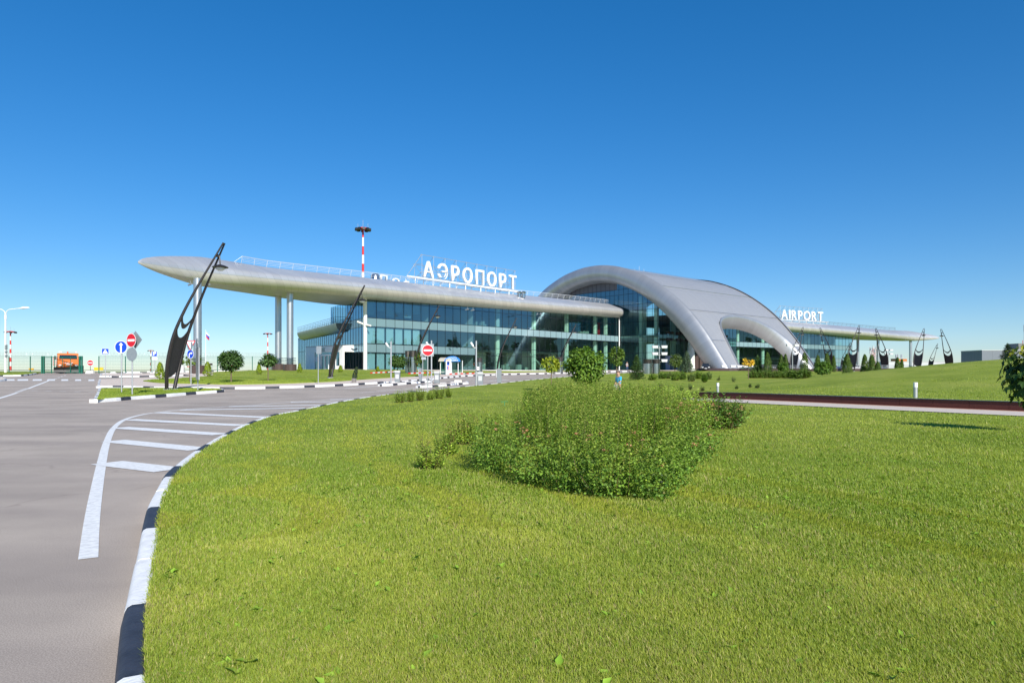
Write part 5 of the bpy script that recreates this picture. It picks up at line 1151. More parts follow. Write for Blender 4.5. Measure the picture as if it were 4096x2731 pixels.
# ------------------------------------------------------------------ dark lyre lamps
def lamp_mesh():
    """built once: two bowed poles, the sheet between them, the crescent tie and the hanging head; leans towards +X"""
    o = thing('lyre_lamp', '', 'street lamp', (0, 0, 0), 0, 'dark lyre-shaped street lamps')
    U = np.array([0, .172, .37, .547, .724, .878, 1.]); LE = np.array([.0, .2, .72, 1.5, 2.42, 3.28, 3.95])*.86; SPR = np.array([.48, .82, .9, .74, .5, .27, .1])
    HT = 9.3; us = np.linspace(0, 1, 25)
    def ev(u, v): 
        # quadratic-ish smooth interpolation
        k = np.interp(u, U, LE); s = np.interp(u, U, SPR); return (float(k), float(s*v), float(u*HT))
    def sm(v): 
        P = np.array([ev(u, v) for u in us]); 
        for _ in range(3): P[1:-1] = (P[:-2]+2*P[1:-1]+P[2:])/4
        return P
    PL, PR = sm(1), sm(-1)
    def at_(u, v):
        i = np.array([np.interp(u, us, PL[:, k]) for k in range(3)]); j = np.array([np.interp(u, us, PR[:, k]) for k in range(3)]); return (i+j)/2+(i-j)/2*v
    rad = [float(r) for r in np.interp(us, [0, .3, 1], [.115, .105, .05])]
    for P in (PL, PR): b = MB(); b.tube(P, rad, 10); b.build('pole', m_dark, o, smooth=60)
    b = MB(); vs_ = np.linspace(-.97, .97, 15)
    def sheet(lo, hi, n=10, th=.03):
        rows = [[at_(lo(v)+(hi(v)-lo(v))*t, v)+np.array([th/2, 0, 0]) for v in vs_] for t in np.linspace(0, 1, n)]; rows2 = [[p-np.array([th, 0, 0]) for p in r] for r in rows]
        m = MB(); m.grid(rows); m.grid(rows2); ring = rows[0]+[r[-1] for r in rows[1:]]+rows[-1][-2::-1]+[r[0] for r in rows[-2:0:-1]]; ring2 = [p-np.array([th, 0, 0]) for p in ring]
        m.grid([ring, ring2], close=True); return m
    sheet(lambda v: .115+.03*v-.02*(1-v*v), lambda v: .355+.085*abs(v)**2.2).build('panel', M('panel_dark', (.016, .015, .016), .55, noise=.1, scale=5), o, smooth=40)
    sheet(lambda v: .415+.095*abs(v)**2.0, lambda v: .447+.075*abs(v)**2.0, 4).build('crescent', m_dark, o, smooth=40)
    u0 = .915; a, c = at_(u0, 1), at_(u0, -1); mid = (a+c)/2
    h = MB(); h.tube([a, c], .035, 6); h.tube([mid, mid+np.array([.12, 0, -.05]), mid+np.array([.16, 0, -.6])], .04, 6); h.lathe([(.05, -.02), (.1, 0), (.1, .14), (.05, .16)], tuple(mid+np.array([0, 0, -.1])), 10)
    hc = mid+np.array([.16, 0, -.62]); h.lathe([(.0, .05), (.1, .04), (.3, -.02), (.47, -.1), (.5, -.13), (.46, -.16), (.3, -.14)], tuple(hc), 20); hd = h.build('lamp_head', m_dark, o, smooth=40)
    g = MB(); g.lathe([(.3, -.14), (.26, -.26), (.15, -.34), (0, -.37)], tuple(hc), 16); g.build('lamp_bowl', m_lens, hd, smooth=True)
    p = MB()
    for P in (PL, PR):
        p.lathe([(.2, -.05), (.2, .03), (.12, .05)], tuple(P[0]), 12)
        for j in range(4): a = j*1.57+.78; p.lathe([(.025, .03), (.025, .08), (0, .09)], (P[0][0]+.17*math.cos(a), P[0][1]+.17*math.sin(a), 0), 6)
    p.build('base_plate', m_galv, o); return o
lamp0 = lamp_mesh(); used_ = []
def lamp(px, z, ang, label, off=.14, hs=1.):
    x = ray(px)*z; g = (HLf if inside(np.array(lawn_poly), np.array([x]), np.array([z]))[0] else Hf)(x, z)+off
    if not used_: o = lamp0; used_.append(1); o.location = (x, z, g); o.rotation_euler = (0, 0, ang); o['label'] = label
    else: o = copy_tree(lamp0, (x, z, g), ang, label)
    o.scale = (1, 1, hs); return o
lamp(682, 43.3, .0, 'tallest dark lyre lamp standing on the small kerbed island in front of the wing tip')
lamp(1322, 68.5, .05, 'dark lyre lamp on the grass before the white entrance lobby', .2)
lamp(1657, 93, .08, 'dark lyre lamp behind the round no entry sign', .2)
lamp(1988, 117, .1, 'dark lyre lamp before the glass facade, right of the parking pay shelter', .2)
lamp(2236, 134, .12, 'dark lyre lamp behind the yellow green sapling, near the inner corner of the facade', .2)
lamp(3172, 143, R(32), 'dark lyre lamp overlapping the right leg of the arch')
lamp(3322, 150, R(208), 'dark lyre lamp leaning left before the middle of the glass wing on the right')
lamp(3405, 136, R(38), 'dark lyre lamp leaning right at the outer end of the glass wing, behind a cypress')
lamp(3541, 152, R(208), 'dark lyre lamp leaning left, between the two thin columns of the far wing tip')
lamp(3668, 149, R(36), 'dark lyre lamp beside the outermost column of the far wing tip')
lamp(3799, 156, R(208), 'dark lyre lamp on the mound crest, clear of the building, right of the wing tip')
lamp(3720, 232, .3, 'smaller distant lyre lamp leaning right beyond the mound, before the low white shed')
lamp(3368, 222, .3, 'smaller distant lyre lamp behind a nearer one at the glass wing end')
# ------------------------------------------------------------------ road signs
def disc(mb, c, r, u, n=32, mi=0, off=0., nrm=None, th=.003, sx=1, sz=1):
    mb.prism([c+u*(r*sx*math.cos(a))+Vector((0, 0, r*sz*math.sin(a)))+nrm*off for a in np.linspace(0, 2*math.pi, n, endpoint=False)], (0, 0, 0), nrm*th, mi)
def face_frame(ang):
    """ang: direction the face looks to; returns (right as the viewer sees it, normal)"""
    n = Vector((math.cos(ang), math.sin(ang), 0)); return Vector((-n.y, n.x, 0)), n
def toward(x, y): return math.atan2(-y, -x)
def poly_on(mb, c, u, n, pts, off, th=.003, mi=0):
    mb.prism([c+u*p[0]+Vector((0, 0, p[1]))+n*off for p in pts], (0, 0, 0), n*th, mi)
def sign(name, loc, label, h, parts, pole_r=.038, group=None, cat='road sign', pole_mat=None):
    o = thing(name, label, cat, loc, 0, group); b = MB(); b.tube([(0, 0, -.1), (0, 0, h)], pole_r, 10); b.lathe([(pole_r+.003, h-.005), (pole_r*.7, h+.02), (0, h+.025)], (0, 0, 0), 10)
    b.build('pole', pole_mat or m_galv, o, smooth=40)
    for fn in parts: fn(o)
    return o
def no_entry(z, ang, r=.35, shift=0.):
    def f(o):
        u, n = face_frame(ang); c = Vector((0, 0, z))+u*shift+n*.05; b = MB(); disc(b, c, r, u, 36, 1, 0, n, .012); disc(b, c, r*.99, u, 36, 0, .013, n, .002)
        p = b.build('sign_face', [m_swhite, m_sback], o); b = MB(); disc(b, c, r*.915, u, 36, 0, .0165, n, .002); p2 = b.build('red_disc', m_sred, p); b = MB(); poly_on(b, c, u, n, [(-r*.72, -r*.155), (r*.72, -r*.155), (r*.72, r*.155), (-r*.72, r*.155)], .02, .002); b.build('bar', m_swhite, p)
    return f
def blue_arrow(z, ang, r=.35, turn=False):
    def f(o):
        u, n = face_frame(ang); c = Vector((0, 0, z))+n*.05; b = MB(); disc(b, c, r, u, 36, 1, 0, n, .012); disc(b, c, r*.99, u, 36, 0, .013, n, .002); p = b.build('sign_face', [m_swhite, m_sback], o)
        b = MB(); disc(b, c, r*.9, u, 36, 0, .0165, n, .002); b.build('blue_disc', m_sblue, p); b = MB(); w = r*.13
        if not turn: pts = [(-w, -r*.88), (w, -r*.88), (w, r*.3), (w*2.5, r*.3), (0, r*.72), (-w*2.5, r*.3), (-w, r*.3)]
        else: pts = [(-r*.42, -r*.75), (-r*.16, -r*.75), (-r*.16, -r*.1), (-r*.02, r*.06), (r*.2, r*.06), (r*.2, -r*.12), (r*.68, r*.18), (r*.2, r*.48), (r*.2, r*.3), (-r*.1, r*.3), (-r*.42, 0)]
        poly_on(b, c, u, n, pts, .02, .002); b.build('arrow', m_swhite, p)
    return f
def back_disc(z, ang, r=.35, shift=0.):
    def f(o):
        u, n = face_frame(ang); c = Vector((0, 0, z))+u*shift-n*.05; b = MB(); disc(b, c, r, u, 36, 0, 0, n, -.012); b.add([], []); 
        for zz in (-.2, .2): b.prism([c+u*-.12+Vector((0, 0, zz-.02))+n*0, c+u*.12+Vector((0, 0, zz-.02)), c+u*.12+Vector((0, 0, zz+.02)), c+u*-.12+Vector((0, 0, zz+.02))], (0, 0, 0), n*.06, 0)
        b.build('sign_back', m_sback, o)
    return f
def back_plate(z, ang, w, h, shift=0., rot=0., mat=None, nm='sign_back', th=.012, off=.05):
    def f(o):
        u, n = face_frame(ang); c = Vector((0, 0, z))+u*shift-n*off; cr, sr = math.cos(rot), math.sin(rot); b = MB()
        b.prism([c+u*(x*cr-y*sr)+Vector((0, 0, x*sr+y*cr)) for x, y in ((-w/2, -h/2), (w/2, -h/2), (w/2, h/2), (-w/2, h/2))], (0, 0, 0), n*-th); b.build(nm, mat or m_sback, o)
    return f
def front_plate(z, ang, w, h, mat, deco=None, shift=0., rim=True):
    def f(o):
        u, n = face_frame(ang); c = Vector((0, 0, z))+u*shift+n*.045; b = MB(); poly_on(b, c, u, n, [(-w/2, -h/2), (w/2, -h/2), (w/2, h/2), (-w/2, h/2)], 0, .012); p = b.build('sign_face', m_swhite, o)
        if rim: b = MB(); k = .93; poly_on(b, c, u, n, [(-w/2*k, -h/2*k), (w/2*k, -h/2*k), (w/2*k, h/2*k), (-w/2*k, h/2*k)], .014, .002); b.build('sign_field', mat, p)
        if deco: deco(p, c, u, n)
    return f
def text_mesh(s, size, ext, mat, name, parent, M4, embolden=0.0, align='CENTER'):
    cu = bpy.data.curves.new(name, 'FONT'); cu.body = s; cu.size = size; cu.extrude = ext; cu.offset = embolden; cu.align_x = align; cu.align_y = 'CENTER' if align == 'CENTER' else 'BOTTOM_BASELINE'; cu.resolution_u = 6
    t = bpy.data.objects.new(name, cu); COL.objects.link(t); bpy.context.view_layer.update()
    me = bpy.data.meshes.new_from_object(t.evaluated_get(bpy.context.evaluated_depsgraph_get())); bpy.data.objects.remove(t); bpy.data.curves.remove(cu)
    me.name = name; me.materials.clear(); me.materials.append(mat); o = bpy.data.objects.new(name, me); COL.objects.link(o)
    if parent: o.parent = parent
    o.matrix_local = M4; return o
def basis(u, n, c):
    """matrix that stands text (x right, y up, z out) on a face"""
    m = Matrix.Identity(4); m.col[0][:3] = u; m.col[1][:3] = (0, 0, 1); m.col[2][:3] = n; m.col[3][:3] = c; return m
def walker(p, c, u, n):
    b = MB(); poly_on(b, c, u, n, [(-.27, -.22), (.27, -.22), (0, .24)], .0175, .002); b.build('triangle', m_swhite, p)
    b = MB(); c2 = c+n*.021
    for a, e, r in [((.0, .1), (.01, .0), .03), ((.01, .0), (-.07, -.13), .022), ((.01, .0), (.06, -.08), .022), ((.06, -.08), (.1, -.15), .02), ((.0, .08), (-.06, .02), .018), ((.0, .08), (.07, .03), .018), ((-.07, -.13), (-.1, -.16), .018)]:
        d = Vector((e[0]-a[0], e[1]-a[1])); q = Vector((-d.y, d.x)).normalized()*r*.6; poly_on(b, c2, u, n, [(a[0]+q.x, a[1]+q.y), (a[0]-q.x, a[1]-q.y), (e[0]-q.x, e[1]-q.y), (e[0]+q.x, e[1]+q.y)], 0, .002)
    disc(b, c2+Vector((0, 0, .13)), .025, u, 12, 0, 0, n, .002); b.build('figure', m_black, p)
def gp(px, py, off): p = G(px, py, off); return (p.x, p.y, p.z)
def zpx(py, z, loc): return Y2Z(py, z)-loc[2]
l = gp(486.5, 1571, .14); a = -1.35
sign('ahead_sign', l, 'round blue sign with a white arrow pointing straight up on the small kerbed island', zpx(1408, l[1], l)+.0, [blue_arrow(zpx(1388, l[1], l), -1.57, .37)])
l = gp(529, 1579.5, .14); z_ = l[1]
sign('no_entry_sign', l, 'no entry sign sharing its post with a diamond and a round plate back', zpx(1330, z_, l), [no_entry(zpx(1361, z_, l), -1.02-.55, .39, .0) if 0 else no_entry(zpx(1361, z_, l), -2.0, .38), back_plate(zpx(1359, z_, l), 1.2, .68, .68, -.1, R(45), None, "sign_back", .012, -.12), back_disc(zpx(1417, z_, l), 1.25, .36, -.02)])
l = gp(1711, 1568, .13); z_ = l[1]
sign('no_entry_sign', l, 'red no entry sign on a post in the big lawn, behind the feathery shrubs', zpx(1401, z_, l), [no_entry(zpx(1401, z_, l), toward(l[0], l[1])+.05, .345)], .032)
l = (ray(422)*72, 72, Hf(ray(422)*72, 72)+.14); z_ = 72
sign('crossing_sign', l, 'square blue pedestrian crossing sign with a white triangle on a thin post', zpx(1420, z_, l), [front_plate(zpx(1405, z_, l), -1.45, .72, .6, m_sblue, walker)])
l = (ray(619)*83, 83, Hf(ray(619)*83, 83)+.14); z_ = 83
def pee(p, c, u, n): text_mesh('P', .66, .002, m_swhite, 'letter', p, basis(u, n, c+n*.02), .012)
sign('parking_sign', l, 'square blue parking sign with a white letter above a small white plate', zpx(1405, z_, l), [front_plate(zpx(1415, z_, l), -1.45, .58, .62, m_sblue, pee), front_plate(zpx(1433.5, z_, l), -1.45, .6, .3, m_swhite)])
l = gp(764, 1534, .2); z_ = l[1]
sign('turn_sign', l, 'blue right turn arrow sign under a give way triangle on the terminal lawn', zpx(1366, z_, l), [blue_arrow(zpx(1416, z_, l), -1.95, .35, True), back_disc(zpx(1383, z_, l), 1.0, .36, .05),
    lambda o: [(lambda u, n, c: (poly_b := MB(), poly_on(poly_b, c, u, n, [(-.44, .37), (.44, .37), (0, -.4)], 0, .012), poly_b.build('sign_face', m_sred, o), (q := MB()), poly_on(q, c, u, n, [(-.34, .31), (.34, .31), (0, -.28)], .014, .002), q.build('sign_field', m_swhite, o)))(*face_frame(-1.75), Vector((0, 0, zpx(1381, z_, l)))+face_frame(-1.75)[1]*.06)]])
l = gp(791.5, 1562, .14); z_ = l[1]
sign('back_sign', l, 'round plate above a tall narrow board, both seen from behind, on the small island', zpx(1355, z_, l), [back_disc(zpx(1374, z_, l), .55, .33, -.0), back_plate(zpx(1455, z_, l), .62, .85, 1.95, -.32, 0, m_galv, 'board_back', .05)], .035)
l = gp(1273, 1534, .14); z_ = l[1]
sign('back_sign', l, 'upright grey plate seen from behind on a thin post at the kerb before the lobby', zpx(1386, z_, l), [back_plate(zpx(1400, z_, l), 1.45, .42, .62, -.08)], .03)
l = (ray(1691)*76, 76, Hf(ray(1691)*76, 76)+.14); z_ = 76
def tariff(p, c, u, n): text_mesh('1\n1\n3\n5', .19, .002, m_sblue, 'lettering', p, basis(u, n, c-u*.56+n*.004))
sign('tariff_sign', l, 'large grey square sign back with smaller plates under it, behind the no entry disc', zpx(1378, z_, l), [back_plate(zpx(1400, z_, l), toward(l[0], l[1])+math.pi, 1.42, 1.36, -.5), back_plate(zpx(1420, z_, l), toward(l[0], l[1])+math.pi, .5, .25, .0), back_plate(zpx(1433, z_, l), toward(l[0], l[1])+math.pi, .52, .3, -.1)], .04)
l = (ray(361.5)*95, 95, Hf(ray(361.5)*95, 95)+.1); z_ = 95
sign('low_no_entry_sign', l, 'low no entry disc on a white concrete block right of the orange truck', zpx(1450, z_, l), [no_entry(zpx(1451, z_, l), -1.25, .39), lambda o: MB().box((0, 0, -.1), (.9, .5, .35), .0).build('block', m_kw, o)], .03, pole_mat=m_black)
# ------------------------------------------------------------------ barriers, poles and boxes of the car park entry
def barrier(px, py, armx, army, label, back=False):
    p = G(px, py, .14); z = p.y; o = thing('barrier', label, 'barrier', (p.x, z, p.z), 0, 'car park barriers')
    b = MB(); b.box((0, 0, 0), (.44, .36, .84)); b.build('cabinet', m_grey, o, bevel=.012); b = MB(); b.box((0, 0, .845), (.46, .38, .17)); b.box((0, -.19, .3), (.3, .004, .4)); b.build('cabinet_head', m_grey2, o, bevel=.012)
    e = Vector((ray(armx)*(z+.6)-p.x, .6, Y2Z(army, z+.6)-p.z)); s = Vector((0, -.02, .92)); d = e-s; u = d.normalized(); n = 9
    b = MB(); k = 0
    cuts = np.linspace(0, 1, 12)
    for i in range(11):
        a, c = s+d*cuts[i], s+d*cuts[i+1]; q = u.cross(Vector((0, 1, 0))).normalized()*.05; w = Vector((0, .025, 0))
        b.add([a-q-w, a+q-w, a+q+w, a-q+w, c-q-w, c+q-w, c+q+w, c-q+w], [(0, 1, 2, 3), (7, 6, 5, 4), (0, 4, 5, 1), (1, 5, 6, 2), (2, 6, 7, 3), (3, 7, 4, 0)], 1 if (i % 2 == 0 and i > 1) else 0)
    b.build('boom', [m_grey2, m_red], o); return o
barrier(1590, 1529, 1481, 1491, 'first barrier, nearest the terminal lawn, with its red striped boom lowered to the left')
barrier(1748, 1533, 1633, 1493, 'middle barrier between the two camera poles behind the no entry sign')
barrier(1921, 1538, 1797, 1495, 'barrier at the lawn edge on the right, its boom before the pay shelter')
def cam_pole(px, base, top, label, off, camdx=-1, cams=True):
    p = G(px, base, off); z = p.y; h = Y2Z(top, z)-p.z; o = thing('camera_pole', label, 'camera pole', tuple(p), 0, 'tall grey camera poles at the barriers')
    b = MB(); b.tube([(0, 0, -.05), (0, 0, h)], .062, 12); b.build('pole', m_galv, o, smooth=40)
    if cams:
        b = MB(); zc = h-.48; b.tube([(0, 0, zc-.05), (-.12, -.05, zc-.05), (-.28, -.12, zc+.05)], .025, 6); b.build('bracket', m_white, o); d = Vector((-.2, -.05, .32)); b = MB(); c = Vector((-.22, -.12, zc+.05)); b.tube([c, c+d*.95], [.075, .085], 8); b.build('camera', m_white, o)
    if base > 1540: b = MB(); b.box((.14, -.1, 1.18), (.2, .14, .26)); b.build('junction_box', m_white, o)
    return o
cam_pole(1564, 1531, 1365, 'camera pole left of the first barrier, before the clipped maple', .14)
cam_pole(1726, 1535, 1362, 'camera pole just right of the no entry disc', .14, 1)
cam_pole(1905, 1542, 1363, 'camera pole with a junction box at the lawn edge, before the single steel cylinder', .14)
def ticket(px, base, top, w, label):
    p = G(px, base, .14); z = p.y; h = Y2Z(top, z)-p.z; ww = w*z/F; o = thing('ticket_machine', label, 'ticket machine', tuple(p), 0, 'grey ticket machines'); b = MB(); b.box((0, 0, 0), (ww*.82, ww*.9, h)); b.build('housing', m_grey, o, bevel=.015); b = MB(); b.box((-ww*.5, .0, h*.4), (ww*.16, ww*.8, h*.55)); b.build('front_panel', m_grey2, o, bevel=.01); return o
ticket(1682, 1524, 1472, 13, 'slim grey ticket box behind the boom of the middle barrier'); ticket(1997, 1531, 1474, 22, 'big grey ticket box standing alone on the road side, right of the last barrier')
p = G(1832, 1531, .14); o = thing('concrete_block', 'pale concrete block lying on the toll island right of the feathery shrubs', 'concrete block', tuple(p)); b = MB(); b.box((0, 0, 0), (.66, .4, .26), .1, taper=.96); b.build('block', M('concrete', (.6, .58, .52), .9, noise=.12, scale=8), o, bevel=.02)
# pay shelter
z = 92.; x = ray(1806)*z; g = Hf(x, z)+.14; o = thing('pay_shelter', 'glass parking pay shelter with a curved roof and a blue gable sign', 'pay shelter', (x, z, g), R(-14))
b = MB(); WX, DY = 1.25, .9
for sx in (-1, 1):
    for sy in (-1, 1): b.box((sx*WX, sy*DY, 0), (.07, .07, 1.9))
b.box((0, DY, .25), (2*WX, .05, .05)); b.box((-WX*.5, -DY, .32), (WX, .05, .05)); b.build('shelter_frame', m_white, o)
rows = []
for a in np.linspace(R(25), R(155), 13): rows.append([(-1.45, -1.35*math.cos(a), 1.35+.95*math.sin(a)), (.9, -1.35*math.cos(a), 1.35+.95*math.sin(a))])
b = MB(); b.grid(rows); b.build('canopy', M('shelter_roof', (.5, .45, .36), .5), o, smooth=True)
b = MB(); b.box((0, DY, .1), (2*WX, .015, 1.75)); b.box((-WX, 0, .1), (.015, 2*DY, 1.75)); b.build('glazing', m_g2, o)
b = MB(); b.prism([(1.12*math.cos(a)+.55, -1.3, 1.72+.72*math.sin(a)) for a in np.linspace(0, math.pi, 21)], (0, 0, 0), (0, .06, 0)); gs = b.build('gable_sign', M('gable_blue', (.02, .22, .68), .4), o)
text_mesh('ОПЛАТА', .3, .004, m_swhite, 'lettering', gs, basis(Vector((1, 0, 0)), Vector((0, -1, 0)), Vector((.55, -1.31, 2.16))), .004); text_mesh('ПАРКОВКИ', .3, .004, m_swhite, 'lettering', gs, basis(Vector((1, 0, 0)), Vector((0, -1, 0)), Vector((.55, -1.31, 1.87))), .004)
z2 = 91.; x2 = ray(1796)*z2; g2_ = Hf(x2, z2)+.14; o = thing('pay_machine', 'white and blue pay machine standing under the shelter', 'pay machine', (x2, z2-.2, g2_), R(-14)); b = MB(); b.box((0, 0, 0), (.66, .6, 2.05)); b.build('cabinet', m_wpanel, o, bevel=.02)
b = MB(); b.box((.02, -.305, 1.25), (.36, .01, .5)); b.build('screen_surround', m_sblue, o); b = MB(); b.box((.02, -.315, 1.5), (.26, .01, .2)); b.build('screen', M('screen_dark', (.02, .05, .09), .15), o)
b = MB(); b.box((0, -.305, .62), (.42, .008, .56)); b.build('leaflet', M('leaflet_pink', (.7, .3, .32), .6), o); b = MB(); b.box((-.08, -.312, .7), (.14, .008, .4)); b.build('leaflet', M('leaflet_blue', (.05, .2, .6), .6), o); b = MB(); b.box((0, -.306, 1.86), (.6, .008, .12)); b.build('header_strip', M('header_orange', (.7, .3, .12), .5), o); b = MB(); b.box((0, -.308, .5), (.3, .02, .05)); b.build('coin_slot', m_black, o)
# steel cylinders with dark louvred heads
def cylinder(px, top, base, w, z, label):
    x = ray(px)*z; h = Y2Z(top, z)-Y2Z(base, z); r = w*z/F/2; g = Y2Z(base, z); o = thing('steel_cylinder', label, 'ventilation shaft', (x, z, g), 0, 'steel ventilation cylinders'); b = MB(); b.lathe([(r*.99, -.5), (r, 0), (r, h*.7)], n=28); b.build('shell', m_steel, o, smooth=40)
    b = MB(); n = 9; pr = []
    for i in range(n): z0 = h*(.71+.27*i/n); pr += [(r*.985, z0), (r*.95, z0+h*.012), (r*.985, z0+h*.024)]
    b.lathe(pr+[(r, h*.99), (r, h), (r*.9, h), (0, h*.985)], n=28); b.build('louvre', M('louvre_dark', (.1, .09, .08), .35, .7), o); return o
cylinder(1631, 1403, 1489, 22, 95, 'left steel cylinder of the pair behind the orange-tinged maple'); cylinder(1651, 1402, 1490, 27, 92.5, 'right steel cylinder of the pair behind the orange-tinged maple'); cylinder(1918, 1431, 1490, 22, 98, 'single slim steel cylinder behind the last camera pole'); cylinder(2240, 1428, 1486, 24, 124, 'steel cylinder half hidden by the yellow green sapling')
cylinder(2590, 1437, 1494, 36, 108, 'left steel cylinder of the pair right of the small dark spruce'); cylinder(2624, 1437, 1494, 32, 108.6, 'right steel cylinder of the pair under the six-lamp pole')
# floodlight poles
def flood_pole(px, top, base, z, label, rows, back=False):
    x = ray(px)*z; g = Hf(x, z); h = Y2Z(top, z)-g; o = thing('flood_light_pole', label, 'floodlight', (x, z, g), 0, 'short poles with paired floodlights'); b = MB(); b.tube([(0, 0, -.2), (0, 0, h)], [.1, .07], 8); b.build('pole', m_galv, o, smooth=40)
    for i in range(rows):
        zz = h-.15-i*1.12; 
        for s in (-1, 1):
            b = MB(); b.bar((0, 0, zz-.2), (s*.7, 0, zz-.2), .035, 6); b.prism([(s*.75-.42, -.35, zz-.22), (s*.75+.42, -.35, zz-.22), (s*.75+.5, -.35, zz+.22), (s*.75-.5, -.35, zz+.22)], (0, 0, 0), (0, .5, .05)); f_ = b.build('floodlight', m_grey2, o); b = MB(); b.box((s*.75, -.36, zz-.12), (.6, .015, .24)); b.build('lens', m_lens, f_)
flood_pole(2638, 1384, 1484, 112, 'pole with three pairs of white floodlights before the hall corner', 3)
flood_pole(3170, 1378, 1486, 136, 'pole with one pair of floodlights and a camera before the right leg of the arch', 1); flood_pole(3554, 1398, 1482, 200, 'thin distant floodlight pole under the far wing tip', 2)
# bollard lights
def bollard(px, top, base, z, label):
    x = ray(px)*z; g = HLf(x, z)+.13; h = Y2Z(top, z)-g; r = .078; o = thing('bollard_light', label, 'bollard light', (x, z, g), 0, 'white bollard lights'); b = MB(); b.lathe([(r, -.1), (r, h-.2)], n=20); b.build('body', m_galv, o, smooth=40); b = MB(); b.lathe([(r+.004, h-.199), (r+.004, h-.01), (r-.01, h), (0, h)], n=20); b.build('light_head', m_white, o, smooth=40)
bollard(3662, 1529, 1597, 28.2, 'bollard light standing tilted-looking against the mound just behind the granite wall'); bollard(2871, 1531, 1572, 42, 'bollard light behind the dark shrub at the end of the granite wall'); bollard(3133, 1520, 1542, 62, 'distant bollard light where the mound meets the lawn')
# small up-lights along the arch foot
for i, (w, t) in enumerate([(-2.8, 0), (-1.2, -1.2), (.6, -1.7), (2.5, -2.0), (8.9, -.3)]):
    q = V3(w, t, 0); o = thing('ground_spotlight', ['first', 'second', 'third', 'fourth', 'last'][i]+' white spotlight from the left on the granite foot of the arch', 'spotlight', (q.x, q.y, FL+.4), 0, 'spotlights on the arch foot'); b = MB(); b.bar((0, 0, 0), (0, 0, .3), .05, 6); b.build('stem', m_galv, o); b = MB(); b.prism([(-.45, -.3, .3), (.45, -.3, .3), (.6, -.3, .68), (-.6, -.3, .68)], (0, 0, 0), (0, .6, 0)); b.build('housing', m_white, o)
# ------------------------------------------------------------------ rooftop lettering
def roof_sign(text, x0, y0b, y0t, z0, x1, y1b, y1t, z1, name, label, sx=1.0):
    """letters stand between two photo anchors (left letter's foot and right letter's foot); the frame behind them"""
    A = Vector((ray(x0)*z0, z0, Y2Z(y0b, z0))); B = Vector((ray(x1)*z1, z1, Y2Z(y1b, z1))); zb = (A.z+B.z)/2; A.z = B.z = zb; h = ((y0b-y0t)*z0+(y1b-y1t)*z1)/2/F
    d = B-A; L_ = d.length; u = d/L_; n = Vector((u.y, -u.x, 0)); 
    if n.dot(-A) < 0: n = -n
    o = thing(name, label, 'rooftop sign', tuple(A-Vector((0, 0, 2.6)))); base = Vector(o.location)
    objs = []; wd = []
    for ch in text:
        t = text_mesh(ch, 1.0, .0, m_white, 'letter', None, Matrix.Identity(4), .012); bb = [v.co for v in t.data.vertices]; mnx, mxx = min(v.x for v in bb), max(v.x for v in bb); mny, mxy = min(v.y for v in bb), max(v.y for v in bb)
        objs.append((t, mnx, mxx, mny, mxy)); wd.append(mxx-mnx)
    cap = max(q[4]-q[3] for q, c in zip(objs, text) if c not in 'ОOЭ'); s = h/cap; gaps = (L_-sum(wd)*s*sx)/(len(text)-1); pos = 0
    for (t, mnx, mxx, mny, mxy), w_ in zip(objs, wd):
        bpy.data.objects.remove(t)
    for ch, (t, mnx, mxx, mny, mxy), w_ in zip(text, objs, wd):
        c = A+u*pos-base; m = Matrix.Identity(4); m.col[0][:3] = u*s*sx; m.col[1][:3] = Vector((0, 0, s)); m.col[2][:3] = n*1.; m.col[3][:3] = c-u*mnx*s*sx+n*.0
        e = text_mesh(ch, 1.0, .17, m_white, 'letter', o, m, .012); pos += w_*s*sx+gaps
    fr = MB(); r = .045; P = lambda t, dn, z: A+u*t-n*dn+Vector((0, 0, z))-base
    nP = 9
    for i in range(nP+1):
        t = L_*(i/nP)*1.0+.05
        fr.bar(P(t, .35, -1.55), P(t, .35, h*.98), r*.8, 5); fr.bar(P(t, 2.6, -1.5), P(t, 2.3, h*.45), r*.8, 5); fr.bar(P(t, 2.3, h*.45), P(t, .35, h*.98), r*.8, 5); fr.bar(P(t, .35, -.35), P(t, 2.6, -1.5), r*.7, 5); fr.bar(P(t, .35, h*.4), P(t, 2.4, h*.42), r*.7, 5)
        if i < nP: t2 = L_*((i+1)/nP)+.05; fr.bar(P(t, .35, -1.5), P(t2, .35, -.35), r*.6, 5); fr.bar(P(t, 2.45, h*.4), P(t2, 2.6, -1.4), r*.6, 5); fr.bar(P(t, .4, h*.45), P(t2, 2.2, -.3), r*.6, 5)
    for z, dn in ((h*.95, .35), (h*.05, .35), (-.35, .35), (h*.42, 2.4), (-1.45, 2.6), (-1.0, 1.5)): fr.bar(P(-.4, dn, z), P(L_+.4, dn, z), r, 5)
    fr.bar(P(-2.6, 1.6, -1.2), P(0, .35, h*.98), r*.8, 5); fr.bar(P(-2.6, 1.6, -1.2), P(0, 2.3, h*.4), r*.8, 5)
    fr.build('support_lattice', m_galv, o)
    bm_ = MB()
    for dn in (-.3, .35): bm_.tube([P(-4.2 if dn < 0 else -1, dn, -1.62), P(L_+2.6, dn, -1.62)], .13, 6)
    for i in range(8): t = -2+ (L_+4)*i/7; bm_.bar(P(t, -.1, -1.62), P(t, -.1, -2.9), .09, 6); bm_.bar(P(t, 2.6, -1.6), P(t, 2.6, -2.9), .09, 6); bm_.bar(P(t, -.3, -1.6), P(t, 2.7, -1.6), .06, 5)
    bm_.build('bearing_frame', m_white, o); return o
roof_sign('АЭРОПОРТ', 1692, 1079.5, 1018.5, 129.6, 2064, 1136.5, 1077, 150.3, 'rooftop_sign', 'big white Cyrillic letters on a steel lattice above the near wing roof', .98)
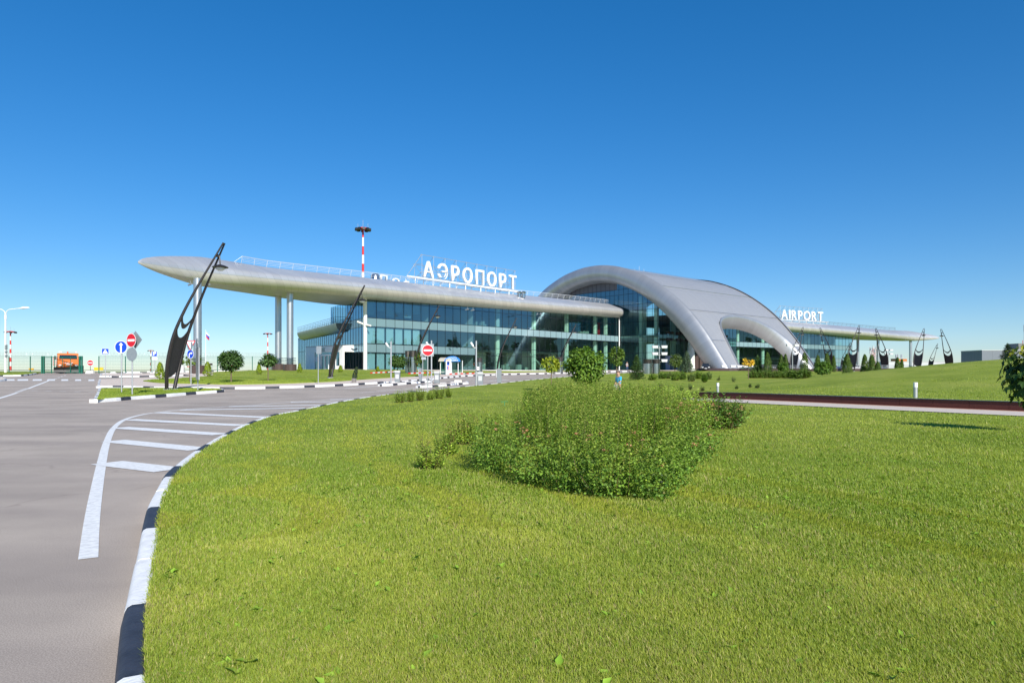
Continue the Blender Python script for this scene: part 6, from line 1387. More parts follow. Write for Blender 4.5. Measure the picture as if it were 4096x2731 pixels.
roof_sign('AIRPORT', 3124, 1259, 1221.5, 229, 3291, 1268.5, 1232, 239, 'rooftop_sign', 'white Latin letters on a steel lattice above the far wing roof, behind the arch')
# the airfield-side sign, seen from behind and lower
A = Vector((ray(1517)*152, 152, Y2Z(1133, 152))); u = Vector((.6, .8, 0)); o = thing('back_roof_sign', 'row of airfield-facing roof letters seen from behind, low beside the big white word', 'rooftop sign', tuple(A)); m = Matrix.Identity(4)
for i, ch in enumerate('ОПТ'[:0]+'ПОРТ'):
    pass
x_ = 0
for ch, w_ in (('П', 2.4), ('О', 2.8), ('Р', 2.2), ('О', 2.8), ('П', 2.4)):
    m = Matrix.Identity(4); m.col[0][:3] = -u*3.4; m.col[1][:3] = Vector((0, 0, 2.7)); m.col[2][:3] = Vector((-u.y, u.x, 0)); m.col[3][:3] = u*(x_+w_+.2)+Vector((0, 0, -.25*x_*.35)); text_mesh(ch, 1., .16, m_white, 'letter', o, m, .01, 'LEFT'); x_ += w_+.9
fr = MB()
for i in range(12): fr.bar(u*(i*1.5)+Vector((.8, -.6, -1.5)), u*(i*1.5)+Vector((.1, -.1, 1.6-.1*i)), .04, 5)
for z in (.2, 1.2): fr.bar(u*-.5+Vector((.3, -.3, z)), u*17+Vector((.3, -.3, z-1.2)), .05, 5)
fr.build('support_lattice', m_galv, o)
dr = MB(); dr.lathe([(1.0, -.8), (1.0, 1.5), (.7, 1.9), (0, 1.95)], tuple(u*-1.2), 14); dr.build('drum_housing', m_steel, o, smooth=40)
# ------------------------------------------------------------------ airfield masts and poles beyond
def mast(px, top, base, z, r, label, bands=9, heads=8, ring=1.3):
    x = ray(px)*z; zb = Y2Z(base, z); h = Y2Z(top, z)-zb; o = thing('floodlight_mast', label, 'floodlight mast', (x, z, zb), 0, 'red and white floodlight masts'); b = MB()
    for i in range(bands): a, c = h*i/bands, h*(i+1)/bands; ra, rc = r*(1-.5*i/bands), r*(1-.5*(i+1)/bands); b.lathe([(ra, a), (rc, c)], n=10, mi=1 if i % 2 == 0 else 0)
    b.build('pole', [m_white, m_red], o, smooth=40); b = MB(); b.lathe([(r*.6, h-.3), (ring, h-.1), (ring, h+.15), (r*.6, h+.35)], n=12); b.build('platform', m_red, o)
    for j in range(heads): a = j*6.283/heads; b = MB(); b.box((ring*1.15*math.cos(a), ring*1.15*math.sin(a), h-.5), (.75, .6, .55), a); b.bar((ring*math.cos(a), ring*math.sin(a), h), (ring*1.15*math.cos(a), ring*1.15*math.sin(a), h-.2), .06, 5); b.build('floodlight', m_dark, o)
    b = MB()
    for q, hh in ((0, 2.6), (-.9, 1.5), (.9, 1.5)): b.bar((q*ring, 0, h+.2), (q*ring, 0, h+hh*.8), .035, 5)
    b.build('lightning_rod', m_galv, o)
mast(1452, 915, 1300, 165, .42, 'tallest red and white mast rising behind the near wing roof', 11, 10, 1.35); mast(2557, 1090, 1300, 225, .5, 'floodlight mast head just showing above the arch roof', 9, 10, 1.7)
mast(42, 1327, 1481, 270, .42, 'red and white mast at the far left behind the double-armed street light', 9, 6, 1.6); mast(1071, 1334, 1487, 400, .5, 'distant red and white mast between the round maple and the paired columns', 9, 6, 2.0); mast(603, 1402, 1486, 520, .5, 'small distant mast beside the parking sign', 7, 6, 1.8)
def flagpole(px, top, z, label, flag=False):
    x = ray(px)*z; g = Hf(x, z); h = Y2Z(top, z)-g; o = thing('flagpole', label, 'flagpole', (x, z, g), 0, 'white flagpoles'); b = MB(); b.tube([(0, 0, -.2), (0, 0, h)], [.07, .04], 8); b.lathe([(.07, h), (.07, h+.1), (0, h+.14)], n=8); b.build('pole', m_white, o, smooth=40)
    if flag:
        rows = []
        for i in range(7): t = i/6; rows.append([(.08+.75*t, .12*math.sin(t*5), h-.25-1.25*j/3-.75*t-.1*math.sin(t*4)) for j in range(4)])
        b = MB()
        for j in range(3):
            for i in range(6): b.quad(rows[i][j], rows[i+1][j], rows[i+1][j+1], rows[i][j+1], j)
        b.build('flag', [m_swhite, M('flag_blue', (.02, .07, .5), .7), m_red], o)
flagpole(823, 1322, 150, 'white pole with a small drooping tricolour flag right of the first column', True); flagpole(760, 1318, 140, 'bare white flagpole just left of the first column'); flagpole(728, 1378, 130, 'shorter bare white pole behind the sparse sapling')
# street light, far left
z = 95.; x = ray(22)*z; g = Hf(x, z)+.1; o = thing('street_light', 'pale double-armed street light at the far left with three small dark boxes on its post', 'street light', (x, z, g)); h = Y2Z(1262, z)-g; b = MB(); b.tube([(0, 0, -.1), (0, 0, h*.98)], [.16, .1], 10); b.lathe([(.15, h*.93), (.15, h), (.1, h+.1)], n=10); b.build('pole', m_white, o, smooth=40)
for s in (-1, 1):
    b = MB(); b.tube([(0, 0, h), (s*.12, 0, h+.55), (s*.5, 0, h+.85), (s*2.1, 0, h+1.02)], .05, 7); a_ = b.build('arm', m_white, o, smooth=60); b = MB(); b.tube([(s*2.0, 0, h+1.0), (s*2.4, 0, h+1.07), (s*3.1, 0, h+1.1), (s*3.35, 0, h+1.08)], [.09, .17, .13, .03], 8); b.build('lamp_head', m_white, a_, smooth=60)
for zz, hh in ((1388, .7), (1407, .32), (1423, .35)): b = MB(); b.box((.16, -.1, Y2Z(zz, z)-g-hh*.5), (.24, .2, hh*.95)); b.build('control_box', m_grey, o)
# ------------------------------------------------------------------ fence and gate
m_fg = M('fence_green', (.01, .13, .085), .5)
def fence(pts, label, h=2.35):
    o = thing('mesh_fence', label, 'fence', (pts[0][0], pts[0][1], Hf(*pts[0]))); base = Vector(o.location)
    ln = resample(pts, 3.0)[0]; P = [Vector((p[0], p[1], Hf(*p)))-base for p in ln]
    pm = MB(); pm.box((0, 0, -.1), (.09, .09, h+.15)); first = None
    for p in P:
        if first is None: first = pm.build('post', m_fg, o); first.location = p
        else: c = first.copy(); COL.objects.link(c); c.location = p
    w = MB()
    for z in np.linspace(.1, h, 12): w.tube([p+Vector((0, 0, z)) for p in P], .011 if z < h-.01 else .02, 4)
    for i in range(len(P)-1):
        for j in range(16): q = P[i]+(P[i+1]-P[i])*j/16; w.bar(q+Vector((0, 0, .08)), q+Vector((0, 0, h)), .0035, 3)
    w.build('wire_mesh', m_fg, o)
    c = MB(); k = 0
    for i in range(len(P)-1):
        d = (P[i+1]-P[i]); n = 60; u = d.normalized(); pts_ = []
        for j in range(n+1): a = j/n*6.283*7; pts_.append(P[i]+d*(j/n)+Vector((0, 0, h+.32))+Vector((0, 0, .28))*math.cos(a)+u.cross(Vector((0, 0, 1)))*.28*math.sin(a))
        c.tube(pts_, .008, 3, cap=False)
    c.build('razor_wire', m_galv, o); return o
fence([(-92, 94.5), (-78, 96), (-64.2, 95.2)], 'green wire mesh fence with coiled razor wire left of the truck gate')
fence([(-57.6, 95.2), (-52, 97.5), (-46, 104), (-40.5, 113.5), (-44, 126)], 'green wire mesh fence with coiled razor wire between the gate and the terminal')
z = 93.8; xa, xb = ray(168)*z, ray(328)*z; g = Hf((xa+xb)/2, z); o = thing('fence_gate', 'green sliding gate in front of the orange truck', 'gate', ((xa+xb)/2, z, g)); w = (xb-xa)/2
for s in (-1, 1):
    for q in (0, .28): b = MB(); b.box((s*(w-q), 0, -.1), (.16, .16, 2.5)); b.build('post', m_fg, o)
b = MB(); 
for q in (-w+.35, -w*.35, w*.05, w*.45, w-.35): b.box((q, -.12, .12), (.07, .05, 2.15))
for zz in (.12, 2.22): b.box((0, -.12, zz), (2*w-.6, .06, .07))
b.build('leaf_frame', m_fg, o); b = MB()
for zz in np.linspace(.3, 2.1, 10): b.bar((-w+.35, -.12, zz), (w-.35, -.12, zz), .008, 4)
for q in np.linspace(-w+.4, w-.4, 40): b.bar((q, -.12, .15), (q, -.12, 2.2), .004, 3)
b.build('wire_mesh', m_fg, o)
# fence-side bits
for px, py, z_, w_, h_, col, nm, lb in [(1768/4.48+0, 1482, 118, 1.6, .5, (.7, .5, .02), 'yellow_marker_board', 'low yellow board lying on the airfield grass behind the fence, right of the truck'), (125, 1476, 118, .85, .28, (.7, .35, .01), 'taxiway_sign', 'small orange board on legs left of the truck gate'), (844, 1457, 116, .5, .3, (.65, .08, .05), 'warning_sign', 'small red notice on the fence right of the golden thuja')]:
    x = ray(px)*z_; g = Hf(x, z_)-.1; o = thing(nm, lb, 'sign', (x, z_, g)); zz = max(.12, Y2Z(py, z_)-g-h_/2); b = MB(); b.box((0, 0, zz), (w_, .08, h_)); b.build('board', M(nm, col, .6), o)
    b = MB(); b.bar((-w_*.35, 0, -.1), (-w_*.35, 0, zz+.05), .02, 5); b.bar((w_*.35, 0, -.1), (w_*.35, 0, zz+.05), .02, 5); b.build('leg', m_galv, o)
z = 93; x = ray(731)*z; g = Hf(x, z)+.1; o = thing('barrier', 'small white barrier with its red boom pointing right behind the sparse sapling', 'barrier', (x, z, g), 0, 'car park barriers'); b = MB(); b.box((0, 0, 0), (.4, .36, 1.0)); b.build('cabinet', m_grey2, o, bevel=.01); b = MB()
for i in range(7): b.box((.4+i*.34, 0, .82), (.34, .05, .09), 0, i % 2)
b.build('boom', [m_white, m_red], o)
# ------------------------------------------------------------------ orange sweeper truck with plough
def truck():
    z = 97.; px = 268; x = ray(px)*z; g = Hf(x, z); o = thing('snow_plough_truck', 'orange lorry with a black plough blade facing us behind the green gate', 'lorry', (x, z, g), R(36)); m_or = M('orange_paint', (.75, .16, .012), .4, noise=.05, scale=3); m_tyre = M('tyre', (.015, .015, .015), .8)
    b = MB(); pr = [(-1.05, 1.05), (-1.12, 1.3), (-1.08, 1.95), (-.98, 2.55), (-.85, 2.72), (.9, 2.75), (.95, 1.05)]      # side outline: y, z
    b.prism([(-1.22, y-1.6, zz) for y, zz in pr], (0, 0, 0), (2.44, 0, 0)); b.box((0, -1.62, .78), (2.4, 1.7, .3)); b.build('cab', m_or, o, bevel=.05)
    b = MB(); b.prism([(-1.06, -2.72, 1.98), (1.06, -2.72, 1.98), (1.0, -2.63, 2.5), (-1.0, -2.63, 2.5)], (0, 0, 0), (0, -.03, .0)); b.build('windscreen', M('truck_glass', (.015, .02, .025), .06, spec=.9), o)
    for s in (-1, 1): b = MB(); b.prism([(s*1.225, -2.35, 1.95), (s*1.225, -1.2, 1.95), (s*1.225, -1.25, 2.5), (s*1.225, -2.25, 2.5)], (0, 0, 0), (s*.01, 0, 0)); b.build('side_window', M('truck_glass', (.015, .02, .025), .06), o)
    b = MB(); b.box((0, -2.76, 1.38), (1.1, .02, .06)); b.box((.1, -2.77, 1.15), (.7, .02, .11)); b.build('number_plate', m_swhite, o)
    for s in (-1, 1):
        b = MB(); b.box((s*.95, -2.74, 1.0), (.3, .06, .18)); b.build('headlight', m_lens, o); b = MB(); b.bar((s*1.2, -2.4, 2.3), (s*1.5, -2.55, 2.3), .02, 5); b.box((s*1.52, -2.56, 1.85), (.2, .08, .5)); b.build('mirror', m_black, o)
        for yy in (-1.7, 1.6, 2.9): b = MB(); ring = [(x_, 0, 0) for x_ in (0,)]; 
        for yy in (-1.75, 1.7, 2.95):
            b = MB(); v = []; b.tube([(s*.78, yy, .52), (s*1.16, yy, .52)], .52, 20); wh = b.build('wheel', m_tyre, o, smooth=40); b = MB(); b.tube([(s*1.14, yy, .52), (s*1.18, yy, .52)], .27, 14); b.build('rim', m_grey, wh)
    b = MB(); b.box((0, 1.0, .72), (1.1, 6.2, .28)); b.build('chassis', m_black, o); b = MB(); b.box((0, 1.9, 1.0), (2.3, 3.6, 1.25), taper=.9); b.build('hopper', m_or, o, bevel=.04)
    b = MB()
    for zz in (1.15, 1.5, 1.85, 2.1): b.box((-1.4, -.4, zz), (.5, .05, .05))
    b.box((-1.64, -.4, 1.0), (.05, .05, 1.2)); b.build('side_ladder', m_red, o); b = MB(); b.tube([(-.9, -.3, 2.1), (-1.15, -.9, 2.0), (-1.1, -1.5, 1.9)], .16, 8); b.build('air_hose', m_black, o)
    rows = []
    for t in np.linspace(-1, 1, 13): rows.append([(t*1.72-.0, -4.0-.3*t+.25*math.sin(q*2.6)-.28*q, .12+(.78+.12*t)*q) for q in np.linspace(0, 1, 8)])
    b = MB(); b.grid(rows); rows2 = [[(p[0], p[1]+.05, p[2]) for p in r] for r in rows]; b.grid(rows2); b.build('plough_blade', m_black, o, smooth=40)
    b = MB(); b.bar((-.6, -3.9, .5), (-.5, -2.7, .75), .07, 6); b.bar((.6, -3.9, .5), (.5, -2.7, .75), .07, 6); b.build('plough_arm', m_black, o); b = MB(); b.box((-1.05, -3.0, .3), (.25, .5, .65)); b.build('bumper_stay', m_or, o)
    b = MB(); b.lathe([(.1, 2.75), (.1, 2.95), (.05, 3.02), (0, 3.02)], (0, -1.5, 0), 10); b.build('beacon', M('beacon', (.8, .12, .02), .2), o); b = MB(); b.bar((-1.1, -2.2, 2.86), (1.1, -2.2, 2.86), .03, 6); b.build('light_bar', m_grey, o)
    for s in (-1, -.8, .95): b = MB(); b.tube([(s, -2.3, 2.93), (s, -2.15, 2.93)], .09, 8); b.build('work_lamp', m_lens, o)
    return o
truck()
# ------------------------------------------------------------------ parked car by the arch
def car(x, y, g, rz, label, paint, z0=0):
    o = thing('parked_car', label, 'car', (x, y, g), rz); m_cg = M('car_glass', (.02, .025, .03), .05, spec=.9); m_t = M('car_tyre', (.015, .015, .016), .8)
    secs = [(-2.3, .42, .72, .78), (-2.22, .3, .85, .88), (-1.6, .28, .98, .93), (-1.0, .28, 1.04, .95), (.2, .28, 1.06, .95), (1.6, .28, 1.05, .94), (2.2, .32, 1.0, .88), (2.35, .45, .85, .8)]
    rows = [[(-w*.96, yy, zl), (-w, yy, (zl+zh)/2), (-w*.97, yy, zh-.06), (-w*.86, yy, zh), (0, yy, zh+.03), (w*.86, yy, zh), (w*.97, yy, zh-.06), (w, yy, (zl+zh)/2), (w*.96, yy, zl)] for yy, zl, zh, w in secs]
    b = MB(); b.grid(rows, close=True); b.add(rows[0], [tuple(range(9))]); b.add(rows[-1], [tuple(range(9))]); b.build('body', paint, o, smooth=50)
    cab = [(-1.05, .82, 1.02), (-.35, .7, 1.58), (1.2, .7, 1.6), (2.1, .78, 1.05)]
    rows = [[(-.84, yy, 1.0), (-w, yy, zz-.05), (-w*.85, yy, zz), (w*.85, yy, zz), (w, yy, zz-.05), (.84, yy, 1.0)] for yy, w, zz in cab]; b = MB(); b.grid(rows, 0); b.build('cabin', m_cg, o, smooth=30)
    b = MB(); b.box((0, .42, 1.57), (1.32, 1.62, .06)); b.build('roof', paint, o, bevel=.02)
    for s in (-1, 1):
        b = MB(); b.box((s*.66, -2.27, .68), (.36, .08, .16)); b.build('headlight', m_lens, o); b = MB(); b.box((s*1.02, -.7, 1.02), (.2, .12, .16)); b.build('wing_mirror', paint, o, bevel=.03)
        for yy in (-1.45, 1.45): b = MB(); b.tube([(s*.72, yy, .34), (s*.95, yy, .34)], .34, 18); w_ = b.build('wheel', m_t, o, smooth=40); b = MB(); b.tube([(s*.94, yy, .34), (s*.965, yy, .34)], .21, 12); b.build('rim', m_galv, w_)
    b = MB(); b.box((0, -2.31, .5), (1.0, .03, .22)); b.build('grille', m_black, o); b = MB(); b.box((0, -2.335, .45), (.52, .02, .11)); b.build('number_plate', m_swhite, o); return o
z = 150.; car(ray(2822)*z, z, FL-.1, R(-14), 'black car parked facing us beside the granite foot of the arch', M('black_paint', (.02, .02, .024), .15, spec=.8))
z = 172.; car(ray(2212)*z, z, FL+.05, R(30), 'pale car glimpsed behind the yellow green sapling', M('pale_paint', (.55, .56, .56), .3)) if 0 else None
# granite parapet and railing in front of the right wing
prp = [(ray(2962)*147, 147), (ray(3010)*145, 145), (ray(3180)*141, 141), (ray(3300)*138, 138), (ray(3460)*141, 141), (ray(3640)*150, 150)]
o = thing('parapet_wall', 'low brown granite parapet with a grey steel railing below the far glass wing', 'wall', (prp[0][0], prp[0][1], Hf(*prp[0]))); bl = Vector(o.location); ln = resample(prp, 2.)[0]; b = MB(); cp_ = MB(); rl = MB()
for i in range(len(ln)-1):
    a, c = ln[i], ln[i+1]; za, zc = Hf(*a), Hf(*c); 
    A3, C3 = Vector((a[0], a[1], za-.3))-bl, Vector((c[0], c[1], zc-.3))-bl; b.add([A3, C3, C3+Vector((0, 0, .95)), A3+Vector((0, 0, .95)), A3+Vector((-.2, .35, 0)), C3+Vector((-.2, .35, 0)), C3+Vector((-.2, .35, .95)), A3+Vector((-.2, .35, .95))], [(0, 1, 2, 3), (3, 2, 6, 7), (4, 5, 6, 7)])
    for h in (1.1, 1.35, 1.6): rl.bar(A3+Vector((-.1, .18, h)), C3+Vector((-.1, .18, h)), .035, 5)
    rl.bar(A3+Vector((-.1, .18, .9)), A3+Vector((-.1, .18, 1.6)), .03, 5)
b.build('granite_wall_face', m_gran2, o); rl.build('railing', m_galv, o)
cols = [(.02, .022, .03), (.3, .31, .33), (.03, .05, .12), (.35, .02, .02), (.5, .5, .5)]
for i, (px, z_, lb) in enumerate([(3062, 175, 'dark car parked behind the parapet, before the right leg of the arch'), (3262, 178, 'grey car behind the parapet, below the glass wing'), (3335, 182, 'dark blue car behind the parapet at the end of the glass wing'), (3420, 188, 'pale car behind the parapet, below the far wing tip')]):
    car(ray(px)*z_, z_, Hf(ray(px)*z_, z_)+.05, R(55+8*i), lb, M('car_paint', cols[[0, 1, 2, 4][i]], .2, spec=.7))
# ------------------------------------------------------------------ far buildings on the right
def block(name, px0, px1, top, z, dep, label, mat, rz=0, base=1480, extra=None):
    x0, x1 = ray(px0)*z, ray(px1)*z; h = Y2Z(top, z)-1.0; o = thing(name, label, 'building', ((x0+x1)/2, z+dep/2, 1.0), rz); b = MB(); b.box((0, 0, 0), (x1-x0, dep, h)); b.build('wall', mat, o); b = MB(); b.box((0, 0, h), (x1-x0+.3, dep+.3, .25)); b.build('roof_edge', m_grey2, o)
    if extra: extra(o, x1-x0, dep, h)
    return o
m_ware = bricks('warehouse_panel', (.16, .18, .21), (.155, .175, .2), (.1, .11, .13), 6, 2.2, .05, .5, 0)
def ware(o, w, d, h):
    b = MB(); b.box((w*.28, -d*.1, h+.25), (w*.5, d*.5, 3.0)); b.build('penthouse', M('penthouse', (.17, .165, .16), .6), o); b = MB(); b.bar((w*.12, -d*.3, h), (w*.12, -d*.3, h+11.5), .12, 6); b.bar((w*.12, -d*.3, h+8.5), (w*.12, -d*.3, h+11.5), .22, 6); b.build('radio_mast', m_galv, o)
    b = MB()
    for q in (-.02, .1, .2, .24, .3): b.bar((w*q+4, -d*.3, h+3), (w*q+4, -d*.3, h+4.6), .1, 5)
    b.build('aerial_rod', m_red, o)
block('warehouse', 3928, 4230, 1402, 300, 14, 'grey flat-roofed warehouse with a tall radio mast beyond the mound', m_ware, 0, extra=ware)
block('shed', 3548, 3790, 1447, 330, 14, 'long low pale shed roof showing above the shoulder of the mound', M('shed_wall', (.5, .52, .53), .7))
def hut(o, w, d, h):
    b = MB(); 
    for q in (-.3, -.1, .3): b.lathe([(.5, h+.2), (.5, h+2.5), (.2, h+3)], (w*q, 0, 0), 8)
    b.build('chimney', m_galv, o)
block('orange_hut', 3592, 3628, 1435, 420, 8, 'small orange rooftop hut with pale chimneys under the far wing tip', M('orange_wall', (.5, .16, .03), .7), extra=hut)
block('brick_house', 3410, 3440, 1467, 300, 10, 'low reddish building seen between the cypresses under the far wing', M('brick', (.25, .12, .07), .8)); block('plant_building', 3418, 3462, 1464, 380, 8, 'pale plant with round tanks far behind the thin columns', M('tank_white', (.6, .62, .64), .6))
def lattice(px, top, z, w, label):
    x = ray(px)*z; h = Y2Z(top, z)-1; o = thing('lattice_tower', label, 'tower', (x, z, 1.)); b = MB(); n = 9
    for sx in (-1, 1):
        for sy in (-1, 1): b.bar((sx*w, sy*w, 0), (sx*w*.75, sy*w*.75, h), .09, 4)
    b.build('leg_frame', m_white, o); b = MB()
    for i in range(n):
        z0, z1 = h*i/n, h*(i+1)/n
        for sx in (-1, 1): b.bar((sx*w, -w, z0), (-sx*w, -w, z1), .05, 4); b.bar((-w, sx*w, z0), (-w, -sx*w, z1), .05, 4)
    b.build('bracing_lattice', m_red, o); b = MB()
    for i in range(10): a = i*1.9; b.box((w*1.3*math.cos(a), w*1.3*math.sin(a), h*(.55+.045*i)), (.5, .4, 1.6), a)
    b.build('antenna_rim', m_grey2, o)
lattice(3490, 1392, 330, .9, 'left red and white lattice tower between the thin columns of the far wing'); lattice(3501, 1394, 332, .9, 'right red and white lattice tower between the thin columns of the far wing')
# ------------------------------------------------------------------ people
m_skin = M('skin', (.52, .3, .21), .55)
def skin_mesh(name, mat, V, E, Rr, parent, sub=2):
    me = bpy.data.meshes.new(name); me.from_pydata(V, E, []); o = bpy.data.objects.new(name, me); COL.objects.link(o); md = o.modifiers.new('s', 'SKIN'); md.use_smooth_shade = True
    for i, r in enumerate(Rr): me.skin_vertices[0].data[i].radius = (r if isinstance(r, tuple) else (r, r))
    me.skin_vertices[0].data[0].use_root = True
    o.modifiers.new('d', 'SUBSURF').levels = sub; bpy.context.view_layer.update()
    m2 = bpy.data.meshes.new_from_object(o.evaluated_get(bpy.context.evaluated_depsgraph_get())); bpy.data.objects.remove(o); bpy.data.meshes.remove(me); m2.name = name; m2.materials.clear(); m2.materials.append(mat)
    m2.polygons.foreach_set('use_smooth', [True]*len(m2.polygons)); q = bpy.data.objects.new(name, m2); COL.objects.link(q); q.parent = parent; return q
def person(loc, rz, label, h, shirt, trousers, hair=(.06, .035, .02), arms=((.3, .12), (-.1, -.15)), stride=.22, lean=0., shorts=False, group=None, arm_out=.0):
    """standing or walking figure facing -Y: one continuous body, clothes and hair as parts"""
    o = thing('person', label, 'person', loc, rz, group); s = h/1.78; S = lambda *p: (p[0]*s, p[1]*s+lean*p[2]*p[2]*.12*s, p[2]*s)
    V = [S(0, 0, .95), S(0, 0, 1.12), S(0, 0, 1.3), S(0, 0, 1.45), S(0, -.015, 1.53), S(0, -.03, 1.6), S(0, -.035, 1.68), S(0, -.03, 1.75)]; E = [(0, 1), (1, 2), (2, 3), (3, 4), (4, 5), (5, 6), (6, 7)]; Rr = [(.15, .11), (.14, .1), (.16, .105), (.13, .085), .055, .075, (.078, .098), .055]
    def add(v, par, r): V.append(S(*v)); Rr.append(r); E.append((par, len(V)-1)); return len(V)-1
    joints = {}
    for k, sx in enumerate((-1, 1)):
        st = stride*(1 if k else -1); a = add((sx*.1, 0, .9), 0, .095); b = add((sx*.105, -st*.45, .5), a, .06); c = add((sx*.105, -st*.25 if st > 0 else -st*.9, .09), b, .04); d = add((sx*.11, (-st*.25 if st > 0 else -st*.9)-.15, .035), c, .035); joints['l%d' % k] = (a, b, c, d)
        sw, el = arms[k]; a = add((sx*.19, 0, 1.42), 3, .055); b = add((sx*(.23+arm_out), -sw*.35, 1.15), a, .042); c = add((sx*(.22+arm_out*1.4), -sw*.6-abs(el)*.6-.02, .92+abs(el)*.5), b, .03); hnd = add((sx*(.215+arm_out*1.4), -sw*.68-abs(el)*.7-.03, .85+abs(el)*.5), c, (.018, .034)); joints['a%d' % k] = (a, b, c, hnd)
        for f in range(4): add((sx*(.2+arm_out*1.4)+sx*.0, -sw*.68-abs(el)*.7-.06+.02*f, .77+abs(el)*.5+.008*abs(f-1.5)), hnd, .0085)
        add((sx*(.17+arm_out*1.4), -sw*.68-abs(el)*.7-.07, .84+abs(el)*.5), hnd, .009)
    add((0, -.135, 1.655), 6, .014); add((-.085, -.02, 1.66), 6, .016); add((.085, -.02, 1.66), 6, .016)     # nose, ears
    body = skin_mesh('body', m_skin, V, E, Rr, o)
    def part(nm, mat, ids, grow, extra=()):
        vs, es, rr = [], [], []
        for ch in ids:
            for q, (vi, fr, r) in enumerate(ch):
                pass
        return None
    P = [Vector(v) for v in V]
    def cl(nm, mat, chains):
        vs, es, rr = [], [], []
        for ci, (root, ch) in enumerate(chains):
            prev = root
            for p, r in ch: 
                vs.append(tuple(p)); rr.append(r)
                if prev is not None: es.append((prev, len(vs)-1))
                prev = len(vs)-1
        return skin_mesh(nm, mat, vs, es, rr, o)
    A = lambda k: [P[i] for i in joints[k]]
    sh = [(None, [(P[0]+Vector((0, 0, -.02*s)), (.175, .13)), (P[1], (.165, .122)), (P[2], (.18, .122)), (P[3]+Vector((0, 0, -.005)), (.145, .1)), (P[3]+Vector((0, 0, .045*s)), .07)])]
    for k in ('a0', 'a1'): a, b, c, h_ = A(k); sh.append((3, [(a, .068), (a+(b-a)*.75, .062), (a+(b-a)*.8, .06)]))
    cl('shirt', shirt, sh)
    tr = [(None, [(P[0]+Vector((0, 0, .03*s)), (.165, .122)), (P[0]+Vector((0, 0, -.06*s)), (.16, .12))])]
    for k in ('l0', 'l1'):
        a, b, c, d = A(k); ch = [(a+Vector((0, 0, -.06)), .108), (b, .078)]
        if not shorts: ch.append((c+Vector((0, 0, .0)), .06))
        tr.append((1, ch))
    cl('trousers', trousers, tr)
    for k in ('l0', 'l1'): a, b, c, d = A(k); cl('shoe', m_black, [(None, [(c+Vector((0, .03, -.02*s)), .052), (c+Vector((0, -.06, -.045*s)), .05), (d+Vector((0, -.02, 0)), .042)])])
    hp = P[6]; hm = MB(); rows = []
    for i in range(7):
        th = i/6*1.75; rows.append([hp+Vector((.086*s*math.sin(th)*math.cos(a), .015*s+.106*s*math.sin(th)*math.sin(a)*(1 if math.sin(a) > 0 else .9-.55*max(0, th-.9)), .02*s+.1*s*math.cos(th)+(0.045*s*max(0, -math.sin(a))*max(0, th-.8)))) for a in np.linspace(0, 2*math.pi, 17)[:-1]])
    hm.grid(rows, close=True); hm.build('hair', M('hair', hair, .7), o, smooth=True)
    em = MB(); 
    for sx in (-1, 1): em.lathe([(0, -.011), (.011, 0), (0, .011)], tuple(hp+Vector((sx*.032*s, -.093*s, .005))), 8)
    em.build('eye', m_black, o); mm = MB(); mm.box(tuple(hp+Vector((0, -.097*s, -.065*s))), (.045*s, .012, .01)); mm.build('mouth', M('lips', (.35, .12, .1), .5), o)
    return o
cy_ = M('cyan_shirt', (.02, .38, .66), .8, noise=.08, scale=20); jeans = M('jeans', (.045, .08, .17), .9, noise=.2, scale=25); gs_ = M('grey_shirt', (.3, .31, .33), .85, noise=.1, scale=20)
x, y = ray(2475)*38.6, 38.6; g = Hf(x, y)+.16
p1 = person((x, y, g), R(-62), 'man in a sky blue T-shirt and sunglasses walking past behind the shrub mound', max(1.66, Y2Z(1490, y)-g), cy_, jeans, (.09, .05, .03), ((.1, -.1), (.15, .25)), .25, .0)
s_ = MB(); hp = (0, -.03-.105, 1.68*.97); s_.box((0, -.125, 1.62), (.15, .04, .045)); s_.build('sunglasses', m_black, p1)
x2, y2 = x-.2, y-.35; person((x2, y2, Hf(x2, y2)+.16), R(-62), 'small dark-haired child in white beside the man in the sky blue T-shirt', max(.95, Y2Z(1526, y2)-Hf(x2, y2)-.16), m_white, M('pink_shorts', (.5, .2, .25), .8), (.04, .02, .015), ((.2, -.1), (.1, .1)), .2, 0, True)
z = 139; x = ray(2508)*z; person((x, z, Y2Z(1482, z)), R(25), 'man in grey T-shirt and jeans standing before the dark glass of the hall', 1.76, gs_, jeans, (.25, .2, .17), ((.1, -.1), (-.1, .12)), .28, 0, False, None, .05)
IN = [(1938, 146, 1.72, (.5, .52, .5), (.06, .06, .07), 'man in a pale shirt and cap behind the ground-floor glass, right of the slim cylinder'), (2021, 154, 1.72, (.5, .04, .05), (.55, .55, .53), 'person in a red top and pale trousers inside the hall glass'), (1896, 143, 1.7, (.35, .03, .03), (.05, .05, .06), 'person in dark red just behind the camera pole, inside the glass')]
for px, z, h, a, c, lb in IN: x = ray(px)*z; person((x, z, FL+.03), R(40), lb, h, M('top', a, .85), M('bottom', c, .85), (.4, .4, .38) if px == 1938 else (.05, .03, .02), ((.1, -.1), (.1, .15)), .2)
for px, z, a, lb in [(2158, 166, (.55, .57, .58), 'person in a white shirt behind the upper glass'), (2178, 168, (.6, .6, .6), 'person in white leaning at the upper glass, between two others'), (2190, 169, (.1, .28, .35), 'person in a teal top behind the upper glass')]:
    x = ray(px)*z; person((x, z, FL+9.0), R(150), lb, 1.74, M('top', a, .85), M('bottom', (.04, .04, .05), .85), (.04, .03, .02), ((.1, -.1), (.1, .15)), .1)
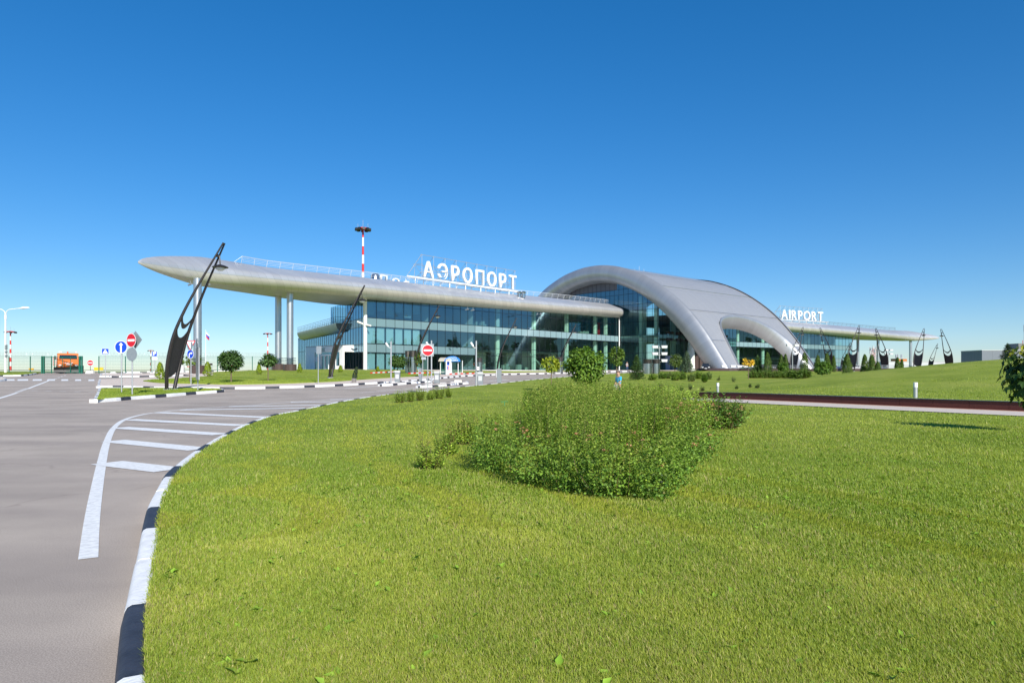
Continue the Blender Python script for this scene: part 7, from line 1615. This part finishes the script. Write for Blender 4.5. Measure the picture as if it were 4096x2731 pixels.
# green sprinkler stand at the left edge of the mound
p = G(2018, 1623, .13); o = thing('sprinkler', 'thin green sprinkler bar on a short stake left of the mound', 'sprinkler', tuple(p)); b = MB(); b.bar((0, 0, -.05), (0, 0, .16), .008, 5); b.bar((-.14, 0, .16), (.14, 0, .17), .009, 5); b.build('bar', M('sprinkler_green', (.04, .3, .13), .5), o)
# ------------------------------------------------------------------ light, sky, camera
SUN_EL, SUN_AZ = R(31), math.atan2(.357, -.934)      # sun behind the camera, to the right (azimuth from +Y towards +X)
sv = Vector((math.sin(SUN_AZ)*math.cos(SUN_EL), math.cos(SUN_AZ)*math.cos(SUN_EL), math.sin(SUN_EL)))
sd = bpy.data.lights.new('sun', 'SUN'); sd.energy = SUN_E; sd.angle = R(.53); sd.color = (1, .95, .86)
so = bpy.data.objects.new('sun', sd); COL.objects.link(so); so.rotation_euler = (-sv).to_track_quat('-Z', 'Y').to_euler(); so.location = (20, -40, 60)
w = bpy.data.worlds.new('World'); SC.world = w; w.use_nodes = True; N, L = w.node_tree.nodes, w.node_tree.links
sk = N.new('ShaderNodeTexSky'); sk.sky_type = 'NISHITA'; sk.sun_disc = False; sk.sun_elevation = SUN_EL; sk.sun_rotation = SUN_AZ
sk.air_density = SKY[1]; sk.dust_density = SKY[2]; sk.ozone_density = SKY[3]; sk.altitude = 200
hs = N.new('ShaderNodeHueSaturation'); hs.inputs['Saturation'].default_value = SKY[4]; hs.inputs['Value'].default_value = 1; hs.inputs['Hue'].default_value = SKY[5]
tn = N.new('ShaderNodeMixRGB'); tn.blend_type = 'MULTIPLY'; tn.inputs['Fac'].default_value = 1; tn.inputs['Color2'].default_value = (*SKY[6], 1)
gm = N.new('ShaderNodeGamma'); gm.inputs['Gamma'].default_value = SKY[7]; L.new(sk.outputs['Color'], gm.inputs['Color']); L.new(gm.outputs['Color'], hs.inputs['Color']); L.new(hs.outputs['Color'], tn.inputs['Color1']); L.new(tn.outputs['Color'], N['Background'].inputs['Color'])
N['Background'].inputs['Strength'].default_value = SKY[0]
cd = bpy.data.cameras.new('camera'); co = bpy.data.objects.new('camera', cd); COL.objects.link(co); SC.camera = co
cd.sensor_width = 36; cd.lens = 36*F/4096; cd.shift_y = (HY-1365.5)/4096; cd.clip_start = .05; cd.clip_end = 6000
co.location = (0, 0, EYE); co.rotation_euler = (R(90), 0, 0)
vs = SC.view_settings; vs.view_transform = 'Standard'; vs.look = 'None'; vs.exposure = EXPO; vs.gamma = 1; vs.use_curve_mapping = False
SC.cycles.max_bounces = 8; SC.cycles.transparent_max_bounces = 24; SC.cycles.glossy_bounces = 4; SC.cycles.use_denoising = DENOISE
